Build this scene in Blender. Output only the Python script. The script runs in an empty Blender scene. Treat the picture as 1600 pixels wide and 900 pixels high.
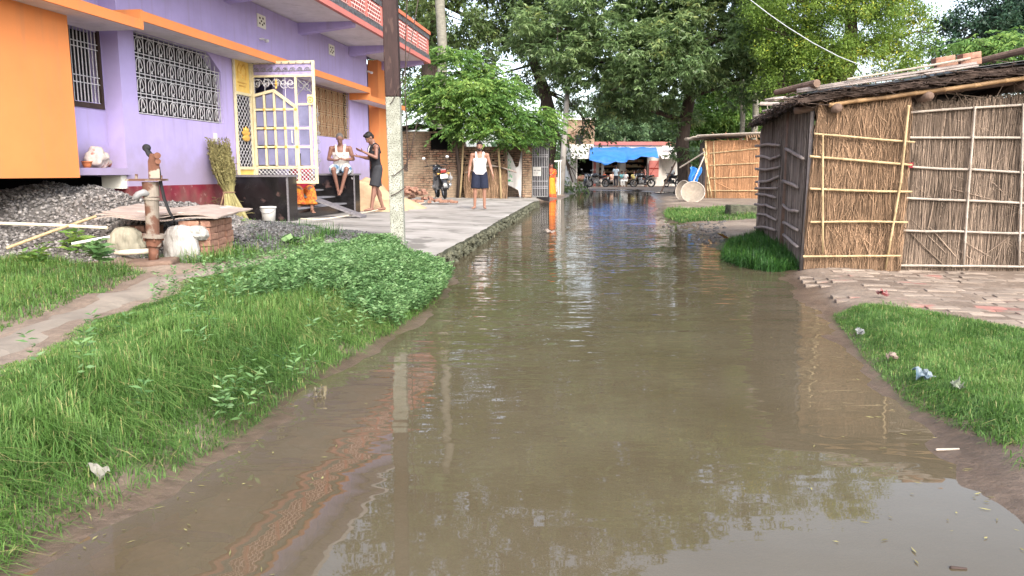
import bpy, math, random
import numpy as np
from math import sin, cos, pi, radians, atan, tan, sqrt, atan2
from mathutils import Vector, Matrix, Euler, noise
random.seed(7); RS = np.random.RandomState(7)
scene = bpy.context.scene
COL = scene.collection

# ---------------------------------------------------------------- camera, world, sun, exposure
F = 1200.0; PITCH = atan(180/F); CZ = 1.3
cam_d = bpy.data.cameras.new('camera'); cam = bpy.data.objects.new('camera', cam_d); COL.objects.link(cam)
cam.location = (0, 0, CZ); cam.rotation_euler = (pi/2 - PITCH, 0, 0)
cam_d.sensor_width = 36; cam_d.lens = 36*F/1600; cam_d.clip_end = 3000; cam_d.clip_start = 0.05
scene.camera = cam
SUN_EL, SUN_AZ = 40, 160          # degrees; azimuth clockwise from +Y
wd = bpy.data.worlds.new('World'); scene.world = wd; wd.use_nodes = True
nt = wd.node_tree; bg = nt.nodes['Background']
sky = nt.nodes.new('ShaderNodeTexSky'); sky.sky_type = 'NISHITA'; sky.sun_disc = False
sky.sun_elevation = radians(SUN_EL); sky.sun_rotation = radians(SUN_AZ); sky.dust_density = 4.0; sky.air_density = 1.0
hs = nt.nodes.new('ShaderNodeHueSaturation'); hs.inputs['Saturation'].default_value = 0.60; hs.inputs['Value'].default_value = 4.1
nt.links.new(sky.outputs[0], hs.inputs['Color']); nt.links.new(hs.outputs[0], bg.inputs[0])
bg.inputs[1].default_value = 0.15
sl = bpy.data.lights.new('sun', 'SUN'); sl.energy = 2.1; sl.angle = radians(12); sl.color = (1, 0.95, 0.87)
so = bpy.data.objects.new('sun', sl); COL.objects.link(so)
sd = Vector((sin(radians(SUN_AZ))*cos(radians(SUN_EL)), cos(radians(SUN_AZ))*cos(radians(SUN_EL)), sin(radians(SUN_EL))))
so.rotation_euler = sd.to_track_quat('Z', 'Y').to_euler()
scene.view_settings.view_transform = 'Standard'; scene.view_settings.look = 'None'
scene.view_settings.gamma = 1; scene.view_settings.use_curve_mapping = False
scene.view_settings.exposure = -0.09
scene.cycles.max_bounces = 6; scene.cycles.transparent_max_bounces = 8; scene.cycles.diffuse_bounces = 3

# ---------------------------------------------------------------- measuring: picture point -> real place
def ray(px, py):
    a = (px-800)/F; b = (450-py)/F
    return Vector((a, b*sin(PITCH)+cos(PITCH), b*cos(PITCH)-sin(PITCH)))
def G(px, py, z=0.12):
    d = ray(px, py); t = (z-CZ)/d.z; return Vector((d.x*t, d.y*t, z))
def D(px, py, Y):
    d = ray(px, py); t = Y/d.y; return Vector((d.x*t, Y, CZ+d.z*t))
WZ = 0.12                                     # water level
# ---------------------------------------------------------------- materials
def lnk(t, a, b): t.links.new(a, b)
def newmat(name):
    m = bpy.data.materials.new(name); m.use_nodes = True
    return m, m.node_tree, m.node_tree.nodes['Principled BSDF']
def mul(c, k): return (min(c[0]*k, 1), min(c[1]*k, 1), min(c[2]*k, 1), 1)
def mat(name, c, rough=0.8, ns=8.0, amt=0.25, bump=0.2, bs=40.0, bd=0.01, metal=0.0, c2=None, spec=0.3, var=0.0, stretch=None, detail=6, spots=None):
    """noise-mottled surface; c2 = second colour of the mottling, var = per element tone from the 'var' attribute"""
    m, t, b = newmat(name)
    tc = t.nodes.new('ShaderNodeTexCoord'); mp = t.nodes.new('ShaderNodeMapping'); lnk(t, tc.outputs['Object'], mp.inputs[0])
    if stretch: mp.inputs['Scale'].default_value = stretch
    n = t.nodes.new('ShaderNodeTexNoise'); n.inputs['Scale'].default_value = ns; n.inputs['Detail'].default_value = detail; n.inputs['Roughness'].default_value = .62
    lnk(t, mp.outputs[0], n.inputs['Vector'])
    r = t.nodes.new('ShaderNodeValToRGB'); r.color_ramp.elements[0].position = .32; r.color_ramp.elements[1].position = .68
    r.color_ramp.elements[0].color = mul(c, 1-amt); r.color_ramp.elements[1].color = mul(c2, 1) if c2 else mul(c, 1+amt*.6)
    lnk(t, n.outputs['Fac'], r.inputs[0]); out = r.outputs[0]
    if spots:
        n3 = t.nodes.new('ShaderNodeTexNoise'); n3.inputs['Scale'].default_value = spots[1]; n3.inputs['Detail'].default_value = 8
        lnk(t, mp.outputs[0], n3.inputs['Vector'])
        r3 = t.nodes.new('ShaderNodeValToRGB'); r3.color_ramp.elements[0].position = spots[2]; r3.color_ramp.elements[1].position = spots[2]+.06
        lnk(t, n3.outputs['Fac'], r3.inputs[0])
        mx = t.nodes.new('ShaderNodeMixRGB'); lnk(t, r3.outputs[0], mx.inputs[0]); lnk(t, out, mx.inputs[1]); mx.inputs[2].default_value = mul(spots[0], 1); out = mx.outputs[0]
    if var:
        at = t.nodes.new('ShaderNodeAttribute'); at.attribute_name = 'var'
        mr = t.nodes.new('ShaderNodeMapRange'); mr.inputs[3].default_value = 1-var; mr.inputs[4].default_value = 1+var*.7
        lnk(t, at.outputs['Fac'], mr.inputs[0])
        vm = t.nodes.new('ShaderNodeVectorMath'); vm.operation = 'SCALE'; lnk(t, out, vm.inputs[0]); lnk(t, mr.outputs[0], vm.inputs['Scale']); out = vm.outputs[0]
    lnk(t, out, b.inputs['Base Color'])
    b.inputs['Roughness'].default_value = rough; b.inputs['Metallic'].default_value = metal; b.inputs['Specular IOR Level'].default_value = spec
    if bump:
        n2 = t.nodes.new('ShaderNodeTexNoise'); n2.inputs['Scale'].default_value = bs; n2.inputs['Detail'].default_value = 5
        lnk(t, mp.outputs[0], n2.inputs['Vector'])
        bp = t.nodes.new('ShaderNodeBump'); bp.inputs['Strength'].default_value = bump; bp.inputs['Distance'].default_value = bd
        lnk(t, n2.outputs['Fac'], bp.inputs['Height']); lnk(t, bp.outputs[0], b.inputs['Normal'])
    return m
def leafmat(name, stops, rough=.45, trans=.35, spec=.4):
    m, t, b = newmat(name)
    at = t.nodes.new('ShaderNodeAttribute'); at.attribute_name = 'var'
    r = t.nodes.new('ShaderNodeValToRGB'); els = r.color_ramp.elements
    els[0].position = stops[0][0]; els[0].color = mul(stops[0][1], 1); els[1].position = stops[-1][0]; els[1].color = mul(stops[-1][1], 1)
    for p, c in stops[1:-1]: e = els.new(p); e.color = mul(c, 1)
    lnk(t, at.outputs['Fac'], r.inputs[0]); lnk(t, r.outputs[0], b.inputs['Base Color'])
    b.inputs['Roughness'].default_value = rough; b.inputs['Specular IOR Level'].default_value = spec
    tr = t.nodes.new('ShaderNodeBsdfTranslucent'); lnk(t, r.outputs[0], tr.inputs[0])
    mx = t.nodes.new('ShaderNodeMixShader'); mx.inputs[0].default_value = trans
    lnk(t, b.outputs[0], mx.inputs[1]); lnk(t, tr.outputs[0], mx.inputs[2]); lnk(t, mx.outputs[0], t.nodes['Material Output'].inputs[0])
    return m
def brickmat(name, c1, c2, mortar, sc=1.0, bw=.24, rh=.085, ms=.012, bump=.6, axis='XZ', mott=.5, dist=.02, stain=None):
    m, t, b = newmat(name)
    tc = t.nodes.new('ShaderNodeTexCoord'); sp = t.nodes.new('ShaderNodeSeparateXYZ'); cb = t.nodes.new('ShaderNodeCombineXYZ')
    lnk(t, tc.outputs['Object'], sp.inputs[0])
    lnk(t, sp.outputs[axis[0]], cb.inputs[0]); lnk(t, sp.outputs[axis[1]], cb.inputs[1])
    nz = t.nodes.new('ShaderNodeTexNoise'); nz.inputs['Scale'].default_value = 5; lnk(t, tc.outputs['Object'], nz.inputs['Vector'])
    sc1 = t.nodes.new('ShaderNodeVectorMath'); sc1.operation = 'MULTIPLY_ADD'; sc1.inputs[1].default_value = (dist*2, dist*2, 0)
    lnk(t, nz.outputs['Color'], sc1.inputs[0]); lnk(t, cb.outputs[0], sc1.inputs[2])
    bt = t.nodes.new('ShaderNodeTexBrick'); lnk(t, sc1.outputs[0], bt.inputs['Vector'])
    bt.inputs['Scale'].default_value = sc; bt.inputs['Brick Width'].default_value = bw; bt.inputs['Row Height'].default_value = rh
    bt.inputs['Mortar Size'].default_value = ms; bt.inputs['Mortar Smooth'].default_value = .3; bt.inputs['Bias'].default_value = -.1
    bt.inputs['Color1'].default_value = mul(c1, 1); bt.inputs['Color2'].default_value = mul(c2, 1); bt.inputs['Mortar'].default_value = mul(mortar, 1)
    n = t.nodes.new('ShaderNodeTexNoise'); n.inputs['Scale'].default_value = 7; n.inputs['Detail'].default_value = 8; lnk(t, tc.outputs['Object'], n.inputs['Vector'])
    r = t.nodes.new('ShaderNodeValToRGB'); r.color_ramp.elements[0].position = .3; r.color_ramp.elements[1].position = .7
    r.color_ramp.elements[0].color = (1-mott, 1-mott, 1-mott, 1); r.color_ramp.elements[1].color = (1.15, 1.15, 1.15, 1)
    lnk(t, n.outputs['Fac'], r.inputs[0])
    mx = t.nodes.new('ShaderNodeMixRGB'); mx.blend_type = 'MULTIPLY'; mx.inputs[0].default_value = 1
    lnk(t, bt.outputs['Color'], mx.inputs[1]); lnk(t, r.outputs[0], mx.inputs[2]); out = mx.outputs[0]
    if stain:
        n3 = t.nodes.new('ShaderNodeTexNoise'); n3.inputs['Scale'].default_value = .9; n3.inputs['Detail'].default_value = 6; lnk(t, tc.outputs['Object'], n3.inputs['Vector'])
        r3 = t.nodes.new('ShaderNodeValToRGB'); r3.color_ramp.elements[0].position = .42; r3.color_ramp.elements[1].position = .6; lnk(t, n3.outputs['Fac'], r3.inputs[0])
        m2 = t.nodes.new('ShaderNodeMixRGB'); m2.inputs[2].default_value = mul(stain, 1); lnk(t, out, m2.inputs[1])
        ml = t.nodes.new('ShaderNodeMath'); ml.operation = 'MULTIPLY'; ml.inputs[1].default_value = .7; lnk(t, r3.outputs[0], ml.inputs[0]); lnk(t, ml.outputs[0], m2.inputs[0]); out = m2.outputs[0]
    lnk(t, out, b.inputs['Base Color']); b.inputs['Roughness'].default_value = .92; b.inputs['Specular IOR Level'].default_value = .15
    bp = t.nodes.new('ShaderNodeBump'); bp.inputs['Strength'].default_value = bump; bp.inputs['Distance'].default_value = .02; bp.invert = True
    lnk(t, bt.outputs['Fac'], bp.inputs['Height']); lnk(t, bp.outputs[0], b.inputs['Normal'])
    return m

M = {}
M['purple'] = mat('purple_paint', (.40, .335, .59), .75, 1.3, .10, .12, 60, .004, spots=((.38, .33, .55), 2.2, .66))
M['orange'] = mat('orange_paint', (.70, .245, .078), .7, 1.2, .08, .12, 60, .004)
M['ceil'] = mat('soffit_paint', (.62, .58, .60), .85, 2, .12, .1)
M['maroon'] = mat('maroon_paint', (.19, .018, .035), .6, 4, .35, .15, spots=((.30, .12, .13), 9, .62))
M['cream'] = mat('cream_enamel', (.64, .56, .36), .45, 9, .15, .0, spots=((.30, .18, .10), 20, .70))
M['creamw'] = mat('pale_plaster', (.72, .70, .62), .8, 4, .12)
M['yellow'] = mat('yellow_enamel', (.74, .50, .13), .5, 6, .12, .0)
M['gold'] = mat('gold_paint', (.70, .42, .10), .4, 6, .15, .0, metal=.3)
M['glass'] = mat('lilac_pane', (.20, .20, .32), .12, 3, .25, .0, spec=.6)
M['scroll'] = mat('lilac_panel', (.36, .31, .52), .5, 20, .25, .1)
M['iron'] = mat('whitewashed_iron', (.52, .51, .53), .6, 15, .25, .0)
M['dkiron'] = mat('dark_iron', (.03, .028, .028), .6, 15, .3, .0)
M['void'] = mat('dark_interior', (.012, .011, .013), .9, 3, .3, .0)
M['dkwood'] = mat('dark_window_wood', (.045, .028, .022), .7, 10, .3, .1)
M['shutter'] = mat('brown_shutter', (.33, .17, .085), .6, 12, .35, .2, stretch=(8, 8, 1))
M['granite'] = mat('black_granite', (.012, .011, .012), .18, 6, .5, .0, spec=.5, spots=((.10, .06, .055), 3.2, .62))
M['granite_edge'] = mat('grey_granite_edge', (.16, .15, .16), .5, 30, .3, .1)
M['tread'] = mat('grey_stone_tread', (.19, .19, .21), .5, 12, .25, .1)
M['salmon'] = mat('salmon_paint', (.46, .15, .13), .65, 4, .12, .05)
M['redtop'] = mat('vermilion_paint', (.55, .16, .09), .65, 4, .12, .05)
M['marble'] = mat('black_marbled_paint', (.015, .014, .02), .4, 16, .3, .0, c2=(.17, .17, .19), detail=3)
M['concrete'] = mat('worn_concrete', (.245, .225, .20), .85, .9, .25, .35, 25, .012, c2=(.37, .35, .325), spots=((.16, .15, .135), 1.7, .56))
M['moss'] = mat('mossy_concrete', (.045, .05, .03), .8, 7, .5, .8, 30, .03, c2=(.12, .12, .08))
M['polec'] = mat('flaking_whitewash', (.25, .26, .21), .8, 5, .25, .3, 30, .01, c2=(.37,.38,.33), spots=((.10, .10, .075), 80, .53))
M['poleb'] = mat('dark_brown_pole_paint', (.034, .018, .017), .7, 5, .35, .3, 30, .01, spots=((.06, .035, .03), 9, .60), stretch=(3, 3, .6))
M['rust'] = mat('rusty_iron', (.15, .065, .04), .75, 9, .4, .4, 50, .006, spots=((.30, .26, .21), 6, .55))
M['pump'] = mat('faded_pump_paint', (.23, .195, .16), .7, 7, .3, .35, 50, .006, spots=((.115, .055, .036), 6, .50))
M['greyiron'] = mat('grey_iron', (.22, .22, .22), .6, 10, .3, .2)
M['brick'] = mat('fired_brick', (.26, .125, .09), .9, 14, .35, .5, 50, .01, var=.35, c2=(.38, .22, .155))
M['sack'] = mat('dirty_white_sack', (.33, .32, .30), .7, 5, .3, .8, 9, .06, stretch=(1.4, 1.4, .5))
M['sack2'] = mat('soiled_sack', (.28, .26, .20), .75, 5, .3, .8, 9, .05, stretch=(1.4,1.4,.5))
M['sheet'] = mat('weathered_cement_sheet', (.33, .27, .235), .85, 5, .22, .3, 30, .01, spots=((.50, .46, .42), 4, .62))
M['stone'] = mat('grey_gravel', (.215, .20, .19), .85, 30, .35, .3, 60, .01, var=.65)
M['stonefill'] = mat('gravel_dust', (.10, .092, .086), .95, 20, .4, .5)
M['sand'] = mat('tan_sand', (.46, .32, .19), .95, 3, .2, .6, 14, .04)
M['bamboo'] = mat('bamboo', (.36, .26, .145), .6, 5, .25, .2, stretch=(3, 3, 1), c2=(.50, .38, .21))
M['bambood'] = mat('smoked_bamboo', (.20, .12, .065), .65, 5, .25, .2, c2=(.34, .21, .10))
M['stoned'] = mat('dark_gravel', (.12, .12, .12), .85, 30, .35, .3, 60, .01, var=.65)
M['bamboog'] = mat('grey_bamboo', (.36, .31, .26), .75, 6, .25, .2)
M['stickg'] = mat('weathered_stick', (.27, .23, .21), .85, 8, .3, .3)
M['reedg'] = mat('grey_reed', (.245, .185, .14), .9, 3, .25, .0, var=.6, spec=.12)
M['reedd'] = mat('dark_grey_reed', (.23, .19, .17), .9, 3, .25, .0, var=.6, spec=.12)
M['straw'] = mat('golden_straw', (.285, .185, .115), .85, 3, .25, .0, var=.6, spec=.15)
M['reedo'] = mat('orange_reed', (.50, .27, .14), .85, 2, .18, .0, var=.4, spec=.15)
M['backing'] = mat('reed_shade_core', (.035, .025, .018), .95, 9, .3, .0)
M['log'] = mat('barked_log', (.15, .10, .075), .9, 8, .35, .5, 20, .02)
M['thatch'] = mat('old_thatch', (.072, .05, .04), .95, 14, .45, .3, var=.6)
M['tin'] = mat('dull_tin', (.12, .12, .125), .5, 3, .3, .1, metal=.3)
M['blackpoly'] = mat('black_plastic_sheet', (.012, .012, .014), .35, 4, .3, .5, 12, .03)
M['white'] = mat('white_plastic', (.58, .57, .54), .45, 6, .12, .0)
M['pvc'] = mat('cream_pipe', (.68, .60, .47), .45, 6, .12, .0)
M['cable'] = mat('pale_cable', (.50, .52, .52), .6, 6, .1, .0)
M['wire'] = mat('dark_wire', (.05, .035, .03), .6, 6, .2, .0)
M['skin'] = mat('brown_skin', (.27, .14, .095), .5, 12, .12, .0, spec=.35)
M['skin2'] = mat('deep_brown_skin', (.20, .10, .072), .5, 12, .12, .0, spec=.35)
M['hair'] = mat('black_hair', (.010, .008, .008), .6, 60, .3, .3, 120, .004)
M['greyhair'] = mat('cropped_grey_hair', (.10, .09, .085), .8, 60, .4, .3, 120, .004)
M['vest'] = mat('white_cotton', (.60, .58, .57), .9, 9, .06, .25, 18, .012)
M['vest2'] = mat('off_white_cotton', (.60, .55, .50), .9, 7, .14, .3, 18, .014)
M['navy'] = mat('navy_cotton', (.010, .014, .032), .85, 8, .3, .3, 18, .014)
M['charc'] = mat('charcoal_cotton', (.03, .031, .036), .85, 8, .3, .3, 18, .014)
M['tangrille'] = mat('tan_painted_iron', (.42, .31, .19), .6, 15, .25, .0)
M['blackc'] = mat('black_cotton', (.014, .014, .017), .85, 8, .3, .3, 18, .014)
M['blackrub'] = mat('black_rubber', (.015, .015, .016), .75, 15, .3, .2)
M['blackpaint'] = mat('black_gloss', (.010, .010, .012), .2, 6, .2, .0, spec=.6)
M['chrome'] = mat('scuffed_chrome', (.45, .45, .46), .3, 8, .2, .0, metal=.9)
M['redlens'] = mat('red_lens', (.22, .02, .015), .2, 5, .2, .0, spec=.6)
M['tarpblue'] = mat('blue_tarpaulin', (.03, .17, .50), .45, 3, .18, .5, 4, .06)
M['wall_white'] = mat('dirty_white_wall', (.62, .58, .53), .85, 2, .2, .1)
M['wood'] = mat('grey_brown_wood', (.20, .14, .09), .85, 6, .3, .3, stretch=(1, 1, 5))
M['trunkp'] = mat('pale_grey_bark', (.20, .19, .155), .9, 5, .3, .5, 14, .03, stretch=(1, 1, 3))
M['bark'] = mat('dark_bark', (.075, .055, .045), .95, 4, .4, .8, 10, .05, stretch=(3, 3, .6))
M['barkl'] = mat('split_pale_bark', (.20, .145, .105), .95, 4, .4, .8, 10, .05, stretch=(3, 3, .6))
M['brickwall'] = brickmat('old_clay_brickwork', (.36, .25, .17), (.27, .13, .085), (.07, .055, .045), stain=(.36, .28, .195), dist=.045, ms=.016, mott=.6)
M['lattice'] = brickmat('pink_lattice_block', (.22, .05, .04), (.25, .06, .05), (.85, .58, .54), bw=.155, rh=.088, ms=.011, bump=.5, dist=0, mott=.1)
M['leaf_mango'] = leafmat('mango_leaf', [(0, (.06, .11, .04)), (.5, (.175, .27, .105)), (.85, (.29, .39, .16)), (1, (.42, .46, .15))], .36, .45, .6)
M['leaf_bright'] = leafmat('bright_leaf', [(0, (.05, .12, .025)), (.5, (.12, .235, .05)), (1, (.28, .40, .09))], .5, .4)
M['leaf_neem'] = leafmat('neem_leaf', [(0, (.065, .125, .02)), (.5, (.16, .26, .045)), (.87, (.28, .38, .065)), (1, (.60, .54, .05))], .5, .45)
M['leaf_dark'] = leafmat('dark_leaf', [(0, (.045, .08, .027)), (.6, (.11, .17, .055)), (1, (.23, .29, .10))], .45, .22)
M['leaf_blue'] = leafmat('blue_green_leaf', [(0, (.015, .04, .025)), (.6, (.035, .08, .045)), (1, (.07, .14, .075))], .45, .2)
M['leaf_far'] = leafmat('far_leaf', [(0, (.05, .10, .05)), (.6, (.11, .19, .085)), (1, (.20, .30, .12))], .6, .35)
M['grass'] = leafmat('grass_blade', [(0, (.045, .105, .022)), (.5, (.105, .215, .045)), (.9, (.19, .31, .08)), (1, (.36, .34, .14))], .5, .4)
M['grassd'] = leafmat('deep_grass_blade', [(0, (.018, .065, .012)), (.6, (.045, .135, .022)), (1, (.09, .20, .035))], .5, .35)
M['weed'] = leafmat('weed_leaf', [(0, (.045, .11, .035)), (.5, (.11, .22, .075)), (1, (.23, .36, .15))], .45, .35)
M['drystalk'] = leafmat('dry_stalk', [(0, (.13, .11, .045)), (.5, (.30, .27, .11)), (1, (.52, .46, .22))], .8, .2)

def weather(m, amount=.35, zlow=1.2, dirt=(.20,.15,.11)):
    """rain streaks down the paint and splashed mud near the ground (house frame z = height)"""
    t = m.node_tree; b = t.nodes['Principled BSDF']; src = b.inputs['Base Color'].links[0].from_socket
    tc = t.nodes.new('ShaderNodeTexCoord'); mp = t.nodes.new('ShaderNodeMapping'); mp.inputs['Scale'].default_value = (5, 5, .35); lnk(t, tc.outputs['Object'], mp.inputs[0])
    n = t.nodes.new('ShaderNodeTexNoise'); n.inputs['Scale'].default_value = 1.6; n.inputs['Detail'].default_value = 7; lnk(t, mp.outputs[0], n.inputs['Vector'])
    r = t.nodes.new('ShaderNodeMapRange'); r.inputs[1].default_value = .52; r.inputs[2].default_value = .75; r.inputs[4].default_value = amount; lnk(t, n.outputs['Fac'], r.inputs[0])
    n2 = t.nodes.new('ShaderNodeTexNoise'); n2.inputs['Scale'].default_value = 3.5; n2.inputs['Detail'].default_value = 9; lnk(t, tc.outputs['Object'], n2.inputs['Vector'])
    sp = t.nodes.new('ShaderNodeSeparateXYZ'); lnk(t, tc.outputs['Object'], sp.inputs[0])
    ad = t.nodes.new('ShaderNodeMath'); ad.operation = 'MULTIPLY_ADD'; ad.inputs[1].default_value = -.9; lnk(t, n2.outputs['Fac'], ad.inputs[0]); lnk(t, sp.outputs['Z'], ad.inputs[2])
    z = t.nodes.new('ShaderNodeMapRange'); z.inputs[1].default_value = zlow-.75; z.inputs[2].default_value = zlow-.25; z.inputs[3].default_value = .6; z.inputs[4].default_value = 0; lnk(t, ad.outputs[0], z.inputs[0])
    mx = t.nodes.new('ShaderNodeMath'); mx.operation = 'MAXIMUM'; lnk(t, r.outputs[0], mx.inputs[0]); lnk(t, z.outputs[0], mx.inputs[1])
    cm = t.nodes.new('ShaderNodeMixRGB'); cm.inputs[2].default_value = mul(dirt, 1); lnk(t, mx.outputs[0], cm.inputs[0]); lnk(t, src, cm.inputs[1]); lnk(t, cm.outputs[0], b.inputs['Base Color'])
weather(M['purple'], .34, 1.6, (.27,.22,.25)); weather(M['orange'], .26, 1.0, (.38,.2,.12)); weather(M['maroon'], .3, .9); weather(M['ceil'], .3, 0, (.3,.27,.25)); weather(M['salmon'], .25, 0)
# ---------------------------------------------------------------- object helpers
def tag(o, label=None, cat=None, group=None, kind=None):
    if label: o['label'] = label
    if cat: o['category'] = cat
    if group: o['group'] = group
    if kind: o['kind'] = kind
    return o
def empty(name, loc, rz=0, label=None, cat=None, group=None):
    o = bpy.data.objects.new(name, None); COL.objects.link(o); o.location = loc; o.rotation_euler = (0, 0, rz); o.empty_display_size = .1
    return tag(o, label, cat, group)
def children_of(o): return [c for c in bpy.data.objects if c.parent == o]
def copy_tree(o, parent=None):
    kids = children_of(o); c = o.copy(); COL.objects.link(c)
    if parent: c.parent = parent
    for k in kids: copy_tree(k, c)
    return c
class MB:
    def __init__(s, T=None): s.v = []; s.f = []; s.vr = []; s.T = T or Matrix(); s.cv = .5
    def add(s, vs, fs):
        n = len(s.v); s.v += [tuple(s.T @ Vector(v)) for v in vs]; s.f += [tuple(i+n for i in f) for f in fs]; s.vr += [s.cv]*len(fs); return s
    def box(s, a, b, R=None, c=None):
        x0, y0, z0 = a; x1, y1, z1 = b
        vs = [Vector(p) for p in [(x0,y0,z0),(x1,y0,z0),(x1,y1,z0),(x0,y1,z0),(x0,y0,z1),(x1,y0,z1),(x1,y1,z1),(x0,y1,z1)]]
        if R is not None: vs = [R @ v + Vector(c or (0,0,0)) for v in vs]
        return s.add(vs, [(3,2,1,0),(4,5,6,7),(0,1,5,4),(1,2,6,5),(2,3,7,6),(3,0,4,7)])
    def cbox(s, c, size, R=None):
        h = [q/2 for q in size]; return s.box((-h[0],-h[1],-h[2]), (h[0],h[1],h[2]), R or Matrix.Identity(3), c)
    def tube(s, pts, rs, n=8, cap=True, flat=1.0):
        pts = [Vector(p) for p in pts]
        if not hasattr(rs, '__len__'): rs = [rs]*len(pts)
        rings = []; up = None
        for i, p in enumerate(pts):
            d = (pts[min(i+1, len(pts)-1)] - pts[max(i-1, 0)])
            if d.length < 1e-9: d = Vector((0,0,1))
            d.normalize()
            if up is None: up = Vector((0,0,1)) if abs(d.z) < .95 else Vector((1,0,0))
            a = d.cross(up); a.normalize(); b = a.cross(d); up = b.copy()
            rings.append([p + a*rs[i]*cos(2*pi*k/n) + b*rs[i]*flat*sin(2*pi*k/n) for k in range(n)])
        vs = [q for r in rings for q in r]; fs = []
        for i in range(len(pts)-1):
            for k in range(n): fs.append((i*n+k, i*n+(k+1)%n, (i+1)*n+(k+1)%n, (i+1)*n+k))
        if cap: fs.append(tuple(range(n-1, -1, -1))); fs.append(tuple((len(pts)-1)*n+k for k in range(n)))
        return s.add(vs, fs)
    def lathe(s, prof, n=16, c=(0,0,0), R=None):
        R = R or Matrix.Identity(3); c = Vector(c); vs = []; fs = []
        for r, z in prof:
            for k in range(n): vs.append(R @ Vector((r*cos(2*pi*k/n), r*sin(2*pi*k/n), z)) + c)
        for i in range(len(prof)-1):
            for k in range(n): fs.append((i*n+k, i*n+(k+1)%n, (i+1)*n+(k+1)%n, (i+1)*n+k))
        if prof[0][0] > 1e-6: fs.append(tuple(range(n-1,-1,-1)))
        if prof[-1][0] > 1e-6: fs.append(tuple((len(prof)-1)*n+k for k in range(n)))
        return s.add(vs, fs)
    def ell(s, c, r, R=None, nu=14, nv=9):
        R = R or Matrix.Identity(3); c = Vector(c); vs = [R @ Vector((0,0,-r[2])) + c]; fs = []
        for i in range(1, nv):
            a = -pi/2 + pi*i/nv
            for k in range(nu): vs.append(R @ Vector((r[0]*cos(a)*cos(2*pi*k/nu), r[1]*cos(a)*sin(2*pi*k/nu), r[2]*sin(a))) + c)
        vs.append(R @ Vector((0,0,r[2])) + c)
        for k in range(nu): fs.append((0, 1+(k+1)%nu, 1+k))
        for i in range(nv-2):
            for k in range(nu): fs.append((1+i*nu+k, 1+i*nu+(k+1)%nu, 1+(i+1)*nu+(k+1)%nu, 1+(i+1)*nu+k))
        L = len(vs)-1
        for k in range(nu): fs.append((1+(nv-2)*nu+k, 1+(nv-2)*nu+(k+1)%nu, L))
        return s.add(vs, fs)
    def cap(s, p0, p1, r0, r1, n=12, flat=1.0):
        """tapered limb with rounded ends"""
        p0 = Vector(p0); p1 = Vector(p1); d = (p1-p0); L = d.length or 1e-6; d = d/L
        P = []; Rr = []
        for a in (-80, -50, -20): P.append(p0 + d*r0*sin(radians(a))); Rr.append(r0*cos(radians(a)))
        P.append(p0 + d*0.001); Rr.append(r0); P.append(p1 - d*0.001); Rr.append(r1)
        for a in (20, 50, 80): P.append(p1 + d*r1*sin(radians(a))); Rr.append(r1*cos(radians(a)))
        return s.tube(P, Rr, n, True, flat)
    def grid(s, fn, nu, nv):
        vs = [fn(i/nu, j/nv) for j in range(nv+1) for i in range(nu+1)]
        return s.add(vs, [(j*(nu+1)+i, j*(nu+1)+i+1, (j+1)*(nu+1)+i+1, (j+1)*(nu+1)+i) for j in range(nv) for i in range(nu)])
    def prism(s, poly, z0, z1):
        n = len(poly); vs = [(x, y, z0) for x, y in poly] + [(x, y, z1) for x, y in poly]
        return s.add(vs, [tuple(range(n-1,-1,-1)), tuple(range(n, 2*n))] + [(i, (i+1)%n, n+(i+1)%n, n+i) for i in range(n)])
    def build(s, name, m, parent=None, smooth=False, bevel=0, thick=0, loc=None):
        me = bpy.data.meshes.new(name); me.from_pydata(s.v, [], s.f); me.update()
        if isinstance(m, str): m = M[m]
        me.materials.append(m)
        a = me.attributes.new('var', 'FLOAT', 'FACE'); a.data.foreach_set('value', s.vr)
        if smooth: me.polygons.foreach_set('use_smooth', [True]*len(me.polygons))
        o = bpy.data.objects.new(name, me); COL.objects.link(o)
        if parent: o.parent = parent
        if loc is not None: o.location = loc
        if thick: md = o.modifiers.new('thick', 'SOLIDIFY'); md.thickness = thick; md.offset = 0
        if bevel: md = o.modifiers.new('bevel', 'BEVEL'); md.width = bevel; md.segments = 2; md.limit_method = 'ANGLE'
        return o
def npmesh(name, V, Fq, m, var=None, parent=None, smooth=False):
    """V (N,3), Fq (M,k) arrays -> one mesh; var = tone per face"""
    me = bpy.data.meshes.new(name); V = np.asarray(V, dtype=np.float32); Fq = np.asarray(Fq, dtype=np.int32); k = Fq.shape[1]
    me.vertices.add(len(V)); me.vertices.foreach_set('co', V.ravel())
    me.loops.add(Fq.size); me.loops.foreach_set('vertex_index', Fq.ravel())
    me.polygons.add(len(Fq)); me.polygons.foreach_set('loop_start', np.arange(0, Fq.size, k, dtype=np.int32))
    try: me.polygons.foreach_set('loop_total', np.full(len(Fq), k, dtype=np.int32))
    except Exception: pass
    if var is not None:
        a = me.attributes.new('var', 'FLOAT', 'FACE'); a.data.foreach_set('value', np.asarray(var, dtype=np.float32))
    me.update(calc_edges=True); me.validate()
    me.materials.append(M[m] if isinstance(m, str) else m)
    if smooth: me.polygons.foreach_set('use_smooth', np.ones(len(Fq), dtype=bool))
    o = bpy.data.objects.new(name, me); COL.objects.link(o)
    if parent: o.parent = parent
    return o
def unit(a): return a/np.maximum(np.linalg.norm(a, axis=1, keepdims=True), 1e-9)
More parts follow.
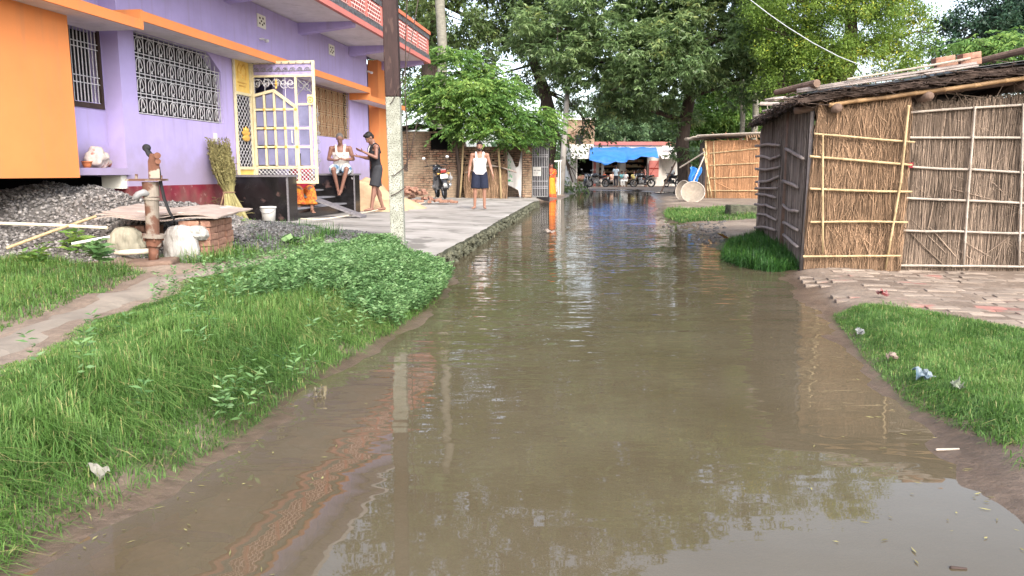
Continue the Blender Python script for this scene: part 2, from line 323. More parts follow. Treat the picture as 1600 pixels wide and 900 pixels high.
def stalks(P0, P1, r, bend=0.0, rs=RS):
    """many thin three-sided stalks; returns V, F, per-stalk index of face"""
    P0 = np.asarray(P0, float); P1 = np.asarray(P1, float); n = len(P0); r = np.broadcast_to(r, (n,))
    d = unit(P1-P0); up = np.where(np.abs(d[:, 2:3]) < .9, np.array([[0,0,1.]]), np.array([[1.,0,0]]))
    a = unit(np.cross(d, up)); b = np.cross(a, d); mid = (P0+P1)/2 + (rs.normal(size=(n,3))*bend)
    V = np.zeros((n, 9, 3))
    for i, (c, q) in enumerate(((P0, 1), (mid, 1), (P1, .6))):
        for k in range(3):
            t = 2*pi*k/3; V[:, i*3+k] = c + (a*cos(t) + b*sin(t))*(r*q)[:, None]
    f = []
    for i in range(2):
        for k in range(3): f.append((i*3+k, i*3+(k+1)%3, (i+1)*3+(k+1)%3, (i+1)*3+k))
    Fq = (np.array(f)[None] + (np.arange(n)*9)[:, None, None]).reshape(-1, 4)
    return V.reshape(-1, 3), Fq
def leaves(P, Dn, L, W, rs=RS, sag=.25):
    """kite shaped leaves: base P, direction Dn"""
    n = len(P); Dn = unit(Dn); s = unit(np.cross(Dn, unit(rs.normal(size=(n,3)) + np.array([0,0,1.2])))); nrm = np.cross(s, Dn)
    L = np.broadcast_to(L, (n,))[:, None]; W = np.broadcast_to(W, (n,))[:, None]
    V = np.stack([P, P+Dn*L*.45+s*W*.5, P+Dn*L-nrm*L*sag, P+Dn*L*.45-s*W*.5], 1)
    return V.reshape(-1, 3), np.arange(n*4).reshape(-1, 4)

# ================================================================ GROUND, WATER, PATHS
lb = [(28,890),(90,850),(150,812),(230,775),(290,745),(370,700),(440,640),(500,597),(560,560),(640,510),(690,470),(706,440),(690,424)]
rb = [(900,296),(1012,300),(1022,312),(1018,322),(1032,345),(1060,358),(1100,380),(1122,392),(1150,412),(1190,420),(1232,428),(1262,452),(1290,482),(1310,515),(1330,540),(1400,612),(1450,655),(1495,700),(1560,765),(1600,820),(1640,870)]
LB = [G(*q) for q in lb]; RB = [G(*q) for q in rb]
CURB = [G(672,409,.28), G(758,362,.28), G(770,354,.28), G(834,318,.28)]
WP = [(-1.75,-4),(LB[0].x-.05,1.6)] + [(p.x,p.y) for p in LB] + [(c.x-.05, c.y) for c in CURB] + [(G(850,316).x,G(850,316).y),(G(880,311).x,G(880,311).y),(G(892,305).x,G(892,305).y)] \
   + [(p.x,p.y) for p in RB] + [(2.0,1.4),(2.0,-4)]
WPa = np.array(WP)
def sdist(X, Y, P=WPa):
    """signed distance to a polygon, positive outside"""
    X = np.asarray(X, float); Y = np.asarray(Y, float); d = np.full(X.shape, 1e9); ins = np.zeros(X.shape, bool); n = len(P)
    for i in range(n):
        ax, ay = P[i]; bx, by = P[(i+1) % n]; ex, ey = bx-ax, by-ay; L = ex*ex+ey*ey+1e-12
        t = np.clip(((X-ax)*ex+(Y-ay)*ey)/L, 0, 1); d = np.minimum(d, (X-ax-t*ex)**2+(Y-ay-t*ey)**2)
        if abs(ey) > 1e-12:
            c = ((ay > Y) != (by > Y)) & (X < (bx-ax)*(Y-ay)/ey+ax); ins ^= c
    d = np.sqrt(d); return np.where(ins, -d, d)
def sm(t): t = np.clip(t, 0, 1); return t*t*(3-2*t)
def wob(X, Y):
    return (np.sin(X*3.1+1.3*np.sin(Y*2.3))*np.cos(Y*2.7+np.sin(X*1.9)) + .5*np.sin(X*9.3+Y*4.1)*np.cos(Y*8.7-X*3.3) + .3*np.sin(X*23+3*np.sin(Y*7))*np.cos(Y*19+2*np.sin(X*11)))
ROAD = lambda Y: .13*Y - .1
def H(X, Y):
    X = np.asarray(X, float); Y = np.asarray(Y, float)
    d = sdist(X, Y) + .05*wob(X, Y)*np.clip(Y/12, .5, 2.2)
    left = X < ROAD(Y)
    zb = np.where(left, .34, .19); zb = np.where(Y > 34, .19, zb)
    w = np.where(left, .7, np.where(Y < 9, .45, 1.0))
    z = WZ + (zb-WZ)*sm((d+np.where(left, 0, np.where(Y < 9, .10, 0)))/w)
    d0 = d+np.where(left, 0, np.where(Y < 9, .10, 0)); z = np.where(d0 < 0, WZ - .20*sm(-d0/.9), z)
    z = z + np.where(d > .05, .012*wob(X*.8, Y*.8), .004*wob(X, Y)) + np.where(left & (Y < 9.5), .035*sm((d-.1)/.6)*wob(X*.55+2, Y*.5), 0)
    # shallow wet patches on the far crossing
    return np.where(Y > 90, .19, z)
def Hz(x, y): return float(H(np.array([x]), np.array([y]))[0])

def axis(lo, hi, st, far):
    a = list(np.arange(lo, hi, st)); s = st; v = hi
    while v < far: a.append(v); s *= 1.25; v += s
    b = []; s = st; v = lo-st
    while v > -far: b.append(v); s *= 1.25; v -= s
    return np.array(b[::-1]+a)
xs = axis(-7, 11, .09, 900); ys = axis(1.2, 26, .10, 900)
XX, YY = np.meshgrid(xs, ys); ZZ = H(XX, YY)
ny, nx = XX.shape; idx = np.arange(ny*nx).reshape(ny, nx)
FQ = np.stack([idx[:-1,:-1], idx[:-1,1:], idx[1:,1:], idx[1:,:-1]], -1).reshape(-1, 4)
# ground: mud / soil, dark and wet near the water line
gm, t, b = newmat('muddy_soil')
tc = t.nodes.new('ShaderNodeTexCoord')
def noise_node(t, vec, sc, det=8, rough=.6):
    n = t.nodes.new('ShaderNodeTexNoise'); n.inputs['Scale'].default_value = sc; n.inputs['Detail'].default_value = det; n.inputs['Roughness'].default_value = rough; lnk(t, vec, n.inputs['Vector']); return n
def ramp(t, fac, stops):
    r = t.nodes.new('ShaderNodeValToRGB'); e = r.color_ramp.elements; e[0].position = stops[0][0]; e[0].color = mul(stops[0][1], 1); e[1].position = stops[-1][0]; e[1].color = mul(stops[-1][1], 1)
    for p, c in stops[1:-1]: q = e.new(p); q.color = mul(c, 1)
    lnk(t, fac, r.inputs[0]); return r
n1 = noise_node(t, tc.outputs['Object'], 1.1); n2 = noise_node(t, tc.outputs['Object'], 14)
r1 = ramp(t, n1.outputs['Fac'], [(.3, (.13, .092, .066)), (.5, (.22, .165, .122)), (.7, (.30, .24, .185))])
r2 = ramp(t, n2.outputs['Fac'], [(.3, (.6, .6, .6)), (.7, (1.25, 1.2, 1.15))])
mx = t.nodes.new('ShaderNodeMixRGB'); mx.blend_type = 'MULTIPLY'; mx.inputs[0].default_value = 1; lnk(t, r1.outputs[0], mx.inputs[1]); lnk(t, r2.outputs[0], mx.inputs[2])
sp = t.nodes.new('ShaderNodeSeparateXYZ'); lnk(t, tc.outputs['Object'], sp.inputs[0])
wet = t.nodes.new('ShaderNodeMapRange'); wet.inputs[1].default_value = WZ+.01; wet.inputs[2].default_value = WZ+.06; wet.inputs[3].default_value = 1; wet.inputs[4].default_value = 0; lnk(t, sp.outputs['Z'], wet.inputs[0])
wc = t.nodes.new('ShaderNodeMixRGB'); wc.blend_type = 'MULTIPLY'; wc.inputs[2].default_value = (.55, .5, .47, 1); lnk(t, wet.outputs[0], wc.inputs[0]); lnk(t, mx.outputs[0], wc.inputs[1])
lnk(t, wc.outputs[0], b.inputs['Base Color'])
rr = t.nodes.new('ShaderNodeMapRange'); rr.inputs[3].default_value = .9; rr.inputs[4].default_value = .35; lnk(t, wet.outputs[0], rr.inputs[0]); lnk(t, rr.outputs[0], b.inputs['Roughness'])
bp = t.nodes.new('ShaderNodeBump'); bp.inputs['Strength'].default_value = .7; bp.inputs['Distance'].default_value = .03
n3 = noise_node(t, tc.outputs['Object'], 22, 10, .7); lnk(t, n3.outputs['Fac'], bp.inputs['Height']); lnk(t, bp.outputs[0], b.inputs['Normal'])
M['soil'] = gm
tag(npmesh('ground', np.stack([XX, YY, ZZ], -1).reshape(-1, 3), FQ, 'soil', smooth=True), kind='structure')

# water: murky, lets a little of the bed through, mirrors by fresnel with fine ripples
wm = bpy.data.materials.new('murky_water'); wm.use_nodes = True; t = wm.node_tree; t.nodes.remove(t.nodes['Principled BSDF'])
tc = t.nodes.new('ShaderNodeTexCoord')
mur = noise_node(t, tc.outputs['Object'], .8, 5); mr = ramp(t, mur.outputs['Fac'], [(.35, (.128, .103, .062)), (.65, (.160, .134, .088))])
df = t.nodes.new('ShaderNodeBsdfDiffuse'); lnk(t, mr.outputs[0], df.inputs[0])
tp = t.nodes.new('ShaderNodeBsdfTransparent'); tp.inputs[0].default_value = (.72, .58, .40, 1)
m1 = t.nodes.new('ShaderNodeMixShader'); m1.inputs[0].default_value = .42; lnk(t, df.outputs[0], m1.inputs[1]); lnk(t, tp.outputs[0], m1.inputs[2])
mp = t.nodes.new('ShaderNodeMapping'); mp.inputs['Scale'].default_value = (.75, 2.1, 1); mp.inputs['Rotation'].default_value = (0, 0, .12); lnk(t, tc.outputs['Object'], mp.inputs[0])
w1 = noise_node(t, mp.outputs[0], 3.6, 1.6, .5); w2 = noise_node(t, mp.outputs[0], 1.6, 2, .5)
# calm and ruffled patches
cal = noise_node(t, tc.outputs['Object'], .55, 2); cr = t.nodes.new('ShaderNodeMapRange'); cr.inputs[1].default_value = .38; cr.inputs[2].default_value = .62; cr.inputs[3].default_value = .25; cr.inputs[4].default_value = 1.0
lnk(t, cal.outputs['Fac'], cr.inputs[0])
spx = t.nodes.new('ShaderNodeSeparateXYZ'); lnk(t, tc.outputs['Object'], spx.inputs[0])
near = t.nodes.new('ShaderNodeMapRange'); near.inputs[1].default_value = 2.6; near.inputs[2].default_value = 6.0; near.inputs[3].default_value = .10; near.inputs[4].default_value = 1.0; lnk(t, spx.outputs['Y'], near.inputs[0])
farr = t.nodes.new('ShaderNodeMapRange'); farr.inputs[1].default_value = 12; farr.inputs[2].default_value = 34; farr.inputs[3].default_value = 1.0; farr.inputs[4].default_value = .15; lnk(t, spx.outputs['Y'], farr.inputs[0])
mm = t.nodes.new('ShaderNodeMath'); mm.operation = 'MULTIPLY'; lnk(t, cr.outputs[0], mm.inputs[0]); lnk(t, near.outputs[0], mm.inputs[1])
mm2 = t.nodes.new('ShaderNodeMath'); mm2.operation = 'MULTIPLY'; lnk(t, mm.outputs[0], mm2.inputs[0]); lnk(t, farr.outputs[0], mm2.inputs[1])
ad = t.nodes.new('ShaderNodeMath'); ad.operation = 'MULTIPLY_ADD'; ad.inputs[1].default_value = 1.6; lnk(t, w2.outputs['Fac'], ad.inputs[0]); lnk(t, w1.outputs['Fac'], ad.inputs[2])
bp = t.nodes.new('ShaderNodeBump'); bp.inputs['Distance'].default_value = .0125; lnk(t, ad.outputs[0], bp.inputs['Height']); lnk(t, mm2.outputs[0], bp.inputs['Strength'])
gl = t.nodes.new('ShaderNodeBsdfGlossy'); gl.inputs['Roughness'].default_value = .012; lnk(t, bp.outputs[0], gl.inputs['Normal'])
fr = t.nodes.new('ShaderNodeFresnel'); fr.inputs['IOR'].default_value = 1.54; lnk(t, bp.outputs[0], fr.inputs['Normal'])
m2 = t.nodes.new('ShaderNodeMixShader'); lnk(t, fr.outputs[0], m2.inputs[0]); lnk(t, m1.outputs[0], m2.inputs[1]); lnk(t, gl.outputs[0], m2.inputs[2])
lnk(t, m2.outputs[0], t.nodes['Material Output'].inputs[0]); M['water'] = wm
w = MB(); w.add([(-3,-5,WZ),(7,-5,WZ),(12,52,WZ),(-1.5,52,WZ)], [(0,1,2,3)])
tag(w.build('water', 'water'), kind='structure')

# shallow puddles left on the wet crossing beyond the flood
for (px, py, rx, ry) in ((1035,301,1.4,.9), (960,296.5,2.4,.9), (1110,330,.9,.25)):
    c = G(px, py, .2); mb = MB(); pts = []
    for k in range(26):
        a = 2*pi*k/26; q = 1+.22*sin(3*a+px)+.12*sin(7*a); pts.append((c.x+rx*q*cos(a), c.y+ry*q*sin(a), .215))
    mb.add(pts, [tuple(range(26))]); tag(mb.build('puddle', 'water'), kind='structure')

# sunken brick edging of the drowned lane
mb = MB(); spn = [(694,455),(648,539),(611,613),(550,674),(477,717),(428,790),(379,827),(318,878),(250,915)]
SP = [G(px, py, .06) for px, py in spn]
rs = random.Random(3)
def along(P, step):
    out = []; acc = 0
    for a, c in zip(P[:-1], P[1:]):
        L = (c-a).length; s = acc
        while s < L: out.append((a.lerp(c, s/L), (c-a).normalized())); s += step
        acc = s-L
    return out
for p, d in along(SP, .125):
    for r in range(2):
        sd_ = Vector((d.y, -d.x, 0)); R = Matrix.Rotation(atan2(d.y, d.x)+rs.uniform(-.12,.12), 3, 'Z')
        mb.cv = rs.random(); c = p + sd_*(r*.24-.12 + rs.uniform(-.02,.02)); mb.cbox((c.x, c.y, WZ-.075+rs.uniform(-.015,.02)), (.112, .225, .08), R)
tag(mb.build('road_edging', 'brick', bevel=.012), kind='structure')
mb = MB()
for i in range(26):
    p = G(rs.uniform(60,270), rs.uniform(815,930), .05); mb.cv = rs.random(); mb.cbox((p.x, p.y, WZ-.06+rs.uniform(-.02,.02)), (.24,.115,.07), Matrix.Rotation(rs.uniform(0,3), 3, 'Z'))
tag(mb.build('road_bricks', 'brick', bevel=.012), kind='structure')

# concrete forecourt with its broken kerb
A = radians(8.0)
def HW(lx, ly, z=0): return Vector((lx*sin(A)-ly*cos(A), lx*cos(A)+ly*sin(A), z))   # house frame -> world
def apron_z(x, y):
    ly = -x*cos(A)+y*sin(A); return .28 + .19*max(0, min(1, (ly-1.2)/4.6))
edge = [CURB[0], CURB[1], CURB[2], CURB[3]]
left_px = [(672,409,.28),(600,412,.29),(540,400,.31),(470,372,.36)]
ap = [(c.x, c.y) for c in edge] + [(.95, 26.5), (.9, 33.0), (-4.6, 33), (-6.2, 24)] + [(HW(13, 7.3).x, HW(13, 7.3).y)] + [(G(*q).x, G(*q).y) for q in left_px[::-1]][:-1]
APa = np.array(ap)
gx = np.arange(-7, 1.6, .12); gy = np.arange(8, 33.2, .16); mb = MB(); V = []; ix = {}
GX, GY = np.meshgrid(gx, gy); SDA = sdist(GX, GY, APa)
# boundary-snapped sheet: triangulate polygon as a finely subdivided slab
import bmesh
bm = bmesh.new(); dense = []
for i in range(len(ap)):
    a = Vector((*ap[i], 0)); c = Vector((*ap[(i+1) % len(ap)], 0)); n = max(1, int((c-a).length/.14))
    for k in range(n):
        q = a.lerp(c, k/n); jj = (.035*noise.noise(q*3)+.02*noise.noise(q*11)) if i < 4 else .08*noise.noise(q*2)
        dense.append((q.x+jj, q.y+jj))
f = bm.faces.new([bm.verts.new((x, y, 0)) for x, y in dense]); bmesh.ops.triangulate(bm, faces=[f])
bm.verts.ensure_lookup_table()
for v in bm.verts: v.co.z = apron_z(v.co.x, v.co.y) + .006*noise.noise(v.co*1.5)
ext = bmesh.ops.extrude_face_region(bm, geom=bm.faces[:])
for v in [g for g in ext['geom'] if isinstance(g, bmesh.types.BMVert)]: pass
me = bpy.data.meshes.new('pavement'); 
for v in [g for g in ext['geom'] if isinstance(g, bmesh.types.BMVert)]: v.co.z += 0
low = [v for v in bm.verts if v not in set(g for g in ext['geom'] if isinstance(g, bmesh.types.BMVert))]
for v in low: v.co.z = -.15
bmesh.ops.recalc_face_normals(bm, faces=bm.faces[:])
me.materials.append(M['concrete']); me.materials.append(M['moss'])
for f in bm.faces:
    zs = [v.co.z for v in f.verts]; f.material_index = 1 if min(zs) < -.1 else 0
bm.to_mesh(me); bm.free(); o = bpy.data.objects.new('pavement', me); COL.objects.link(o); tag(o, kind='structure')
# moss and broken lumps along the kerb lip: stuff
mb = MB()
for p, d in along([Vector((c.x, c.y, .25)) for c in edge], .04):
    for k in range(2):
        mb.cv = rs.random(); q = rs.uniform(.015, .055); mb.ell((p.x+rs.uniform(-.02,.06), p.y+rs.uniform(-.02,.04), .28-rs.uniform(.0,.17)), (q, q*1.3, q*.7), Euler((rs.random()*3,0,rs.random()*3)).to_matrix(), 6, 4)
tag(mb.build('moss', 'moss'), 'dark moss and broken concrete lumps along the kerb edge above the water', 'moss', kind='stuff')

def sheet(name, poly, m, lift=.006, step=.12, zf=None):
    P = np.array(poly); x0, y0 = P.min(0); x1, y1 = P.max(0); bm = bmesh.new(); pts = []
    for i in range(len(poly)):
        a = Vector((*poly[i], 0)); c = Vector((*poly[(i+1) % len(poly)], 0)); n = max(1, int((c-a).length/step))
        for k in range(n): q = a.lerp(c, k/n); w_ = .06*noise.noise(q*2.3)+.03*noise.noise(q*7); pts.append((q.x+w_, q.y-w_))
    PP = np.array(pts); gx, gy = np.meshgrid(np.arange(x0, x1, step), np.arange(y0, y1, step)); s = sdist(gx, gy, PP)
    inn = s < -step*.4; extra = list(zip(gx[inn], gy[inn]))
    from mathutils.geometry import delaunay_2d_cdt
    allp = [Vector(p) for p in pts+extra]; n = len(pts)
    vs, es, fs, *_ = delaunay_2d_cdt(allp, [(i, (i+1) % n) for i in range(n)], [list(range(n))], 1, 1e-5)
    X = np.array([v.x for v in vs]); Y = np.array([v.y for v in vs]); Z = (H(X, Y) if zf is None else zf(X, Y)) + lift; Z = np.where(sdist(X, Y, PP) > -step*.3, Z-lift-.03, Z)
    mb = MB(); mb.add(list(zip(X, Y, Z)), [tuple(f) for f in fs]); return tag(mb.build(name, m, smooth=True), kind='structure')
# trodden footpath through the grass on the left
M['pathm'] = mat('trodden_clay', (.215, .185, .15), .9, 3, .2, .5, 18, .02)
pc = [(-2.62,2.6),(-2.72,3.4),(-2.86,4.3),(-2.98,5.2),(-3.1,6.1),(-3.22,6.9),(-3.05,7.6),(-2.6,8.3),(-1.9,9.0)]
hw = [.2,.2,.2,.19,.2,.24,.24,.2,.2]
L_ = []; R_ = []
for i, (x, y) in enumerate(pc):
    a = pc[max(0,i-1)]; c = pc[min(len(pc)-1,i+1)]; d = Vector((c[0]-a[0], c[1]-a[1])).normalized()
    L_.append((x-d.y*hw[i], y+d.x*hw[i])); R_.append((x+d.y*hw[i], y-d.x*hw[i]))
PATH = L_+R_[::-1]
sheet('path', PATH, 'pathm', .02)

# brick paved yard before the reed hut: every brick laid, mud in the joints
yard = [G(*q, .19) for q in ((1236,424),(1330,417),(1640,416),(1760,470),(1700,530),(1572,512),(1480,492),(1330,476),(1275,455))]
YP = np.array([(p.x, p.y) for p in yard]); mb = MB(); rs = random.Random(11)
x0, y0 = YP.min(0); x1, y1 = YP.max(0); ang = radians(-14); ca, sa = cos(ang), sin(ang)
for i in range(-44, 44):
    for j in range(-24, 24):
        lx = i*.252 + (j % 2)*.126; ly = j*.127; x = (x0+x1)/2+lx*ca-ly*sa; y = (y0+y1)/2+lx*sa+ly*ca
        if not (x0 < x < x1 and y0 < y < y1): continue
        s = float(sdist(np.array([x]), np.array([y]), YP)[0])
        if s > -.05-.1*rs.random() or rs.random() < .13 or noise.noise(Vector((x*1.1,y*1.1,3))) > .24: continue
        z = Hz(x, y); R = Euler((rs.uniform(-.03,.03), rs.uniform(-.03,.03), ang+rs.uniform(-.05,.05))).to_matrix()
        mb.cv = rs.random(); mb.cbox((x+rs.uniform(-.006,.006), y+rs.uniform(-.006,.006), z-.0345+rs.uniform(-.007,.007)), (.246, .121, .07), R)
M['paver'] = mat('muddy_paving_brick', (.24, .19, .15), .85, 3, .3, .5, 40, .01, var=.22, c2=(.31, .25, .20), spots=((.27, .13, .105), 2, .60))
tag(mb.build('brick_pavement', 'paver', bevel=.008), kind='structure')

# ================================================================ GRASS AND GROUND PLANTS
def in_poly(poly, n, rs, dens=None):
    P = np.array(poly); lo = P.min(0); hi = P.max(0); out = []
    while sum(len(o) for o in out) < n:
        q = rs.uniform(lo, hi, (n*2, 2)); s = sdist(q[:,0], q[:,1], P); q = q[s < -.01*rs.random(len(q))]
        if dens is not None: q = q[rs.random(len(q)) < dens(q[:,0], q[:,1])]
        out.append(q)
    return np.concatenate(out)[:n]
def blades(name, pts, Lr, w, m, label, cat, rs, lean=.5, lfun=None, tone=0.0):
    n = len(pts); z = H(pts[:,0], pts[:,1]) - .01
    L = rs.uniform(Lr[0], Lr[1], n)*(.7+.5*(.5+.5*np.sin(pts[:,0]*5+2*np.sin(pts[:,1]*3))*np.cos(pts[:,1]*4.3+pts[:,0])))
    if lfun is not None: L = L*lfun(pts[:,0], pts[:,1])
    clump = np.floor(pts*9); ha = np.sin(clump[:,0]*12.9898+clump[:,1]*78.233)*43758.5453; ha = (ha-np.floor(ha))*2*pi
    a = ha + rs.normal(size=n)*1.1; ln = np.abs(rs.normal(size=n))*lean; sd_ = np.stack([-np.sin(a+rs.normal(size=n)*.5), np.cos(a), np.zeros(n)], 1)*(w*rs.uniform(.6,1.4,n))[:,None]
    dr = np.stack([np.cos(a), np.sin(a), np.zeros(n)], 1); B = np.stack([pts[:,0], pts[:,1], z], 1)
    up = np.array([[0,0,1.]])
    m1_ = B + up*(L*.45)[:,None] + dr*(L*ln*.22)[:,None]; m2_ = B + up*(L*np.clip(.82-.25*ln, .2, 1))[:,None] + dr*(L*ln*.62)[:,None]
    t_ = B + up*(L*np.clip(1-.65*ln, .1, 1))[:,None] + dr*(L*ln*1.05)[:,None]
    V = np.stack([B-sd_, B+sd_, m1_-sd_, m1_+sd_, m2_-sd_*.7, m2_+sd_*.7, t_-sd_*.12, t_+sd_*.12], 1)
    f = np.array([(0,1,3,2),(2,3,5,4),(4,5,7,6)]); Fq = (f[None]+(np.arange(n)*8)[:,None,None]).reshape(-1,4)
    v = np.clip(.45+tone+.18*rs.normal(size=n)+.16*np.sin(pts[:,0]*2.2+1)*np.cos(pts[:,1]*1.7)+.14*np.sin(pts[:,0]*7.1+2*np.sin(pts[:,1]*5))*np.cos(pts[:,1]*6.3), 0, .97); v = np.where(rs.random(n) < .05, 1, v)
    v3 = np.clip(np.stack([v*.75, v, v*1.1], 1), 0, 1)
    return tag(npmesh(name, V.reshape(-1,3), Fq, m, v3.ravel()), label, cat, kind='stuff')
rg = np.random.RandomState(5)
lbx = [(p.x, p.y) for p in LB]
bankA = [(-1.75,1.0),(lbx[0][0]-.02,lbx[0][1])] + [(x-.02, y) for x, y in lbx[1:-1]] + [(CURB[0].x-.02, CURB[0].y-.1), (-1.5, 9.5), (-2.0, 9.05), (-2.55,8.1), (-2.85,7.5), (-2.98,6.9), (-2.93,6.1), (-2.82,5.2), (-2.68,4.3), (-2.55,3.4), (-2.45,2.6), (-2.6,1)]
thin = lambda x, y: np.clip(.02+sdist(x, y)*2.3, .0, 1)
PTH = np.array(PATH); dpath = lambda x, y: np.clip(.12+sdist(x, y, PTH)*1.15, .0, 1)
pA = in_poly(bankA, 190000, rg, lambda x, y: thin(x, y)*np.clip(1.25-y*.07, .45, 1)*(sdist(x, y, PTH) > .03))
blades('grass', pA, (.075,.165), .0016, 'grass', 'long bright green grass covering the bank left of the water', 'grass', rg, 1.05, lambda x, y: (.4+.6*np.clip(sdist(x, y)*2, 0, 1))*dpath(x, y), .04)
pF = in_poly(bankA, 9000, rg, lambda x, y: (sdist(x, y) < .38)*(sdist(x, y) > .05)*np.clip(.25+.75*np.sin(x*9+y*4)*np.sin(y*7), 0.05, 1))
blades('grass', pF, (.04,.10), .0016, 'grass', 'sparse trampled grass along the left waterline', 'grass', rg, 1.1, None, .1)
bankB = [(-7,3.5),(-2.9,3.2),(-3.05,4.3),(-3.15,5.2),(-3.3,6.1),(-3.45,6.9),(-3.6,7.5),(-4.6,7.9),(-5.1,8.5),(-7,8.3)]
pB = in_poly(bankB, 48000, rg, lambda x, y: (sdist(x, y, PTH) > .06)*1.0)
blades('grass', pB, (.07,.16), .0024, 'grass', 'shorter green grass left of the trodden path', 'grass', rg, .9, lambda x, y: np.clip(.25+sdist(x, y, PTH)*1.4, .1, 1), .0)
gr = [G(*q, .17) for q in ((1300,486),(1345,478),(1440,490),(1572,514),(1700,530),(1760,700),(1572,692),(1480,652),(1400,604),(1345,545))]
gr = [(p.x, p.y) for p in gr]; 
pC = in_poly(gr, 80000, rg, lambda x, y: np.clip(.35-sdist(x, y, np.array(gr))*4, 0, 1))
blades('grass', pC, (.04,.09), .0015, 'grass', 'short dense green turf between the paved yard and the water', 'grass', rg, .9, lambda x, y: .5+.5*np.clip(-sdist(x, y, np.array(gr))*4, 0, 1), .06)
gd = [G(*q, .17) for q in ((1126,398),(1140,382),(1180,374),(1210,378),(1235,398),(1252,418),(1200,419),(1150,410))]
pD = in_poly([(p.x, p.y) for p in gd], 15000, rg)
blades('grass', pD, (.14,.26), .003, 'grassd', 'deep green grass tuft growing at the corner of the reed hut', 'grass', rg, .7)
ge = [G(*q, .17) for q in ((1036,335),(1045,326),(1090,330),(1150,326),(1188,332),(1185,342),(1120,347),(1060,346))]
pE = in_poly([(p.x, p.y) for p in ge], 12000, rg, lambda x, y: .5+.5*np.sin(x*2.1)*np.cos(y*1.3))
blades('grass', pE, (.07,.18), .006, 'grass', 'patchy grass on the muddy verge before the small reed hut', 'grass', rg, 1.0, None, .0)
pG = in_poly([(-6.2,9),(-3.2,8.1),(-2.2,8.9),(-2.7,11),(-4.5,13.5),(-5.5,14)], 9000, rg, lambda x, y: (.5+.5*np.sin(x*2.6+1)*np.cos(y*1.9))**2)
blades('grass', pG, (.08,.22), .003, 'grass', 'sparse grass sprouting beside the low gravel heap', 'grass', rg, .8, None, .05)
pH = in_poly([(1.75,2.3),(2.3,3.4),(3.4,5.8),(3.2,6.6),(1.9,3.1)], 1500, rg, lambda x, y: (sdist(x, y) > .12)*1.0)
blades('grass', pH, (.03,.09), .002, 'grass', 'stray grass shoots on the right mud margin', 'grass', rg, 1.2, None, .1)
# broad-leaved weeds at the far end of the bank
def weeds(name, pts, h, nl, LW, m, label, rs, kind='stuff', cat='weeds', var0=.5):
    P = []; Dn = []; vv = []; z = H(pts[:,0], pts[:,1])
    for i, (x, y) in enumerate(pts):
        hh = h*rs.uniform(.6, 1.15); lx, ly = rs.normal(size=2)*.22; tv = rs.normal()*.12
        for k in range(nl):
            f = 1-(k/nl)**1.5*.7; a = k*2.4+rs.rand(); P.append((x+lx*hh*f, y+ly*hh*f, z[i]+hh*f)); Dn.append((cos(a), sin(a), .55-.5*(k/nl)+rs.normal()*.15)); vv.append(var0+tv+.25*(f-.6)+rs.normal()*.1)
    P = np.array(P); V, Fq = leaves(P, np.array(Dn), LW[0]*rs.uniform(.7,1.3,len(P)), LW[1]*rs.uniform(.7,1.3,len(P)), rs)
    return tag(npmesh(name, V, Fq, m, np.clip(vv, 0, 1)), label, cat, kind=kind)
wa = in_poly(bankA, 5200, rg, lambda x, y: np.clip((y-5.4)/1.6, 0, 1)*np.clip((x+2.3)*1.4, .04, 1)*np.clip(.5+sdist(x, y)*3, .25, 1)*(sdist(x, y, PTH) > .1))
weeds('weed_cover', wa, .19, 20, (.036,.015), 'weed', 'bushy broad leaved weeds at the far end of the left bank by the pole', rg)
wb = in_poly(bankA, 130, rg, lambda x, y: np.clip((x+2.9)*.7, .1, 1)*(y > 3)*(sdist(x, y, PTH) > .3))
weeds('weed_cover', wb, .20, 10, (.05,.013), 'weed', 'scattered taller weeds poking out of the grass bank', rg)
def plant(px, py, h, spread, n, lw, label, seed, m='weed', stems=6, z=None):
    r_ = np.random.RandomState(seed); g = G(px, py, .34); g.z = Hz(g.x, g.y); root = empty('leafy_weed', g, 0, label, 'plant')
    sb = MB(); P = []; Dn = []
    for s in range(stems):
        a = r_.uniform(0, 6.28); top = Vector((cos(a)*spread*r_.uniform(.2,1), sin(a)*spread*r_.uniform(.2,1), h*r_.uniform(.6,1))); sb.tube([(0,0,0), top*.5+Vector((0,0,h*.08)), top], [.006,.004,.002], 4)
        for k in range(n):
            f = .25+.75*k/n; b_ = k*2.4; P.append(tuple(top*f)); Dn.append((cos(b_), sin(b_), .3))
    sb.build('stem', 'weed', root); P = np.array(P); V, Fq = leaves(P, np.array(Dn), lw[0]*r_.uniform(.7,1.3,len(P)), lw[1], r_)
    npmesh('foliage', V, Fq, m, r_.uniform(.3,.9,len(P)), root); return root
plant(118,408,.36,.22,14,(.13,.045),'bright yellow green leafy weed at the foot of the big gravel heap',31,'leaf_bright')
plant(160,418,.30,.2,12,(.14,.05),'dark green broad leaved weed left of the hand pump',32)
plant(60,420,.26,.2,12,(.10,.03),'pale feathery weed at the far left edge of the gravel heap',33,'leaf_bright')
pI = in_poly([(-4.6,10.2),(-2.6,9.6),(-2.4,11),(-3.2,13),(-4.6,12.8)], 1700, rg, lambda x, y: (.5+.5*np.sin(x*4.6+1)*np.cos(y*2.9))**3)
o_ = blades('grass', pI, (.16,.30), .003, 'grassd', 'dark grass and creeper growing over the low gravel heap', 'grass', rg, .8, None, .1)
plant(400,352,.42,.4,26,(.07,.025),'largest dark green shrublet on top of the low gravel heap',37,'weed',14)
plant(455,388,.17,.12,5,(.12,.10),'single big leaved seedling growing on the low gravel heap',34)
plant(375,372,.30,.28,22,(.07,.02),'fine leaved green shrublet beside the brick stack',35,'leaf_bright',12)
plant(410,378,.26,.3,18,(.06,.02),'olive coloured shrublet on the low gravel heap',36,'weed',10)

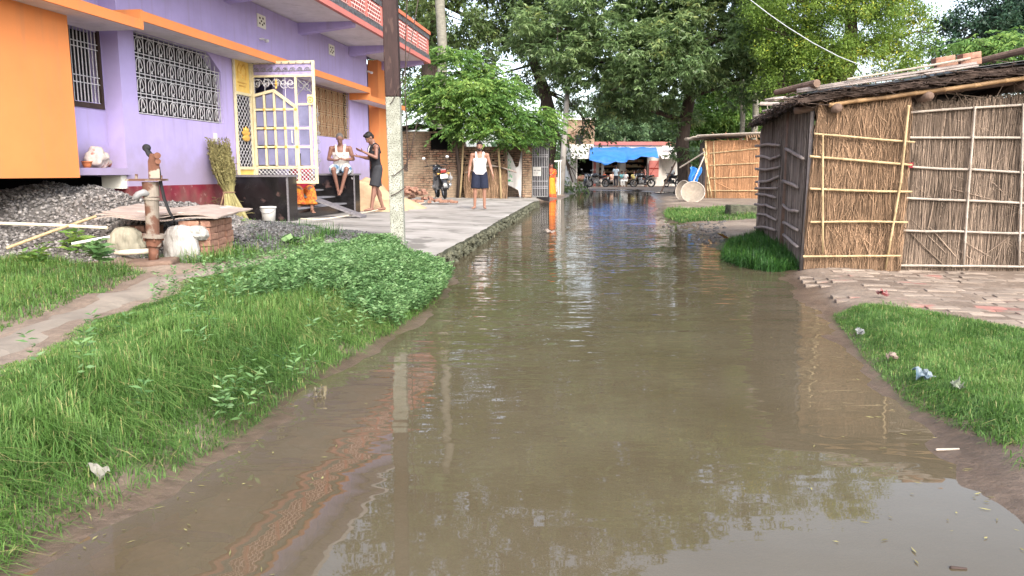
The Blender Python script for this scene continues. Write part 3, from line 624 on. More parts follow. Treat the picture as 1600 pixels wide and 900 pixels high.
# ================================================================ THE PURPLE HOUSE
O3 = (15.0, 6.9, 0.0)
ho = empty('house', HW(*O3), radians(82), 'purple and orange two storey house with pink lattice balcony left of the lane', 'house')
T = Matrix.Translation((-O3[0], -O3[1], 0))
def hb(): return MB(T)
def wallholes(mb, x0, x1, z0, z1, y0, y1, holes):
    xsn = sorted({x0, x1} | {h[0] for h in holes} | {h[1] for h in holes}); zsn = sorted({z0, z1} | {h[2] for h in holes} | {h[3] for h in holes})
    for a, c in zip(xsn[:-1], xsn[1:]):
        run = None
        for e, f_ in zip(zsn[:-1], zsn[1:]):
            cx, cz = (a+c)/2, (e+f_)/2; hole = any(h[0] < cx < h[1] and h[2] < cz < h[3] for h in holes)
            if not hole: run = (run[0], f_) if run else (e, f_)
            if hole and run: mb.box((a, y0, run[0]), (c, y1, run[1])); run = None
        if run: mb.box((a, y0, run[0]), (c, y1, run[1]))
Z1 = 4.46
mb = hb(); HOL = [(10.46,12.87,2.14,3.30), (16.87,19.30,2.14,3.30), (13.27,15.35,1.08,3.40)]
wallholes(mb, 10.10, 20.74, 1.11, Z1, 6.9, 7.12, HOL)
mb.box((9.02,7.16,1.37),(9.45,7.36,Z1)); mb.box((9.45,7.16,1.37),(10.10,7.36,2.25)); mb.box((9.45,7.16,3.2),(10.10,7.36,Z1))       # recessed bay
mb.box((10.04,7.16,2.25),(10.10,7.36,3.2))
mb.box((10.10,7.12,1.24),(10.40,7.36,Z1))
mb.box((20.74,7.25,.3),(21.74,7.45,Z1))                                                                  # recess before the orange end
mb.box((20.74,6.9,.3),(20.76,7.25,Z1))
mb.box((5.0,14.0,.2),(22.7,14.2,Z1)); mb.box((22.5,7.2,.2),(22.7,14.0,Z1)); mb.box((5.0,7.0,1.24),(5.2,14.0,Z1))
# chamfered top corner of the window opening
mb.add([(12.45,6.901,3.301),(12.871,6.901,3.301),(12.871,6.901,3.02),(12.45,7.11,3.301),(12.871,7.11,3.301),(12.871,7.11,3.02)], [(0,2,1),(3,4,5),(0,3,5,2)])
mb.build('wall', 'purple', ho)
# ledge under the recessed bay, pale beam return beneath
hb().box((8.82,6.86,1.27),(10.12,7.16,1.365)).build('ledge', 'purple', ho)
mb = hb(); mb.box((9.98,6.92,1.08),(10.10,7.22,1.265)); mb.build('beam', 'creamw', ho)
# upper storey set back behind the balcony
mb = hb(); mb.box((5.0,7.0,4.60),(22.5,7.2,7.7)); mb.box((22.3,7.2,4.60),(22.5,14,7.7)); mb.box((5.0,7.2,4.60),(5.2,14,7.7)); mb.box((5.0,13.8,4.60),(22.5,14,7.7)); mb.build('upper_wall', 'purple', ho)
hb().box((4.8,6.6,7.7),(22.8,14.3,7.85)).build('roof', 'ceil', ho)
# orange faces
hb().box((5.0,6.70,1.24),(8.86,7.0,3.19)).build('orange_wall', 'orange', ho)
hb().box((5.0,6.72,3.3),(8.95,7.0,Z1)).build('upper_panel', 'purple', ho)
hb().box((21.74,6.9,.30),(22.68,7.2,Z1)).build('orange_pilaster', 'orange', ho)
# dark plinth void under the overhang
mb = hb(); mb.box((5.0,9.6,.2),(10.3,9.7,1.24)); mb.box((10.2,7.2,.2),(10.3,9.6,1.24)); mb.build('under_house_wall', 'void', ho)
# maroon dado
hb().box((10.10,6.885,.2),(13.05,7.12,1.109)).build('dado', 'maroon', ho); hb().box((16.91,6.885,.2),(20.74,7.12,1.109)).build('dado', 'maroon', ho)
# stepped orange sunshade ledge, soffit
def ledge(x0, x1, z, yf=6.35, yb=6.9):
    hb().box((x0,yf,z),(x1,yf+.03,z+.13)).build('sunshade_fascia', 'orange', ho)
    hb().box((x0,yf+.03,z+.002),(x1,yb-.002,z+.125)).build('sunshade_slab', 'ceil', ho)
ledge(5.0, 9.86, 3.185, 6.35, 7.1); ledge(9.862, 19.35, 3.302); 
hb().box((9.80,6.345,3.20),(9.861,6.9,3.44)).build('sunshade_fascia', 'orange', ho)
hb().box((19.30,6.345,3.14),(19.36,6.9,3.305)).build('sunshade_fascia', 'orange', ho)
ledge(19.362, 22.9, 3.14, 6.45)
# soffit slab + balcony
hb().box((4.8,5.66,4.47),(22.5,7.0,4.595)).build('balcony_slab', 'ceil', ho)
by0, by1 = 5.60, 5.655
hb().box((4.8,by0-.03,4.44),(22.56,by1,4.55)).build('salmon_band', 'salmon', ho)
hb().box((4.8,by0-.015,4.551),(22.54,by1,4.68)).build('marbled_band', 'marble', ho)
hb().box((4.8,by0-.015,5.12),(22.54,by1,5.25)).build('marbled_band', 'marble', ho)
hb().box((4.8,by0-.04,5.251),(22.58,by1+.03,5.34)).build('vermilion_coping', 'redtop', ho)
mb = hb(); mb.box((4.8,by0+.012,4.681),(22.54,by1,5.119)); mb.build('balcony_back', 'salmon', ho)
x = 5.1; k = 0
while x < 22.3:
    x2 = min(x+.93, 22.42)
    o = MB().box((0,0,0),(x2-x,.014,.385)).build('lattice_panel', 'lattice', ho, loc=(x-O3[0], by0-.006-O3[1], 4.706))
    hb().box((x2+.008,by0-.012,4.682),(x2+.035,by0+.012,5.118)).build('lattice_frame', 'salmon', ho); hb().box((x-.035,by0-.012,4.682),(x-.008,by0+.012,5.118)).build('lattice_frame', 'salmon', ho)
    x += 1.08
mb = hb(); mb.box((22.5,5.66,4.44),(22.555,7.0,5.34)); mb.build('balcony_end', 'salmon', ho)
for x in (7.2, 10.2, 13.2, 16.36, 19.47, 22.2):
    mb = hb(); mb.add([(x-.11,5.70,4.47),(x+.11,5.70,4.47),(x+.11,6.9,4.47),(x-.11,6.9,4.47),(x-.11,5.70,4.38),(x+.11,5.70,4.38),(x+.11,6.9,4.24),(x-.11,6.9,4.24)], [(0,1,2,3),(7,6,5,4),(0,4,5,1),(1,5,6,2),(2,6,7,3),(3,7,4,0)]); mb.build('bracket_beam', 'purple', ho)
for (x, z, w_, h_) in ((14.5,4.17,.34,.24), (18.15,4.19,.34,.24)):
    v = hb().box((x-w_/2,6.88,z-h_/2),(x+w_/2,6.899,z+h_/2)).build('vent', 'creamw', ho)
    mb = hb()
    for (dx, dz) in ((-.08,.05),(.05,.06),(-.09,-.05),(.02,-.06),(.09,-.02),(-.02,.0)): mb.box((x+dx-.025,6.876,z+dz-.018),(x+dx+.025,6.8795,z+dz+.018))
    mb.build('vent_hole', 'dkwood', v)
for (x, z) in ((14.42,3.83), (20.72,4.02)):
    mb = hb(); mb.tube([(x,6.9,z),(x,6.84,z),(x,6.80,z-.02)], .022, 8); mb.ell((x,6.76,z-.035),(.035,.045,.035)); mb.build('lamp_bulb', 'white', ho)
hb().box((12.49,6.885,1.83),(12.61,6.899,1.97)).build('switch_box', 'white', ho, bevel=.004)
# roof over the recess at the far end
# ---- windows
def grille(win, x0, x1, z0, z1, y, m, nu, nr, chamf=None):
    mb = hb(); W_ = (x1-x0)/nu; R_ = (z1-z0)/nr
    def ok(x, z): return not chamf or (x-chamf[0])*chamf[2]+(z-chamf[1]) < 0
    for j in range(nr+1):
        for q in ((0, .82) if j < nr else (0,)):
            z = z0+(j+q)*R_
            if z <= z1: mb.box((x0,y,z-.006),(x1 if ok(x1, z) else x1-.3,y+.012,z+.006))
    for i in range(nu*2+1):
        x = x0+i*W_/2; mb.box((x-.005,y+.013,z0),(x+.005,y+.02,z1 if ok(x, z1) else z1-(x-chamf[0])*chamf[2]))
    for j in range(nr):
        for i in range(nu):
            cx = x0+(i+.5)*W_; zb = z0+j*R_
            if not ok(cx, zb+R_*.8): continue
            pts = [(cx-W_*.36, y-.004, zb+.03)] + [(cx-W_*.36*cos(a), y-.004, zb+R_*.5+R_*.28*sin(a)) for a in np.linspace(0, pi, 8)] + [(cx+W_*.36, y-.004, zb+.03)]
            mb.tube(pts, .006, 4)
            mb.tube([(cx, y-.006, zb+R_*.10),(cx-.05,y-.006,zb+R_*.3),(cx-.02,y-.006,zb+R_*.55),(cx,y-.006,zb+R_*.72),(cx+.02,y-.006,zb+R_*.55),(cx+.05,y-.006,zb+R_*.3),(cx,y-.006,zb+R_*.10)], .006, 4)
            mb.add([(cx-.028,y-.012,zb+.02),(cx+.028,y-.012,zb+.02),(cx,y-.012,zb+R_*.28)], [(0,1,2)])
    return mb.build('window_grille', m, win)
def window(x0, x1, z0, z1, m, pane, nu, nr, chamf=None):
    win = hb().box((x0-.001,7.06,z0-.001),(x1+.001,7.10,z1+.001)).build('window', pane, ho)
    mb = hb(); f_ = .035
    mb.box((x0,6.99,z0),(x1,7.05,z0+f_)); mb.box((x0,6.99,z0+f_),(x0+f_,7.05,z1)); mb.box((x1-f_,6.99,z0+f_),(x1,7.05,z1-(.3 if chamf else 0))); mb.build('window_frame', 'dkwood', win)
    grille(win, x0+.01, x1-.01, z0+.02, z1-.01, 6.925, m, nu, nr, chamf); return win
window(10.46,12.87,2.14,3.30,'iron','void',9,4,(12.45,3.30,.66))
w2_ = window(16.87,19.30,2.14,3.30,'tangrille','shutter',6,4)
mb = hb()
for k in range(1, 6): mb.box((16.87+k*.405-.012,7.05,2.15),(16.87+k*.405+.012,7.058,3.29))
mb.build('shutter_joint', 'dkwood', w2_)
# narrow barred window in the recessed bay
win = hb().box((9.45,7.30,2.25),(10.04,7.34,3.2)).build('window', 'void', ho)
mb = hb(); x0, x1, z0, z1 = 9.40, 10.06, 2.22, 3.22
mb.box((x0,7.14,z0-.05),(x1,7.2,z0+.02)); mb.box((x0,7.14,z0+.02),(x0+.06,7.2,z1)); mb.box((x1-.05,7.14,z0+.02),(x1,7.2,z1)); mb.build('window_frame', 'dkwood', win)
mb = hb()
for k in range(8): mb.tube([(x0+.09+k*.07,7.165,z0+.02),(x0+.09+k*.07,7.165,z1)], .008, 5)
for z in (2.49,2.58,2.95,3.02): mb.box((x0+.05,7.15,z),(x1-.05,7.156,z+.012))
mb.build('window_bars', 'iron', win)
# interior darkness behind door
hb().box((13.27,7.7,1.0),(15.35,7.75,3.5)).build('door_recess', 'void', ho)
# floor slab of landing inside the door
hb().box((13.27,6.9,.9),(15.35,7.7,1.08)).build('doorstep', 'tread', ho)
# ---- black granite plinth blocks and stairs
def block(x0, x1, y0, y1, z0, z1):
    p = hb().box((x0,y0,z0),(x1,y1,z1-.04)).build('entrance_plinth', 'granite', ho)
    mb = hb(); mb.box((x0-.03,y0-.03,z1-.039),(x1+.03,y1,z1)); mb.box((x0-.003,y0-.004,z0),(x0+.03,y0+.02,z1-.04)); mb.build('plinth_edge', 'granite_edge', p)
block(13.06,13.46,5.86,6.88,.2,1.265); block(16.55,16.90,5.86,6.88,.2,1.285)
for k, (ly, z) in enumerate(((6.84,1.08),(6.58,.94),(6.31,.79),(6.05,.64))):
    s = hb().box((13.465,ly+.02,.2),(16.545,6.88+.001*k,z-.032)).build('stair', 'granite', ho)
    hb().box((13.465,ly,z-.03),(16.545,min(ly+.28,6.9)-.002,z)).build('stair_tread', 'tread', s)
# granite ramp plank lying over the steps: a separate thing
rp = [HW(14.55,6.45,.93), HW(14.9,5.1,.42)]
mb = MB(); d = (rp[1]-rp[0]); sd_ = Vector((cos(A)*0+sin(A), cos(A), 0))*.17
a, c = rp[0]+Vector((0,0,.05)), rp[1]+Vector((0,0,.03))
mb.add([a-sd_, a+sd_, c+sd_, c-sd_, a-sd_-Vector((0,0,.04)), a+sd_-Vector((0,0,.04)), c+sd_-Vector((0,0,.04)), c-sd_-Vector((0,0,.04))], [(0,1,2,3),(7,6,5,4),(0,4,5,1),(1,5,6,2),(2,6,7,3),(3,7,4,0)])
tag(mb.build('stone_plank', 'granite_edge'), 'grey stone plank laid as a ramp over the dark front steps', 'plank')

# ---- fixed side panel of the gate (left of the leaf)
def bar(mb, a, c, w_=.035, dpt=.03):
    a = Vector(a); c = Vector(c); d = (c-a); L = d.length; R = d.to_track_quat('Z', 'Y').to_matrix(); mb.cbox(tuple((a+c)/2), (w_, w_ if dpt is None else dpt, L), R)
gp = hb().box((13.262,6.86,3.37),(13.88,6.90,3.41)).build('gate_side_panel', 'cream', ho)
mb = hb()
for x in (13.275, 13.865): mb.box((x-.02,6.85,1.09),(x+.02,6.89,3.369))
for z in (2.70,1.36): mb.box((13.296,6.85,z),(13.844,6.89,z+.05))
mb.build('panel_frame', 'cream', gp)
hb().box((13.3,6.872,2.752),(13.84,6.882,3.368)).build('yellow_plate', 'yellow', gp)
mb = hb()
for pts in ([(.13,.12),(.12,.3),(.2,.4),(.28,.34),(.24,.22),(.17,.24)], [(.42,.12),(.44,.3),(.36,.4),(.3,.34)], [(.12,.06),(.44,.06)], [(.16,.0),(.40,.0)], [(.30,.14),(.32,.2),(.38,.2)]):
    mb.tube([(13.28+p[0],6.866,2.86+p[1]) for p in pts], .011, 5)
mb.build('relief', 'gold', gp)
mb = hb()
def lattice(mb, x0, x1, z0, z1, y, st, r=.0065):
    W_, H_ = x1-x0, z1-z0; n = int((W_+H_)/st)+1
    for k in range(1, n+1):
        s = k*st
        a = (x0+min(s, W_), z0+max(0, s-W_)); c = (x0+max(0, s-H_), z0+min(s, H_))
        mb.tube([(a[0],y,a[1]),(c[0],y,c[1])], r, 4); mb.tube([(x0+x1-a[0],y+.012,a[1]),(x0+x1-c[0],y+.012,c[1])], r, 4)
lattice(mb, 13.3, 13.84, 1.41, 2.70, 6.87, .115); mb.build('lattice', 'iron', gp)
mb = hb(); cx, cz = 13.57, 1.98
for a in (-70,-35,0,35,70): mb.ell((cx+.09*sin(radians(a)),6.845,cz+.09*cos(radians(a))),(.035,.02,.075),Matrix.Rotation(radians(a),3,'Y'),8,6)
mb.ell((cx,6.845,cz-.05),(.14,.035,.06),None,10,6); mb.build('lotus_ornament', 'gold', gp)
hb().box((13.3,6.872,1.15),(13.84,6.882,1.358)).build('yellow_plate', 'yellow', gp)

# ---- the gate leaf, swung open square to the wall (a part of the house, hinged)
GY, GX0 = 6.86, 13.90
def gq(px, py): return ((px-385)/102*1.23, 1.30+(270-py)/87.5)    # picture -> leaf plane
def LP(u, z, o=0): return (GX0+o, GY-u, z)
def lb_(mb, u0, z0, u1, z1, o=0, d=.03): mb.box((GX0+o-d/2, GY-u1, z0), (GX0+o+d/2, GY-u0, z1))
ZB, ZT, UW = 1.10, 3.34, 1.24
def lbar(mb, pa, pb, w_=.04, o=0, d=.035):
    a = gq(*pa); c = gq(*pb); bar(mb, LP(a[0],a[1],o), LP(c[0],c[1],o), w_, d)
mb = hb()
lb_(mb, 0, ZB, .05, ZT); lb_(mb, UW-.05, ZB, UW, ZT); lb_(mb, .051, ZT-.05, UW-.051, ZT); lb_(mb, .051, ZB, UW-.051, ZB+.05)
z2 = gq(0,115)[1]; lb_(mb, .051, z2-.02, UW-.051, z2+.02); uD = gq(457,0)[0]; lb_(mb, uD-.02, ZB+.051, uD+.02, z2-.021)
z3 = gq(0,261)[1]; lb_(mb, .051, z3-.025, uD-.021, z3+.025); lb_(mb, uD+.021, z3-.025, UW-.051, z3+.025)
gl_ = mb.build('gate_leaf', 'cream', ho)
# door within the leaf
mb = hb()
u_cols = [.10, .34, .56, .78, 1.0]; sc_ = (uD-.05)/ (u_cols[-1])
ucs = [.055+i*(uD-.08)/4 for i in range(5)]
zt_l, zt_p, zt_r = gq(0,146)[1], gq(0,138)[1], gq(0,163)[1]; zr1 = gq(0,168)[1]; zr2 = gq(0,198)[1]; zr3 = gq(0,228)[1]
up_ = ucs[2]
def ztop(u): return zt_l+(zt_p-zt_l)*(u-ucs[0])/(up_-ucs[0]) if u < up_ else zt_p+(zt_r-zt_p)*(u-up_)/(ucs[4]-up_)
for u in ucs: lb_(mb, u-.018, z3+.03, u+.018, ztop(u), -.03, .03)
for z in (zr1, zr2, zr3): lb_(mb, .04, z-.018, uD-.02, z+.018, -.032, .03)
bar(mb, LP(ucs[0],ztop(ucs[0]),-.03), LP(up_,zt_p,-.03), .05, .05); bar(mb, LP(up_,zt_p,-.03), LP(ucs[4],zt_r,-.03), .05, .05)
mb.build('door_frame', 'cream', gl_)
mb = hb()
for i in range(4):
    for (a, c) in ((z3+.03, zr3-.02), (zr3+.02, zr2-.02), (zr2+.02, zr1-.02)): lb_(mb, ucs[i]+.03, a+.015, ucs[i+1]-.03, c-.015, -.02, .008)
    a, c = ucs[i]+.03, ucs[i+1]-.03; mb.add([LP(a,zr1+.03,-.02),LP(c,zr1+.03,-.02),LP(c,ztop(c)-.04,-.02),LP(a,ztop(a)-.04,-.02)], [(0,1,2,3)])
mb.build('door_pane', 'glass', gl_)
mb = hb()
for u in ucs[1:4]+[uD]:
    for z in (zr1, zr2, zr3): mb.cbox(LP(u, z, -.052), (.012,.045,.045), Matrix.Rotation(pi/4,3,'X'))
mb.build('gold_boss', 'gold', gl_)
hu = ucs[3]+.14; mb = hb(); mb.tube([LP(hu,zr2-.05,-.045),LP(hu,zr2-.05,-.075),LP(hu,zr2-.27,-.075),LP(hu,zr2-.27,-.045)], .01, 6); mb.build('door_handle', 'white', gl_)
# right strip of the leaf
mb = hb(); uS = uD+.26
lb_(mb, uS-.018, z3+.026, uS+.018, gq(0,150)[1]); 
for py in (160,198,228): z = gq(0,py)[1]; lb_(mb, uD+.021, z-.018, uS-.02, z+.018, 0)
mb.build('strip_frame', 'cream', gl_)
mb = hb()
for (a, c) in ((261,228),(228,198),(198,160)): lb_(mb, uD+.04, gq(0,a)[1]+.04, uS-.035, gq(0,c)[1]-.03, .01, .008)
mb.build('strip_pane', 'glass', gl_)
za, zb_ = gq(0,161)[1], gq(0,147)[1]; lb2 = hb(); lb_(lb2, uS-.03, za, UW-.04, zb_+.02, -.03, .02); bx = lb2.build('medallion_plate', 'cream', gl_)
mb = hb(); c = LP((uS+UW-.05)/2, (za+zb_+.02)/2, -.045)
mb.tube([(c[0], c[1]+.05*cos(a), c[2]+.05*sin(a)) for a in np.linspace(0, 2*pi, 14)], .008, 5); mb.ell(c, (.012,.02,.02)); mb.build('medallion', 'gold', gl_)
lb2 = hb(); lb_(lb2, uS+.02, z3+.027, UW-.052, za-.01, .012, .006); lb2.build('scroll_panel', 'scroll', gl_)
lb2 = hb(); lb_(lb2, .052, z2+.022, UW-.052, ZT-.052, .012, .006); lb2.build('scroll_panel', 'scroll', gl_)
mb = hb()
def curl(mb, u, z, r, o, a0=0, turns=1.2, sgn=1, rad=.006):
    mb.tube([LP(u+sgn*r*(1-k/14*.75)*cos(a0+turns*2*pi*k/14), z+r*(1-k/14*.75)*sin(a0+turns*2*pi*k/14), o) for k in range(15)], rad, 4)
for k in range(8): curl(mb, .13+k*.142, z2+.10, .075, -.004, 0, .5, -1); curl(mb, .13+k*.142, z2+.09, .05, -.006, 0, .5, -1)
for k in range(9): mb.box((GX0-.03, GY-(.06+k*.14)-.012, ZT-.045), (GX0-.018, GY-(.06+k*.14)+.012, ZT-.018))
for k in range(6): curl(mb, uS+.14, z3+.12+k*.17, .05, -.004, k*pi, 1.0, 1 if k % 2 else -1)
curl(mb, uD+.12, gq(0,130)[1], .09, -.004); curl(mb, UW-.16, gq(0,132)[1], .09, -.004, pi, 1.2, -1)
mb.tube([LP(uD+.03,gq(0,145)[1],0), LP(UW-.06,gq(0,120)[1],0)], .008, 4); mb.tube([LP(uD+.03,gq(0,120)[1],0), LP(UW-.06,gq(0,143)[1],0)], .008, 4)
mb.tube([LP(.05,z2+.09,.002), LP(UW-.05,z2+.09,.002)], .006, 4); mb.tube([LP(uS+.14,z3+.03,.002), LP(uS+.14,za-.02,.002)], .006, 4); mb.build('scrollwork', 'greyiron', gl_)
mb = hb()
for (px, s) in ((395,1),(410,1),(425,1),(438,-1),(449,-1)): u, z = gq(px,127); curl(mb, u, z, .10, 0, 0 if s > 0 else pi, 1.3, s, .007); curl(mb, u, z+.01, .06, 0, pi/2, 1, -s, .006)
for k in range(5): mb.tube([LP(.06+k*.2,z2-.02,.004), LP(.06+k*.2,ztop(min(max(.06+k*.2,ucs[0]),ucs[4]))+.02,.004)], .006, 4)
mb.tube([LP(.05,gq(0,127)[1],.006), LP(uD-.02,gq(0,127)[1],.006)], .006, 4); mb.build('scrollwork', 'iron', gl_)
mb = hb(); u, z = gq(426,128); mb.lathe([(0,-.09),(.02,-.07),(.012,-.03),(.03,0),(.012,.03),(.02,.05),(0,.10)], 8, LP(u, z, -.02)); mb.build('finial', 'gold', gl_)
def llat(mb, u0, u1, z0, z1, st):
    W_, H_ = u1-u0, z1-z0; n = int((W_+H_)/st)+1
    for k in range(1, n+1):
        s = k*st; a = (u0+min(s, W_), z0+max(0, s-W_)); c = (u0+max(0, s-H_), z0+min(s, H_))
        mb.tube([LP(*a), LP(*c)], .007, 4); mb.tube([LP(u0+u1-a[0],a[1],.012), LP(u0+u1-c[0],c[1],.012)], .007, 4)
mb = hb(); llat(mb, .05, uD-.02, ZB+.05, z3-.02, .075); llat(mb, uD+.02, UW-.05, ZB+.05, z3-.02, .075); mb.build('lattice', 'iron', gl_)

# ================================================================ helpers for places on upright planes
def VP(px, py, a, c, off=0.0):
    """where the sight line meets the upright plane through ground points a, c"""
    d = ray(px, py); e = Vector((c.x-a.x, c.y-a.y)); n = Vector((e.y, -e.x)).normalized()
    if n.y > 0: n = -n
    t = (n.x*a.x+n.y*a.y+off)/(n.x*d.x+n.y*d.y); return Vector((d.x*t, d.y*t, CZ+d.z*t))
def adopt(o, root): o.parent = root; o.location = -Vector(root.location); return o
def reed_wall(name, m, quad, n, r, root, rs, tilt=.05, bend=.01, ragged=.06, wild=0.0, thick=.03, nrm=(0,-1,0)):
    """quad: bottom-left, bottom-right, top-right, top-left"""
    bl, br, tr, tl = [np.array(q) for q in quad]; nn = np.array(nrm, float)
    u = rs.random(n); du = rs.normal(size=n)*tilt; v0 = np.zeros(n); v1 = 1+rs.normal(size=n)*ragged
    k = rs.random(n) < .5; v0 = np.where(k, rs.random(n)*.6, v0); v1 = np.where(k, v0+rs.uniform(.25,.6,n), v1); v1 = np.minimum(v1, 1+ragged*rs.random(n))
    if wild: w = rs.random(n) < wild; v0 = np.where(w, rs.random(n)*.9, v0); du = np.where(w, rs.normal(size=n)*.75, du); v1 = np.where(w, v0+rs.uniform(.1,.3,n), v1)
    def P(u, v): return (bl+(br-bl)*u[:,None])*(1-v[:,None])+(tl+(tr-tl)*u[:,None])*v[:,None]
    dep = rs.random(n)*thick
    u2 = np.clip(u+du*(v1-v0), -.01, 1.01)
    P0 = P(u, v0)+nn*dep[:,None]; P1 = P(u2, v1)+nn*(dep+rs.random(n)*.02)[:,None]
    ww = w if wild else np.zeros(n, bool)
    V, Fq = stalks(P0, P1, r*rs.uniform(.6,1.4,n)*np.where(ww, 1.25, 1), bend, rs)
    patch = np.sin(u*11+3*np.sin(v0*5+1))*np.cos(v0*7+2*np.sin(u*6))
    tone = np.clip(.45+.24*rs.normal(size=n)+.12*np.sin(u*37)+.28*patch*(v0 > 0)+np.where(ww, .15, 0), 0, 1)
    return adopt(npmesh(name, V, Fq, m, np.repeat(tone, 6)), root)
def batten(pts, r, m, root, rs, name='batten', nodes=True, n=8):
    mb = MB(); P = []; Rr = []
    for a, c in zip(pts[:-1], pts[1:]):
        L = (c-a).length; k = max(2, int(L/.28)) if nodes else 3
        for i in range(k):
            q = a.lerp(c, i/k)+Vector((0,0,rs.uniform(-.006,.006)))
            if nodes: P += [q-(c-a).normalized()*.012, q, q+(c-a).normalized()*.012]; Rr += [r, r*1.3, r]
            else: P.append(q); Rr.append(r*rs.uniform(.85,1.15))
    P.append(pts[-1]); Rr.append(r*.85); mb.tube(P, Rr, n); return adopt(mb.build(name, m, smooth=True), root)

# ================================================================ THE BIG REED HUT, right
z8 = lambda x, y: (1160+x/2.5, 60+y/2.5)
C0 = G(1255,416,.19); C1 = G(1572,421,.19); C1.y -= .25; dF = (C1-C0).normalized(); C2 = C0+dF*4.6
S1 = G(1187,372,.19); dS = (S1-C0).normalized(); nF = np.array((dF.y, -dF.x, 0)); nF = nF if nF[1] < 0 else -nF
nS = np.array((-dS.y, dS.x, 0)); nS = nS if nS[0] < 0 else -nS
hut = empty('reed_hut', C0, 0, 'large hut of upright reeds tied with bamboo battens under a patched sloping roof', 'hut')
rr_ = np.random.RandomState(21); rp_ = random.Random(21)
FP = lambda x, y, o=0: VP(*z8(x, y), C0, C1, o)
SPn = lambda x, y, o=0: VP(*z8(x, y), C0, S1, o)
def cl(v, z=.16): v = Vector(v); v.z = z; return v
def backer(name, q, t, nrm):
    mb = MB(); n_ = Vector(nrm)*-t; q = [Vector(p) for p in q]; mb.add(q+[p+n_ for p in q], [(0,1,2,3),(7,6,5,4),(0,4,5,1),(1,5,6,2),(2,6,7,3),(3,7,4,0)]); return adopt(mb.build(name, 'backing'), hut)
# front right panel
b1 = cl(FP(606,900)); t1 = FP(650,268); b2 = cl(C2); t2 = Vector((C2.x, C2.y, t1.z+.12*(C2-t1).length*.5)); t1b = Vector((b1.x, b1.y, t1.z-.0))
q = [b1, b2, t2, t1b]; backer('front_core', q, .03, nF)
reed_wall('front_panel', 'reedg', q, 9500, .0044, hut, rr_, .03, .008, .03, .10, .04, nF)
for (xa, ya, xb, yb) in ((650,290,1030,265),(650,390,1030,388),(645,502,1030,520),(628,625,1030,640),(605,748,1030,758),(605,884,1030,887)):
    a = FP(xa, ya)+Vector(nF)*.075; c = FP(xb, yb)+Vector(nF)*.075; e = c+(c-a)*1.0; batten([a, c, e], .0135, 'bamboog', hut, rp_)
batten([FP(897,275)+Vector(nF)*.098, FP(872,600)+Vector(nF)*.098, FP(855,890)+Vector(nF)*.075], .013, 'bamboog', hut, rp_)
batten([FP(1085,262)+Vector(nF)*.098, FP(1070,890)+Vector(nF)*.075], .013, 'bamboog', hut, rp_)
# golden door panel, hung a little proud of the wall
off = .10; nv = Vector(nF)*off
d_bl = cl(FP(232,893)+nv, .17); d_br = cl(FP(605,893)+nv, .17); d_tr = FP(640,262)+nv; d_tl = FP(290,312)+nv
door = adopt(MB().add([d_bl+Vector((0,0,.02)), d_br+Vector((0,0,.02)), d_tr-Vector((0,0,.06)), d_tl-Vector((0,0,.06))], [(0,1,2,3)]).build('door_panel', 'backing', thick=.02), hut)
def dad(o): o.parent = door; o.location = (0,0,0); return o
dr = [reed_wall('straw_layer', 'straw', [d_bl, d_br, d_tr, d_tl], 11000, .0032, hut, rr_, .12, .018, .03, .62, .05, nF)]
dad(dr[0])
for (xa, ya, xb, yb, r) in ((275,378,655,408,.012),(258,462,645,495,.014),(258,588,645,597,.014),(260,712,628,714,.013),(232,845,602,842,.012)):
    dad(batten([FP(xa, ya)+nv+Vector(nF)*.105, FP(xb, yb)+nv+Vector(nF)*.105], r, 'bamboo', hut, rp_))
dad(batten([FP(303,385)+nv+Vector(nF)*.125, FP(303,832)+nv+Vector(nF)*.125], .012, 'bamboo', hut, rp_))
dad(batten([FP(630,272)+nv+Vector(nF)*.125, FP(600,560)+nv+Vector(nF)*.125, FP(545,895)+nv+Vector(nF)*.08], .014, 'bamboo', hut, rp_))
mb = MB(); c = FP(640,497)+nv+Vector(nF)*.1
for k in range(5): mb.tube([c+Vector((rp_.uniform(-.03,.03),0,rp_.uniform(-.03,.03))) for _ in range(4)], .006, 5)
M['redcloth'] = mat('red_rag', (.35,.03,.05), .9, 9, .3); dad(adopt(mb.build('tie_rag', 'redcloth'), hut))
# side walls toward the lane
def sidewall(name, xa, xb, ytA, ytB, n, m):
    a = cl(SPn(xa, 800)); c = cl(SPn(xb, 800)); ta = SPn(xa, ytA); tc_ = SPn(xb, ytB)
    qq = [a, c, Vector((c.x, c.y, tc_.z)), Vector((a.x, a.y, ta.z))]; backer('side_core', qq, .03, nS)
    return reed_wall(name, m, qq, n*2, .0068, hut, rr_, .02, .006, .02, .04, .03, nS)
sidewall('side_panel', 66, 176, 350, 300, 1100, 'reedd'); sidewall('side_panel', 179, 237, 310, 285, 900, 'reedd')
for (pts) in (((68,420),(120,414),(165,418)), ((70,461),(100,460),(130,472),(165,458)), ((68,508),(110,514),(165,502)), ((70,560),(110,560),(160,540)), ((68,585),(155,586)), ((70,608),(110,612),(150,622)), ((66,648),(110,652),(150,666)), ((75,686),(110,690),(150,710)), ((65,738),(110,738),(148,750)),
              ((190,430),(225,450),(262,470)), ((180,556),(240,582)), ((180,652),(205,672),(240,676)), ((182,718),(240,750)), ((182,768),(240,815))):
    batten([SPn(x, y, 0)+Vector(nS)*.07 for x, y in pts], .021, 'stickg', hut, rp_, nodes=False)
def post(a, c, r, name='corner_post', m='log'):
    return adopt(MB().tube([a, a.lerp(c, .5)+Vector((.01,.0,0)), c], [r*1.1, r, r*.9], 9).build(name, m, smooth=True), hut)
p_ = SPn(178,600)+Vector(nS)*.02; post(Vector((p_.x, p_.y, .1)), Vector((p_.x, p_.y, SPn(178,285).z)), .055)
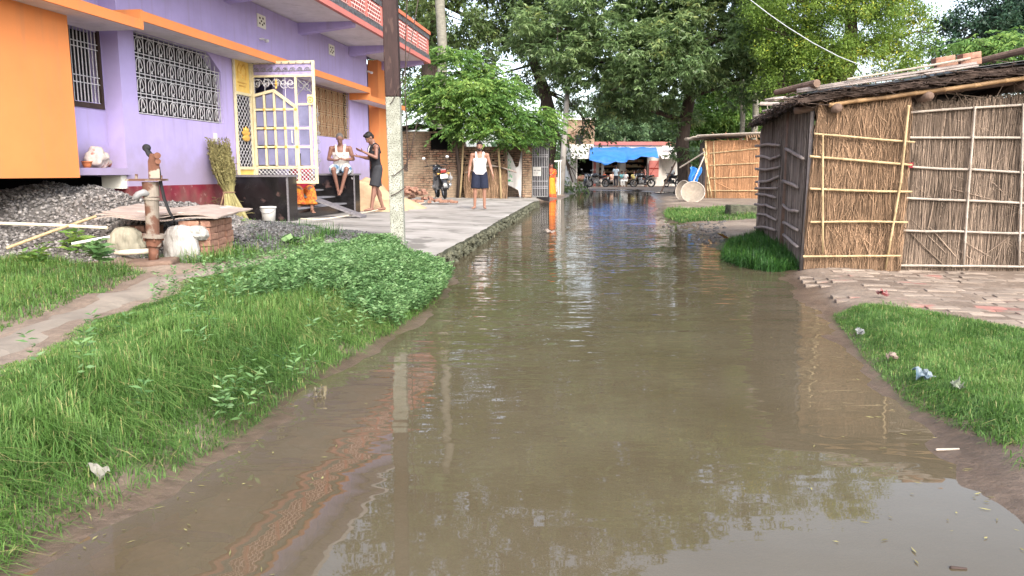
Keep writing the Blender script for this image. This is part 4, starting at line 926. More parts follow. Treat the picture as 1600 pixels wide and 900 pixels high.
post(C0+Vector((-.02,-.02,-.05)), Vector((C0.x-.0, C0.y-.02, FP(270,285).z)), .026, m='stickg')
p_ = cl(SPn(66,600), .1); post(p_, p_+Vector((0,0,1.95)), .03, m='stickg')
for x in (640, 1500):
    a = cl(FP(x, 700)-Vector(nF)*.08, .1); post(a, a+Vector((0,0,2.25)), .05)
# back walls
B1 = C2+Vector((S1-C0)); q = [cl(S1), cl(B1), B1+Vector((0,0,2.3)), S1+Vector((0,0,1.8))]; backer('back_core', q, .03, -nF); reed_wall('back_panel', 'reedd', q, 700, .012, hut, rr_, .03, .01, .02, 0, .03, -nF)
q = [cl(C2), cl(B1), B1+Vector((0,0,2.3)), C2+Vector((0,0,2.3))]; backer('side_core', q, .03, -nS); reed_wall('side_panel', 'reedd', q, 500, .012, hut, rr_, .03, .01, .02, 0, .03, -nS)
# roof: black sheet, thatch layer, battens, rafters
zr0 = VP(*z8(290,255), C0, C1).z; zr1 = VP(*z8(1030,140), C0, C1).z
xl = C0.x; slope = (zr1-zr0)/((C1-C0).length)
def roofp(s, w, h=0.0):
    """s metres along the front from the corner, w metres back from it"""
    p = C0+dF*s+dS*w; return Vector((p.x, p.y, zr0+slope*s+.0*w+h))
sL, sR, wF, wB = -.20, 5.0, -.26, (S1-C0).length+.35
def rslab(name, h0, h1, m, sa=sL, sb=sR, wa=wF, wb=wB, wav=0.0, ns=30, nw=20, seed=0):
    mb = MB()
    def fn(u, v):
        s = sa+(sb-sa)*u; w = wa+(wb-wa)*v; p = roofp(s, w, h1); j = noise.noise(Vector((s*2+seed, w*2, seed)))
        e = min(u, 1-u, v, 1-v)*8; return p+Vector((j*.03, j*.05*(e < .3), j*wav-(.03 if e < .2 else 0)))
    mb.grid(fn, ns, nw); o = mb.build(name, m, thick=h1-h0); return adopt(o, hut)
rslab('roof_thatch', .02, .075, 'thatch', wav=.03)
rslab('roof_sheet', .125, .133, 'blackpoly', sL+.02, sR, wF-.02, wB, .03, 40, 30, 3)
rslab('roof_tin', .16, .166, 'tin', 1.55, sR, wF+.02, wB-.6, .02, 30, 10, 5)
n = 1300; s = rr_.uniform(sL, sR, n); w = np.where(rr_.random(n) < .6, wF, 0); P0 = []; P1 = []
for i in range(n):
    if i < 800:
        a = roofp(s[i], wF+rr_.uniform(-.04,.12), rr_.uniform(.0,.11)); d_ = dF*rr_.normal()*.22 + dS*rr_.uniform(-.07,.05)+Vector((0,0,rr_.normal()*.02))
    else:
        a = roofp(sL+rr_.uniform(-.06,.1), rr_.uniform(wF, wB), rr_.uniform(.0,.11)); d_ = dS*rr_.normal()*.25 + dF*rr_.uniform(-.07,.05)+Vector((0,0,rr_.normal()*.025-.015))
    P0.append(tuple(a)); P1.append(tuple(a+d_))
V, Fq = stalks(P0, P1, .006, .02, rr_); adopt(npmesh('thatch_fringe', V, Fq, 'thatch', np.repeat(rr_.random(n), 6)), hut)
batten([roofp(.15,wF+.05,-.05), roofp(2.2,wF+.05,-.045), roofp(sR,wF+.05,-.05)], .024, 'bambood', hut, rp_, 'rafter')
batten([roofp(-.2,wF+.25,-.06), roofp(sR,wF+.3,-.06)], .035, 'log', hut, rp_, 'rafter', False)
for s in (.22, 1.15, 2.15, 3.6): 
    batten([roofp(s,wF-.02,-.10), roofp(s,wB,-.10)], .05, 'log', hut, rp_, 'rafter', False, 10)
for h in (.15, .175, .19):
    batten([roofp(sL-.02,wF+rp_.uniform(-.05,.05),h-.02), roofp(1.6,wF+rp_.uniform(-.04,.04),h)], .012, 'stickg', hut, rp_, 'roof_stick', False)
for w_ in (.5, 1.4, 2.5, 3.6): batten([roofp(sL-.05,w_,.14), roofp(1.0,w_+.1,.15)], .018, 'stickg', hut, rp_, 'roof_stick', False)
# loose things on that roof
def single(mb, name, m, label, cat, group=None, **k): return tag(mb.build(name, m, **k), label, cat, group)
single(MB().tube([roofp(.3,wF-.03,.20), roofp(1.0,wF+0,.22), roofp(1.52,wF-.02,.24)], .012, 8), 'roof_pipe', 'bamboog', 'thin pale pipe lying along the front roof edge of the large reed hut', 'pipe')
single(MB().tube([roofp(-.02,wF-.06,.20), roofp(-.35,wF+.7,.22)], [.045,.035], 10), 'roof_log', 'log', 'short log end on the near left corner of the large hut roof', 'log')
single(MB().tube([roofp(2.3,wF-.03,.27), roofp(1.7,wF+.9,.25)], [.045,.03], 10), 'roof_log', 'log', 'grey log lying on the tin at the right of the hut roof', 'log')
for i, (s, w_, h, lab) in enumerate(((1.33,-.15,.205,'lower left brick of the four weighing down the hut roof'), (1.56,-.14,.205,'lower right brick of the four weighing down the hut roof'), (1.30,-.14,.275,'upper left brick of the four weighing down the hut roof'), (1.55,-.15,.275,'upper right brick of the four weighing down the hut roof'))):
    o = MB().cbox((0,0,0), (.215,.105,.066)).build('brick', 'brick', bevel=.006); o.location = roofp(s, w_, h); o.rotation_euler = (0, -.16, .1*i-.2); tag(o, lab, 'brick', 'bricks on the hut roof')
for i, (s, w_, lab) in enumerate(((-.25,1.2,'pale flat slab on the left eave of the large hut roof, nearer one'), (-.22,2.0,'pale flat slab on the left eave of the large hut roof, farther one'))):
    o = MB().cbox((0,0,0), (.17,.26,.035)).build('roof_slab', 'sheet', bevel=.01); o.location = roofp(s, w_, .2); o.rotation_euler = (.05,-.2,.2+i); tag(o, lab, 'slab')
# debris on the mud at the hut corner
z7 = lambda x, y: (1040+x/4.737, 150+y/4.737)

# ================================================================ THE SMALL REED HUT
E0 = G(1102,309,.19); E1 = G(1215,311,.19); h2 = empty('reed_hut', E0, 0, 'small pale orange reed hut with a flat stick roof beyond the large hut', 'hut')
eF = (E1-E0).normalized(); nE = np.array((eF.y,-eF.x,0)); nE = nE if nE[1] < 0 else -nE
EP = lambda x, y, o=.06: VP(*z7(x, y), E0, E1)+Vector(nE)*o
tz = EP(400,330).z
def ad2(o): o.parent = h2; o.location = -Vector(h2.location); return o
bk = Vector((.5, 3.2, 0))
for name, a, c, nr, n, m in (('front_panel', E0, E1, nE, 2600, 'reedo'), ('side_panel', E0, E0+bk, np.array((-1,.1,0)), 700, 'reedd'), ('side_panel', E1, E1+bk, np.array((1,0,0)), 500, 'reedd'), ('back_panel', E0+bk, E1+bk, -nE, 500, 'reedd')):
    qq = [cl(a,.15), cl(c,.15), cl(c, tz-.02), cl(a, tz-.02)]
    mb = MB(); n_ = Vector(nr)*-.04; mb.add(qq+[p+n_ for p in qq], [(0,1,2,3),(7,6,5,4),(0,4,5,1),(1,5,6,2),(2,6,7,3),(3,7,4,0)]); ad2(mb.build('core', 'backing'))
    ad2(reed_wall(name, m, qq, n, .014, h2, rr_, .03, .01, .015, .05, .04, nr))
for pts in (((330,425),(500,408),(690,388)), ((330,515),(690,497)), ((335,608),(690,597)), ((350,700),(690,702))):
    ad2(batten([EP(x, y, .08) for x, y in pts], .022, 'bamboo', h2, rp_))
ad2(batten([EP(302,335,.1), EP(322,752,.1)], .045, 'bamboo', h2, rp_, 'corner_post')); ad2(batten([EP(288,392,.16), EP(350,752,.16)], .035, 'bamboo', h2, rp_, 'corner_post')); ad2(batten([EP(360,335,.08), EP(372,752,.1)], .022, 'bamboo', h2, rp_))
mb = MB()
for k in range(34):
    w_ = -.45+k*.125; a = E0+eF*(-.5+rp_.uniform(-.1,.15))+Vector((.08,1,0)).normalized()*w_; c = a+eF*(4.4+rp_.uniform(-.3,.2)); mb.tube([Vector((a.x,a.y,tz+.16+rp_.uniform(0,.1))), Vector((c.x,c.y,tz+.22+rp_.uniform(0,.12)))], rp_.uniform(.022,.04), 6)
ad2(mb.build('stick_roof', 'bamboog'))
mb = MB(); a = E0-eF*.4-Vector((0,.35,0)); c = E1+Vector((.4,-.35,0)); mb.add([Vector((a.x,a.y,tz+.12)), Vector((c.x,c.y,tz+.16)), Vector((c.x+.4,c.y+4,tz+.3)), Vector((a.x+.4,a.y+4,tz+.3))], [(0,1,2,3)]); ad2(mb.build('roof_deck', 'backing', thick=.05))
mb = MB()
for k in range(16):
    a = E0+eF*(1.6+k*.1)+Vector((0,-.42,0)); mb.tube([Vector((a.x,a.y,tz+.2)), Vector((a.x+.03,a.y-.03,tz+.2-rp_.uniform(.08,.2 if k % 4 else .45)))], .03, 5)
ad2(mb.build('dry_leaf_fringe', 'straw'))

# broad shallow baskets leaning by the hut
def basket(px, py, r, tilt, rz, label, m):
    g = G(px, py, .19); mb = MB(); prof = [(r*q, -.28*r*(1-q*q)) for q in (0.001,.3,.55,.75,.9,1.0)]+[(r*1.04,.02),(r*1.03,-.02)]+[(r*q, -.28*r*(1-q*q)-.025) for q in (.98,.75,.5,.001)]
    mb.lathe(prof, 28); o = mb.build('basket', m, smooth=True); o.location = (g.x, g.y, .17+r*sin(tilt)*1.0); o.rotation_euler = (tilt, 0, rz); rim = MB().tube([(r*1.03*cos(a), r*1.03*sin(a), 0) for a in np.linspace(0, 2*pi, 30)], .022, 6).build('rim', 'bamboog', o, smooth=True)
    return tag(o, label, 'basket', 'baskets leaning by the small hut')
M['wicker'] = mat('mud_daubed_wicker', (.25,.21,.165), .9, 6, .25, .6, 60, .01, spots=((.24,.19,.14), 3, .6))
basket(1082,315,.44,radians(62),radians(-14),'wide round pale basket leaning before the small reed hut','wicker')
basket(1066,311,.40,radians(80),radians(-58),'second round basket seen edge on behind the wide pale basket','wicker')

# ================================================================ CONCRETE STREET POLE, NEAR
pb = G(623,393,.31); pole = empty('utility_pole', (pb.x, pb.y, .2), 0, 'near square concrete pole painted dark brown above and flaking white below', 'pole')
tp_ = D(613,-10,pb.y); zc = D(620,152,pb.y).z; lean = Vector((tp_.x-pb.x-.03, 0, tp_.z-.2))/ (tp_.z-.2)
def pseg(z0, z1, w0, w1, m, nm, dp=1.0):
    mb = MB(); a = lean*(z0-.2); c = lean*(z1-.2); w0 /= 2; w1 /= 2
    vs = [(a.x-w0,-w0*dp,a.z),(a.x+w0,-w0*dp,a.z),(a.x+w0,w0*dp,a.z),(a.x-w0,w0*dp,a.z),(c.x-w1,-w1*dp,c.z),(c.x+w1,-w1*dp,c.z),(c.x+w1,w1*dp,c.z),(c.x-w1,w1*dp,c.z)]
    mb.add(vs, [(3,2,1,0),(4,5,6,7),(0,1,5,4),(1,2,6,5),(2,3,7,6),(3,0,4,7)]); return mb.build(nm, m, pole, bevel=.012)
pseg(.2, zc, .165, .175, 'polec', 'pole_base'); pseg(zc+.001, 6.6, .178, .17, 'poleb', 'pole_shaft')
rs = random.Random(5); mb = MB()
def pw(px, py, o=-.1): p = D(px, py, pb.y+o); return p-Vector((pb.x, pb.y, .2))
mb.tube([pw(628,128,-.12), pw(612,160,-.12), pw(604,168,-.02), pw(610,178,.1)], .006, 5)
mb.tube([pw(636,0,-.05), pw(634,60,-.05), pw(633,150,-.05), pw(637,230,-.05), pw(636,268,-.06)], .007, 5)
for k in range(5): mb.tube([pw(634+rs.uniform(-2,4), 262+rs.uniform(-6,6), -.1) for _ in range(5)], .007, 5)
mb.tube([pw(652,190,-.1), pw(640,245,-.1), pw(632,262,-.11), pw(615,275,-.11), pw(609,273,-.05)], .006, 5)
mb.tube([pw(634,292,-.11), pw(620,302,-.11), pw(611,306,-.1)], .006, 5)
mb.tube([pw(628,128,-.12), pw(640,80,-.1), pw(655,-10,0)], .006, 5)
mb.build('loose_wires', 'wire', pole)
# thin far pole beside the woman
g = G(876,304,.19); tpz = D(888,120,g.y)
o = tag(MB().tube([(0,0,0),((tpz.x-g.x)*.5,0,tpz.z*.5),(tpz.x-g.x,0,tpz.z)], [.17,.15,.12], 10).build('utility_pole', 'concrete', smooth=True, loc=(g.x,g.y,0)), 'slim pale concrete pole beside the woman in the orange sari', 'pole')
single(MB().tube([D(1120,-40,13.2), D(1165,-6,12.5), D(1200,21,12), D(1230,42,11.6), D(1270,67,11.1), D(1310,88,10.6), D(1355,106,10.1), D(1398,118,9.6)], .006, 6), 'overhead_cable', 'cable', 'pale overhead cable sagging down to the roof of the large hut', 'cable')

# ================================================================ HAND PUMP
pg = G(237,413,.34); ps = 1.0; pump = empty('hand_pump', (pg.x, pg.y, .34), 0, 'old cast iron hand pump with a long curved dark handle on a stone', 'hand pump')
K = pg.y/cos(PITCH)/F*1.02
def pq(px, py, o=0): p = D(px, py, pg.y+o); return p-Vector((pg.x, pg.y, .34))
cx_ = pq(234,300).x
MB().tube([pq(240,384), pq(241,372)], .075, 14).build('base_flange', 'rust', pump)
mb = MB(); mb.tube([pq(240,410), pq(240,384)], .05, 12); mb.build('riser_pipe', 'rust', pump, smooth=True)
mb = MB(); mb.tube([pq(239,366), pq(237,312)], [.066,.070], 18); mb.tube([pq(237,312), pq(237,308)], .082, 18); mb.tube([pq(237,307.5), pq(235,284)], [.078,.084], 18); mb.tube([pq(240,371.5), pq(240,365.5)], .11, 18); mb.build('pump_body', 'pump', pump)
mb = MB(); c = pq(234,281); mb.cbox((c.x-.03,0,c.z), (.36,.20,.022)); mb.tube([pq(213,281), pq(213,272)], .015, 8); mb.tube([pq(252,281), pq(252,274)], .012, 6); mb.build('top_flange', 'pump', pump)
mb = MB(); mb.add([pq(232,279,-.07), pq(250,279,-.07), pq(249,248,-.05), pq(243,240,-.05), pq(234,240,-.05), pq(231,252,-.06), pq(232,279,.07), pq(250,279,.07), pq(249,248,.05), pq(243,240,.05), pq(234,240,.05), pq(231,252,.06)], [(0,1,2,3,4,5),(11,10,9,8,7,6)]+[(i,i+6,(i+1)%6+6,(i+1)%6) for i in range(6)]); mb.build('pump_head', 'rust', pump, bevel=.008)
mb = MB(); mb.tube([pq(246,243,-.09), pq(246,243,.09)], .033, 12); mb.tube([pq(247,252,-.08), pq(247,252,.08)], .028, 12); mb.build('pivot_bolt', 'rust', pump)
mb = MB(); mb.tube([pq(227,230), pq(233,240), pq(241,250), pq(247,262), pq(251,285), pq(257,312), pq(265,332), pq(272,343)], [.035,.045,.04,.03,.026,.026,.022,.018], 10, True, .6); mb.ell(pq(229,231), (.045,.03,.04)); mb.build('handle', 'blackrub', pump, smooth=True)
mb = MB()
for k in range(4):
    a = k*pi/2+.5; c = pq(240,372); mb.tube([(c.x+.088*cos(a), .088*sin(a), c.z-.03), (c.x+.088*cos(a), .088*sin(a), c.z+.035)], .012, 6)
mb.build('flange_bolts', 'rust', pump)
MB().tube([pq(237,242), pq(234,255), pq(234,279)], .012, 8).build('piston_rod', 'greyiron', pump)
MB().tube([pq(233,303,-.04), pq(224,301,-.08), pq(216,304,-.11), pq(211,311,-.12)], [.042,.038,.034,.038], 12).build('spout', 'greyiron', pump, smooth=True)
mb = MB(); g0 = G(236,418,.34)
mb.cbox((0,0,0), (.50,.34,.12)); o = mb.build('stone_block', 'log', bevel=.03); o.location = (pg.x-.0, pg.y-.0, .33); o.rotation_euler = (.04,-.05,.15); tag(o, 'rough brown stone block under the hand pump', 'stone')
single(MB().tube([G(165,397,.40), G(205,394,.45), G(236,392,.46)], [.028,.032,.03], 10), 'short_pipe', 'pvc', 'short stained pipe stub lying across the foot of the pump', 'pipe', smooth=True)

# brick stack, cement sheets, sacks
rs = random.Random(8)
def place_brick(x, y, z, rz, label, group, src=[None], tilt=0):
    if src[0] is None: o = MB().cbox((0,0,0), (.225,.108,.07)).build('brick', 'brick', bevel=.007); src[0] = o
    else: o = src[0].copy(); COL.objects.link(o)
    o.location = (x, y, z); o.rotation_euler = (tilt, rs.uniform(-.04,.04), rz); return tag(o, label, 'brick', group)
s0 = G(330,412,.34); s0.x *= (pg.y+.42)/s0.y; s0.y = pg.y+.42
for k in range(6):
    for q in range(3): place_brick(s0.x+rs.uniform(-.01,.01)-.03, s0.y+.06+q*.24, .38+k*.072, pi/2 if q < 3 else 0, 'loose brick in the neat low stack right of the white sack', 'bricks of the low stack', tilt=rs.uniform(-.02,.02))
    for q in range(3): place_brick(s0.x-.20+rs.uniform(-.01,.01), s0.y+.0+q*.16, .38+k*.072, 0, 'loose brick in the neat low stack right of the white sack', 'bricks of the low stack')
for k in range(5):
    for q in range(3): place_brick(G(180,400,.4).x+q*.12, s0.y+.3, .38+k*.072, pi/2, 'brick of the hidden pier behind the grey brown sack', 'bricks of the left pier')
zs = .80
for k, (px0, px1, dy, dz, ro, lab) in enumerate(((147,340,.0,0,.0,'bottom buckled cement sheet over the brick stack'), (150,342,.06,.028,.02,'middle buckled cement sheet over the brick stack'), (160,346,.14,.055,-.015,'topmost pale pinkish cement sheet over the brick stack'))):
    a = D(px0,345,s0.y-.1+dy); c = D(px1,345,s0.y-.1+dy); mb = MB()
    def fn(u, v, a=a, c=c, k=k, dz=dz): 
        p = a.lerp(c, u); return Vector((p.x+ro*v*3+.02*noise.noise(Vector((v*6,k,0))), p.y+v*.95+.03*noise.noise(Vector((u*7,k,3))), zs+dz+.02*sin(u*9+k)+.018*noise.noise(Vector((u*5,v*3,k)))-.03*u*(k == 2)+.012*v*4))
    mb.grid(fn, 30, 10); tag(mb.build('cement_sheet', 'sheet', thick=.012), lab, 'sheet', 'cement sheets on the brick stack')
def sack(px0, px1, py0, py1, yo, m, label, seed):
    c = D((px0+px1)/2, (py0+py1)/2, s0.y+yo); a = D(px0, py1, s0.y+yo); b_ = D(px1, py0, s0.y+yo); rx = (b_.x-a.x)/2; rz = (b_.z-a.z)/2; mb = MB()
    nu, nv = 90, 40; 
    def fn(u, v):
        th = 2*pi*u; ph = -pi/2+pi*v; q = Vector((cos(ph)**.55*cos(th), .5*cos(ph)**.6*sin(th), sin(ph))); f = 1+.16*noise.noise(q*2+Vector((seed,0,0)))+.13*abs(noise.noise(Vector((cos(th)*4+q.z*.8, sin(th)*4, q.z*1.1+seed))))-.05+.07*noise.noise(Vector((q.x*7, q.y*7, q.z*1.5+seed)))
        return Vector((c.x+q.x*rx*f*(.86-.14*q.z), c.y+q.y*.22*f, c.z+q.z*rz*(1+.06*noise.noise(Vector((q.x*4,seed,0))))))
    mb.grid(fn, nu, nv); return tag(mb.build('sack', m, smooth=True), label, 'sack')
sack(252,314,352,414,-.12,'sack','bulging white plastic sack between the pump and the brick stack',1); sack(166,228,354,402,.05,'sack2','grey brown slumped sack under the cement sheets left of the pump',4); sack(290,328,352,376,-.05,'sack','small fold of white sacking tucked under the sheets',7)
def longpipe(p, r, m, label): single(MB().tube([D(*q) for q in p], r, 8), 'pipe', m, label, 'pipe')
longpipe([(0,349,8.6),(90,352,8.55),(168,356,8.5)], .018, 'pvc', 'long cream pipe lying across the gravel heap left of the stack')
longpipe([(10,388,8.12),(80,362,8.4),(150,338,8.75)], .016, 'bamboo', 'thin tan bamboo rod crossing under the cream pipe')
longpipe([(112,381,8.15),(172,370,8.3)], .015, 'white', 'short white pipe resting on the lower gravel slope')

# gravel heaps: loose chippings, nobody could count them
def heap(name, peaks, n, size, label, seed, m='stone', mf='stonefill', R=None, cat='gravel', fill_only=False):
    rs = np.random.RandomState(seed)
    def hz(x, y):
        z = H(x, y)-.02; top = np.zeros_like(x)
        for (cx, cy, rx, ry, h) in peaks:
            d = np.sqrt(((x-cx)/rx)**2+((y-cy)/ry)**2); top = np.maximum(top, h*np.clip(1-d, 0, 1)**.85*(1-.18*np.clip(1-d*3, 0, 1)))
        return z+top*(1+.05*wob(x*1.7, y*1.3)), top
    x0 = min(p[0]-p[2] for p in peaks); x1 = max(p[0]+p[2] for p in peaks); y0 = min(p[1]-p[3] for p in peaks); y1 = max(p[1]+p[3] for p in peaks)
    gx, gy = np.meshgrid(np.linspace(x0, x1, 70), np.linspace(y0, y1, 70)); gz, tp = hz(gx, gy); gz = np.where(tp <= 0, gz-.1, gz-.008)
    i_ = np.arange(4900).reshape(70,70); Fg = np.stack([i_[:-1,:-1], i_[:-1,1:], i_[1:,1:], i_[1:,:-1]], -1).reshape(-1,4)
    if fill_only: return tag(npmesh(name, np.stack([gx,gy,gz],-1).reshape(-1,3), Fg, m, np.full(len(Fg), .5), smooth=True), label, cat, kind='stuff')
    X = rs.uniform(x0, x1, n*3); Y = rs.uniform(y0, y1, n*3); Z, tp = hz(X, Y); k = tp > .004; X, Y, Z = X[k][:n], Y[k][:n], Z[k][:n]; n = len(X)
    base = np.array([(1,0,0),(-1,0,0),(0,1,0),(0,-1,0),(0,0,1),(0,0,-1)], float); tri = np.array([(0,2,4),(2,1,4),(1,3,4),(3,0,4),(2,0,5),(1,2,5),(3,1,5),(0,3,5)])
    Q = base[None]*rs.uniform(.55,1.3,(n,6,1))*(size*rs.uniform(.5,1.6,(n,1,1))) + rs.normal(size=(n,6,3))*size*.22
    ax = rs.uniform(0, 6.28, (n,2)); ca, sa = np.cos(ax[:,0]), np.sin(ax[:,0]); cb, sb = np.cos(ax[:,1]), np.sin(ax[:,1])
    x_ = Q[:,:,0]*ca[:,None]-Q[:,:,1]*sa[:,None]; y_ = Q[:,:,0]*sa[:,None]+Q[:,:,1]*ca[:,None]; z_ = Q[:,:,2]; y2 = y_*cb[:,None]-z_*sb[:,None]; z2 = y_*sb[:,None]+z_*cb[:,None]
    V = np.stack([x_+X[:,None], y2+Y[:,None], z2*.8+Z[:,None]], -1).reshape(-1,3); Ft = (tri[None]+(np.arange(n)*6)[:,None,None]).reshape(-1,3)
    vv = np.repeat(np.clip(rs.normal(.45,.28,n), 0, 1), 8)
    ob = npmesh(name, np.concatenate([V, np.stack([gx,gy,gz],-1).reshape(-1,3)]), Ft, m, vv)
    ob2 = npmesh('gravel_bed', np.stack([gx,gy,gz],-1).reshape(-1,3), Fg, mf, np.zeros(len(Fg)), ob); return tag(ob, label, cat, kind='stuff')
heap('gravel', [(-6.1,10.1,3.0,2.2,.98), (-7.6,9.6,3.2,2.2,.98), (-6.9,9.6,2.6,2.0,.9), (-5.2,11.2,1.9,2.2,.66), (-5.5,9.5,1.9,1.5,.5), (-4.9,9.7,1.3,1.0,.22)], 30000, .022, 'large heap of grey stone chippings piled before the house wall', 41)
heap('gravel', [(-3.6,11.0,1.3,2.0,.30), (-2.75,11.2,1.0,1.3,.16), (-4.1,12.2,1.4,1.8,.26), (-4.4,13.2,1.3,1.1,.16)], 8000, .02, 'low dark heap of stone chippings by the forecourt', 42, 'stoned')

# ================================================================ TREES
def tree(name, label, base, trunk, lobes, style, n, m, bark='bark', seed=1, cat='tree', group=None, clump=.9, shell=.35, limb_r=.16, lw=None):
    """trunk: [(point, radius)...] world; lobes: [(centre, (rx,ry,rz), weight)...]; style: whorl / frond / fine / leaf"""
    rs = np.random.RandomState(seed); rr = random.Random(seed); root = empty(name, base, 0, label, cat, group); B = Vector(base)
    tb = MB(); tb.tube([Vector(p)-B for p, r in trunk], [r for p, r in trunk], 10)
    top = Vector(trunk[-1][0]); forks = [Vector(p) for p, r in trunk[len(trunk)//2:]]
    for c, r, w in lobes:
        c = Vector(c); f = min(forks, key=lambda q: (q-c).length); mid = f.lerp(c, .5)+Vector((rr.uniform(-.4,.4), rr.uniform(-.4,.4), rr.uniform(-.2,.5)))*min(1, (c-f).length*.2)
        L = (c-f).length; q = limb_r*min(1, .35+L*.1)
        tb.tube([f-B, f.lerp(mid, .5)-B, mid-B, c-B], [q, q*.8, q*.6, q*.3], 7)
        for k in range(5):
            e = c+Vector((rr.uniform(-1,1)*r[0], rr.uniform(-1,1)*r[1], rr.uniform(-.8,.8)*r[2]))*.75; a = mid.lerp(c, rr.uniform(.3,1)); tb.tube([a-B, a.lerp(e,.5)-B+Vector((0,0,.1)), e-B], [q*.35, q*.22, q*.08], 5)
    tb.build('trunk', bark, root, smooth=True)
    wts = np.array([w*(r[0]*r[1]*r[2])**.67 for c, r, w in lobes]); wts /= wts.sum(); per = {'whorl': 9, 'frond': 12, 'fine': 14, 'leaf': 7}[style]; nc = max(20, int(n/per/14)); P = []; Nn = []; TV = []
    for (c, r, w), wt in zip(lobes, wts):
        k = max(4, int(nc*wt)); d = unit(rs.normal(size=(k,3))); rad = (shell+(1-shell)*rs.random(k)**.6)[:,None]
        # clumps make an uneven outline
        CC = np.array(c)+d*rad*np.array(r)*(1+.12*rs.normal(size=(k,1))); cr = clump*rs.uniform(.5,1.25,k)
        for j in range(k):
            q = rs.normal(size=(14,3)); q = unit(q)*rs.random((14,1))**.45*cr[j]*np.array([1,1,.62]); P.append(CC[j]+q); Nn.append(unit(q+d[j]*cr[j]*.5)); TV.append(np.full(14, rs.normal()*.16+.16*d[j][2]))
    P = np.concatenate(P); Nn = np.concatenate(Nn); TV = np.concatenate(TV); N_ = len(P)
    if style == 'whorl':       # long leaves hanging in rosettes
        lw = lw or (.24,.055); k = 9; a = rs.uniform(0, 6.28, (N_,1))+np.arange(k)[None]*2.4; el = rs.uniform(-.95,.25,(N_,k)); Dn = np.stack([np.cos(a)*np.cos(el), np.sin(a)*np.cos(el), np.sin(el)], -1)+Nn[:,None,:]*.45; PP = np.repeat(P[:,None,:], k, 1); L = lw[0]
    elif style == 'frond':     # pinnate sprays
        lw = lw or (.15,.055); k = 12; az = np.arctan2(Nn[:,1], Nn[:,0])+rs.normal(size=N_)*.5; dr = np.stack([np.cos(az), np.sin(az), np.full(N_, -.15)+rs.normal(size=N_)*.25], 1); sd_ = unit(np.cross(dr, np.array([0,0,1.]))); f = np.arange(6)/6.
        PP = []; Dn = []
        for i in range(6):
            for sg in (-1, 1): c_ = P+dr*(f[i]*.48)+np.array([0,0,-1.])*(f[i]**2*.16); PP.append(c_); Dn.append(dr*.8+sd_*sg*.75+np.array([0,0,-.28]))
        PP = np.stack(PP, 1); Dn = np.stack(Dn, 1)
    elif style == 'fine':
        lw = lw or (.13,.05); k = 14; PP = P[:,None,:]+rs.normal(size=(N_,k,3))*.17; Dn = rs.normal(size=(N_,k,3))*.7+Nn[:,None,:]*.5+np.array([0,0,-.2])
    else:
        lw = lw or (.13,.07); k = 7; PP = P[:,None,:]+rs.normal(size=(N_,k,3))*.13; Dn = rs.normal(size=(N_,k,3))*.6+Nn[:,None,:]*.6+np.array([0,0,-.35])
    kk = PP.shape[1]; PP = PP.reshape(-1,3); Dn = Dn.reshape(-1,3); q = len(PP)
    V, Fq = leaves(PP-np.array(base), Dn, lw[0]*rs.uniform(.65,1.25,q), lw[1]*rs.uniform(.7,1.3,q), rs)
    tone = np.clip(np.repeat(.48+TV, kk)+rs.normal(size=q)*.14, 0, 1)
    npmesh('crown', V, Fq, m, tone, root); return root
def lobe(px, py, Y, rx, rz, w=1.0, ry=None):
    """crown lobe seen at a picture point, radii in metres"""
    return (tuple(D(px, py, Y)), (rx, ry or rx, rz), w)
# the mango tree over the lane
g = G(1072,303,.19); Y = g.y; Rm = Y/F*1.0
def mp_(px, py, dy=0): return tuple(D(px, py, Y+dy))
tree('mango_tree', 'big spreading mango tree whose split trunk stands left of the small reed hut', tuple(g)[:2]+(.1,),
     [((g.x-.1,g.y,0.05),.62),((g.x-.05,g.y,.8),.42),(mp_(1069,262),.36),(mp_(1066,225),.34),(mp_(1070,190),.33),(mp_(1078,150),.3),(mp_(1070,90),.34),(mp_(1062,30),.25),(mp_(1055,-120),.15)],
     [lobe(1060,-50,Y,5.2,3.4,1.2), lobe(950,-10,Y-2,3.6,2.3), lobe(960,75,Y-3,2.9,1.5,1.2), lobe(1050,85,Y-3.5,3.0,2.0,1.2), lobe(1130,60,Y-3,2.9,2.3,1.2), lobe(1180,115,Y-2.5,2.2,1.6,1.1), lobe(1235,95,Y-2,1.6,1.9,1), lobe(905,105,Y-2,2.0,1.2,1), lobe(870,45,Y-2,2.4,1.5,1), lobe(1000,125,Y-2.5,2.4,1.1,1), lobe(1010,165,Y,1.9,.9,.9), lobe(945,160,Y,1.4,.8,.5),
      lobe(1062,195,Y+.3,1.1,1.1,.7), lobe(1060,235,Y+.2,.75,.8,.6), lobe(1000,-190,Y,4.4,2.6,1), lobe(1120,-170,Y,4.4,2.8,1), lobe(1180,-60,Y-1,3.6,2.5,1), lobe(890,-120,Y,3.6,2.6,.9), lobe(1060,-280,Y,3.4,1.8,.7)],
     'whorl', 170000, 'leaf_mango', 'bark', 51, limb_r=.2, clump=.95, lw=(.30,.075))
sbm = MB(); sbm.tube([(-.05,-.34,.25),(.0,-.36,.9),(-.02,-.34,1.6),(-.1,-.28,2.3)], [.16,.13,.10,.03], 8, True, .5); mt_ = [o for o in bpy.data.objects if o.name == 'mango_tree'][0]; sbm.build('split_bark', 'barkl', mt_, smooth=True)
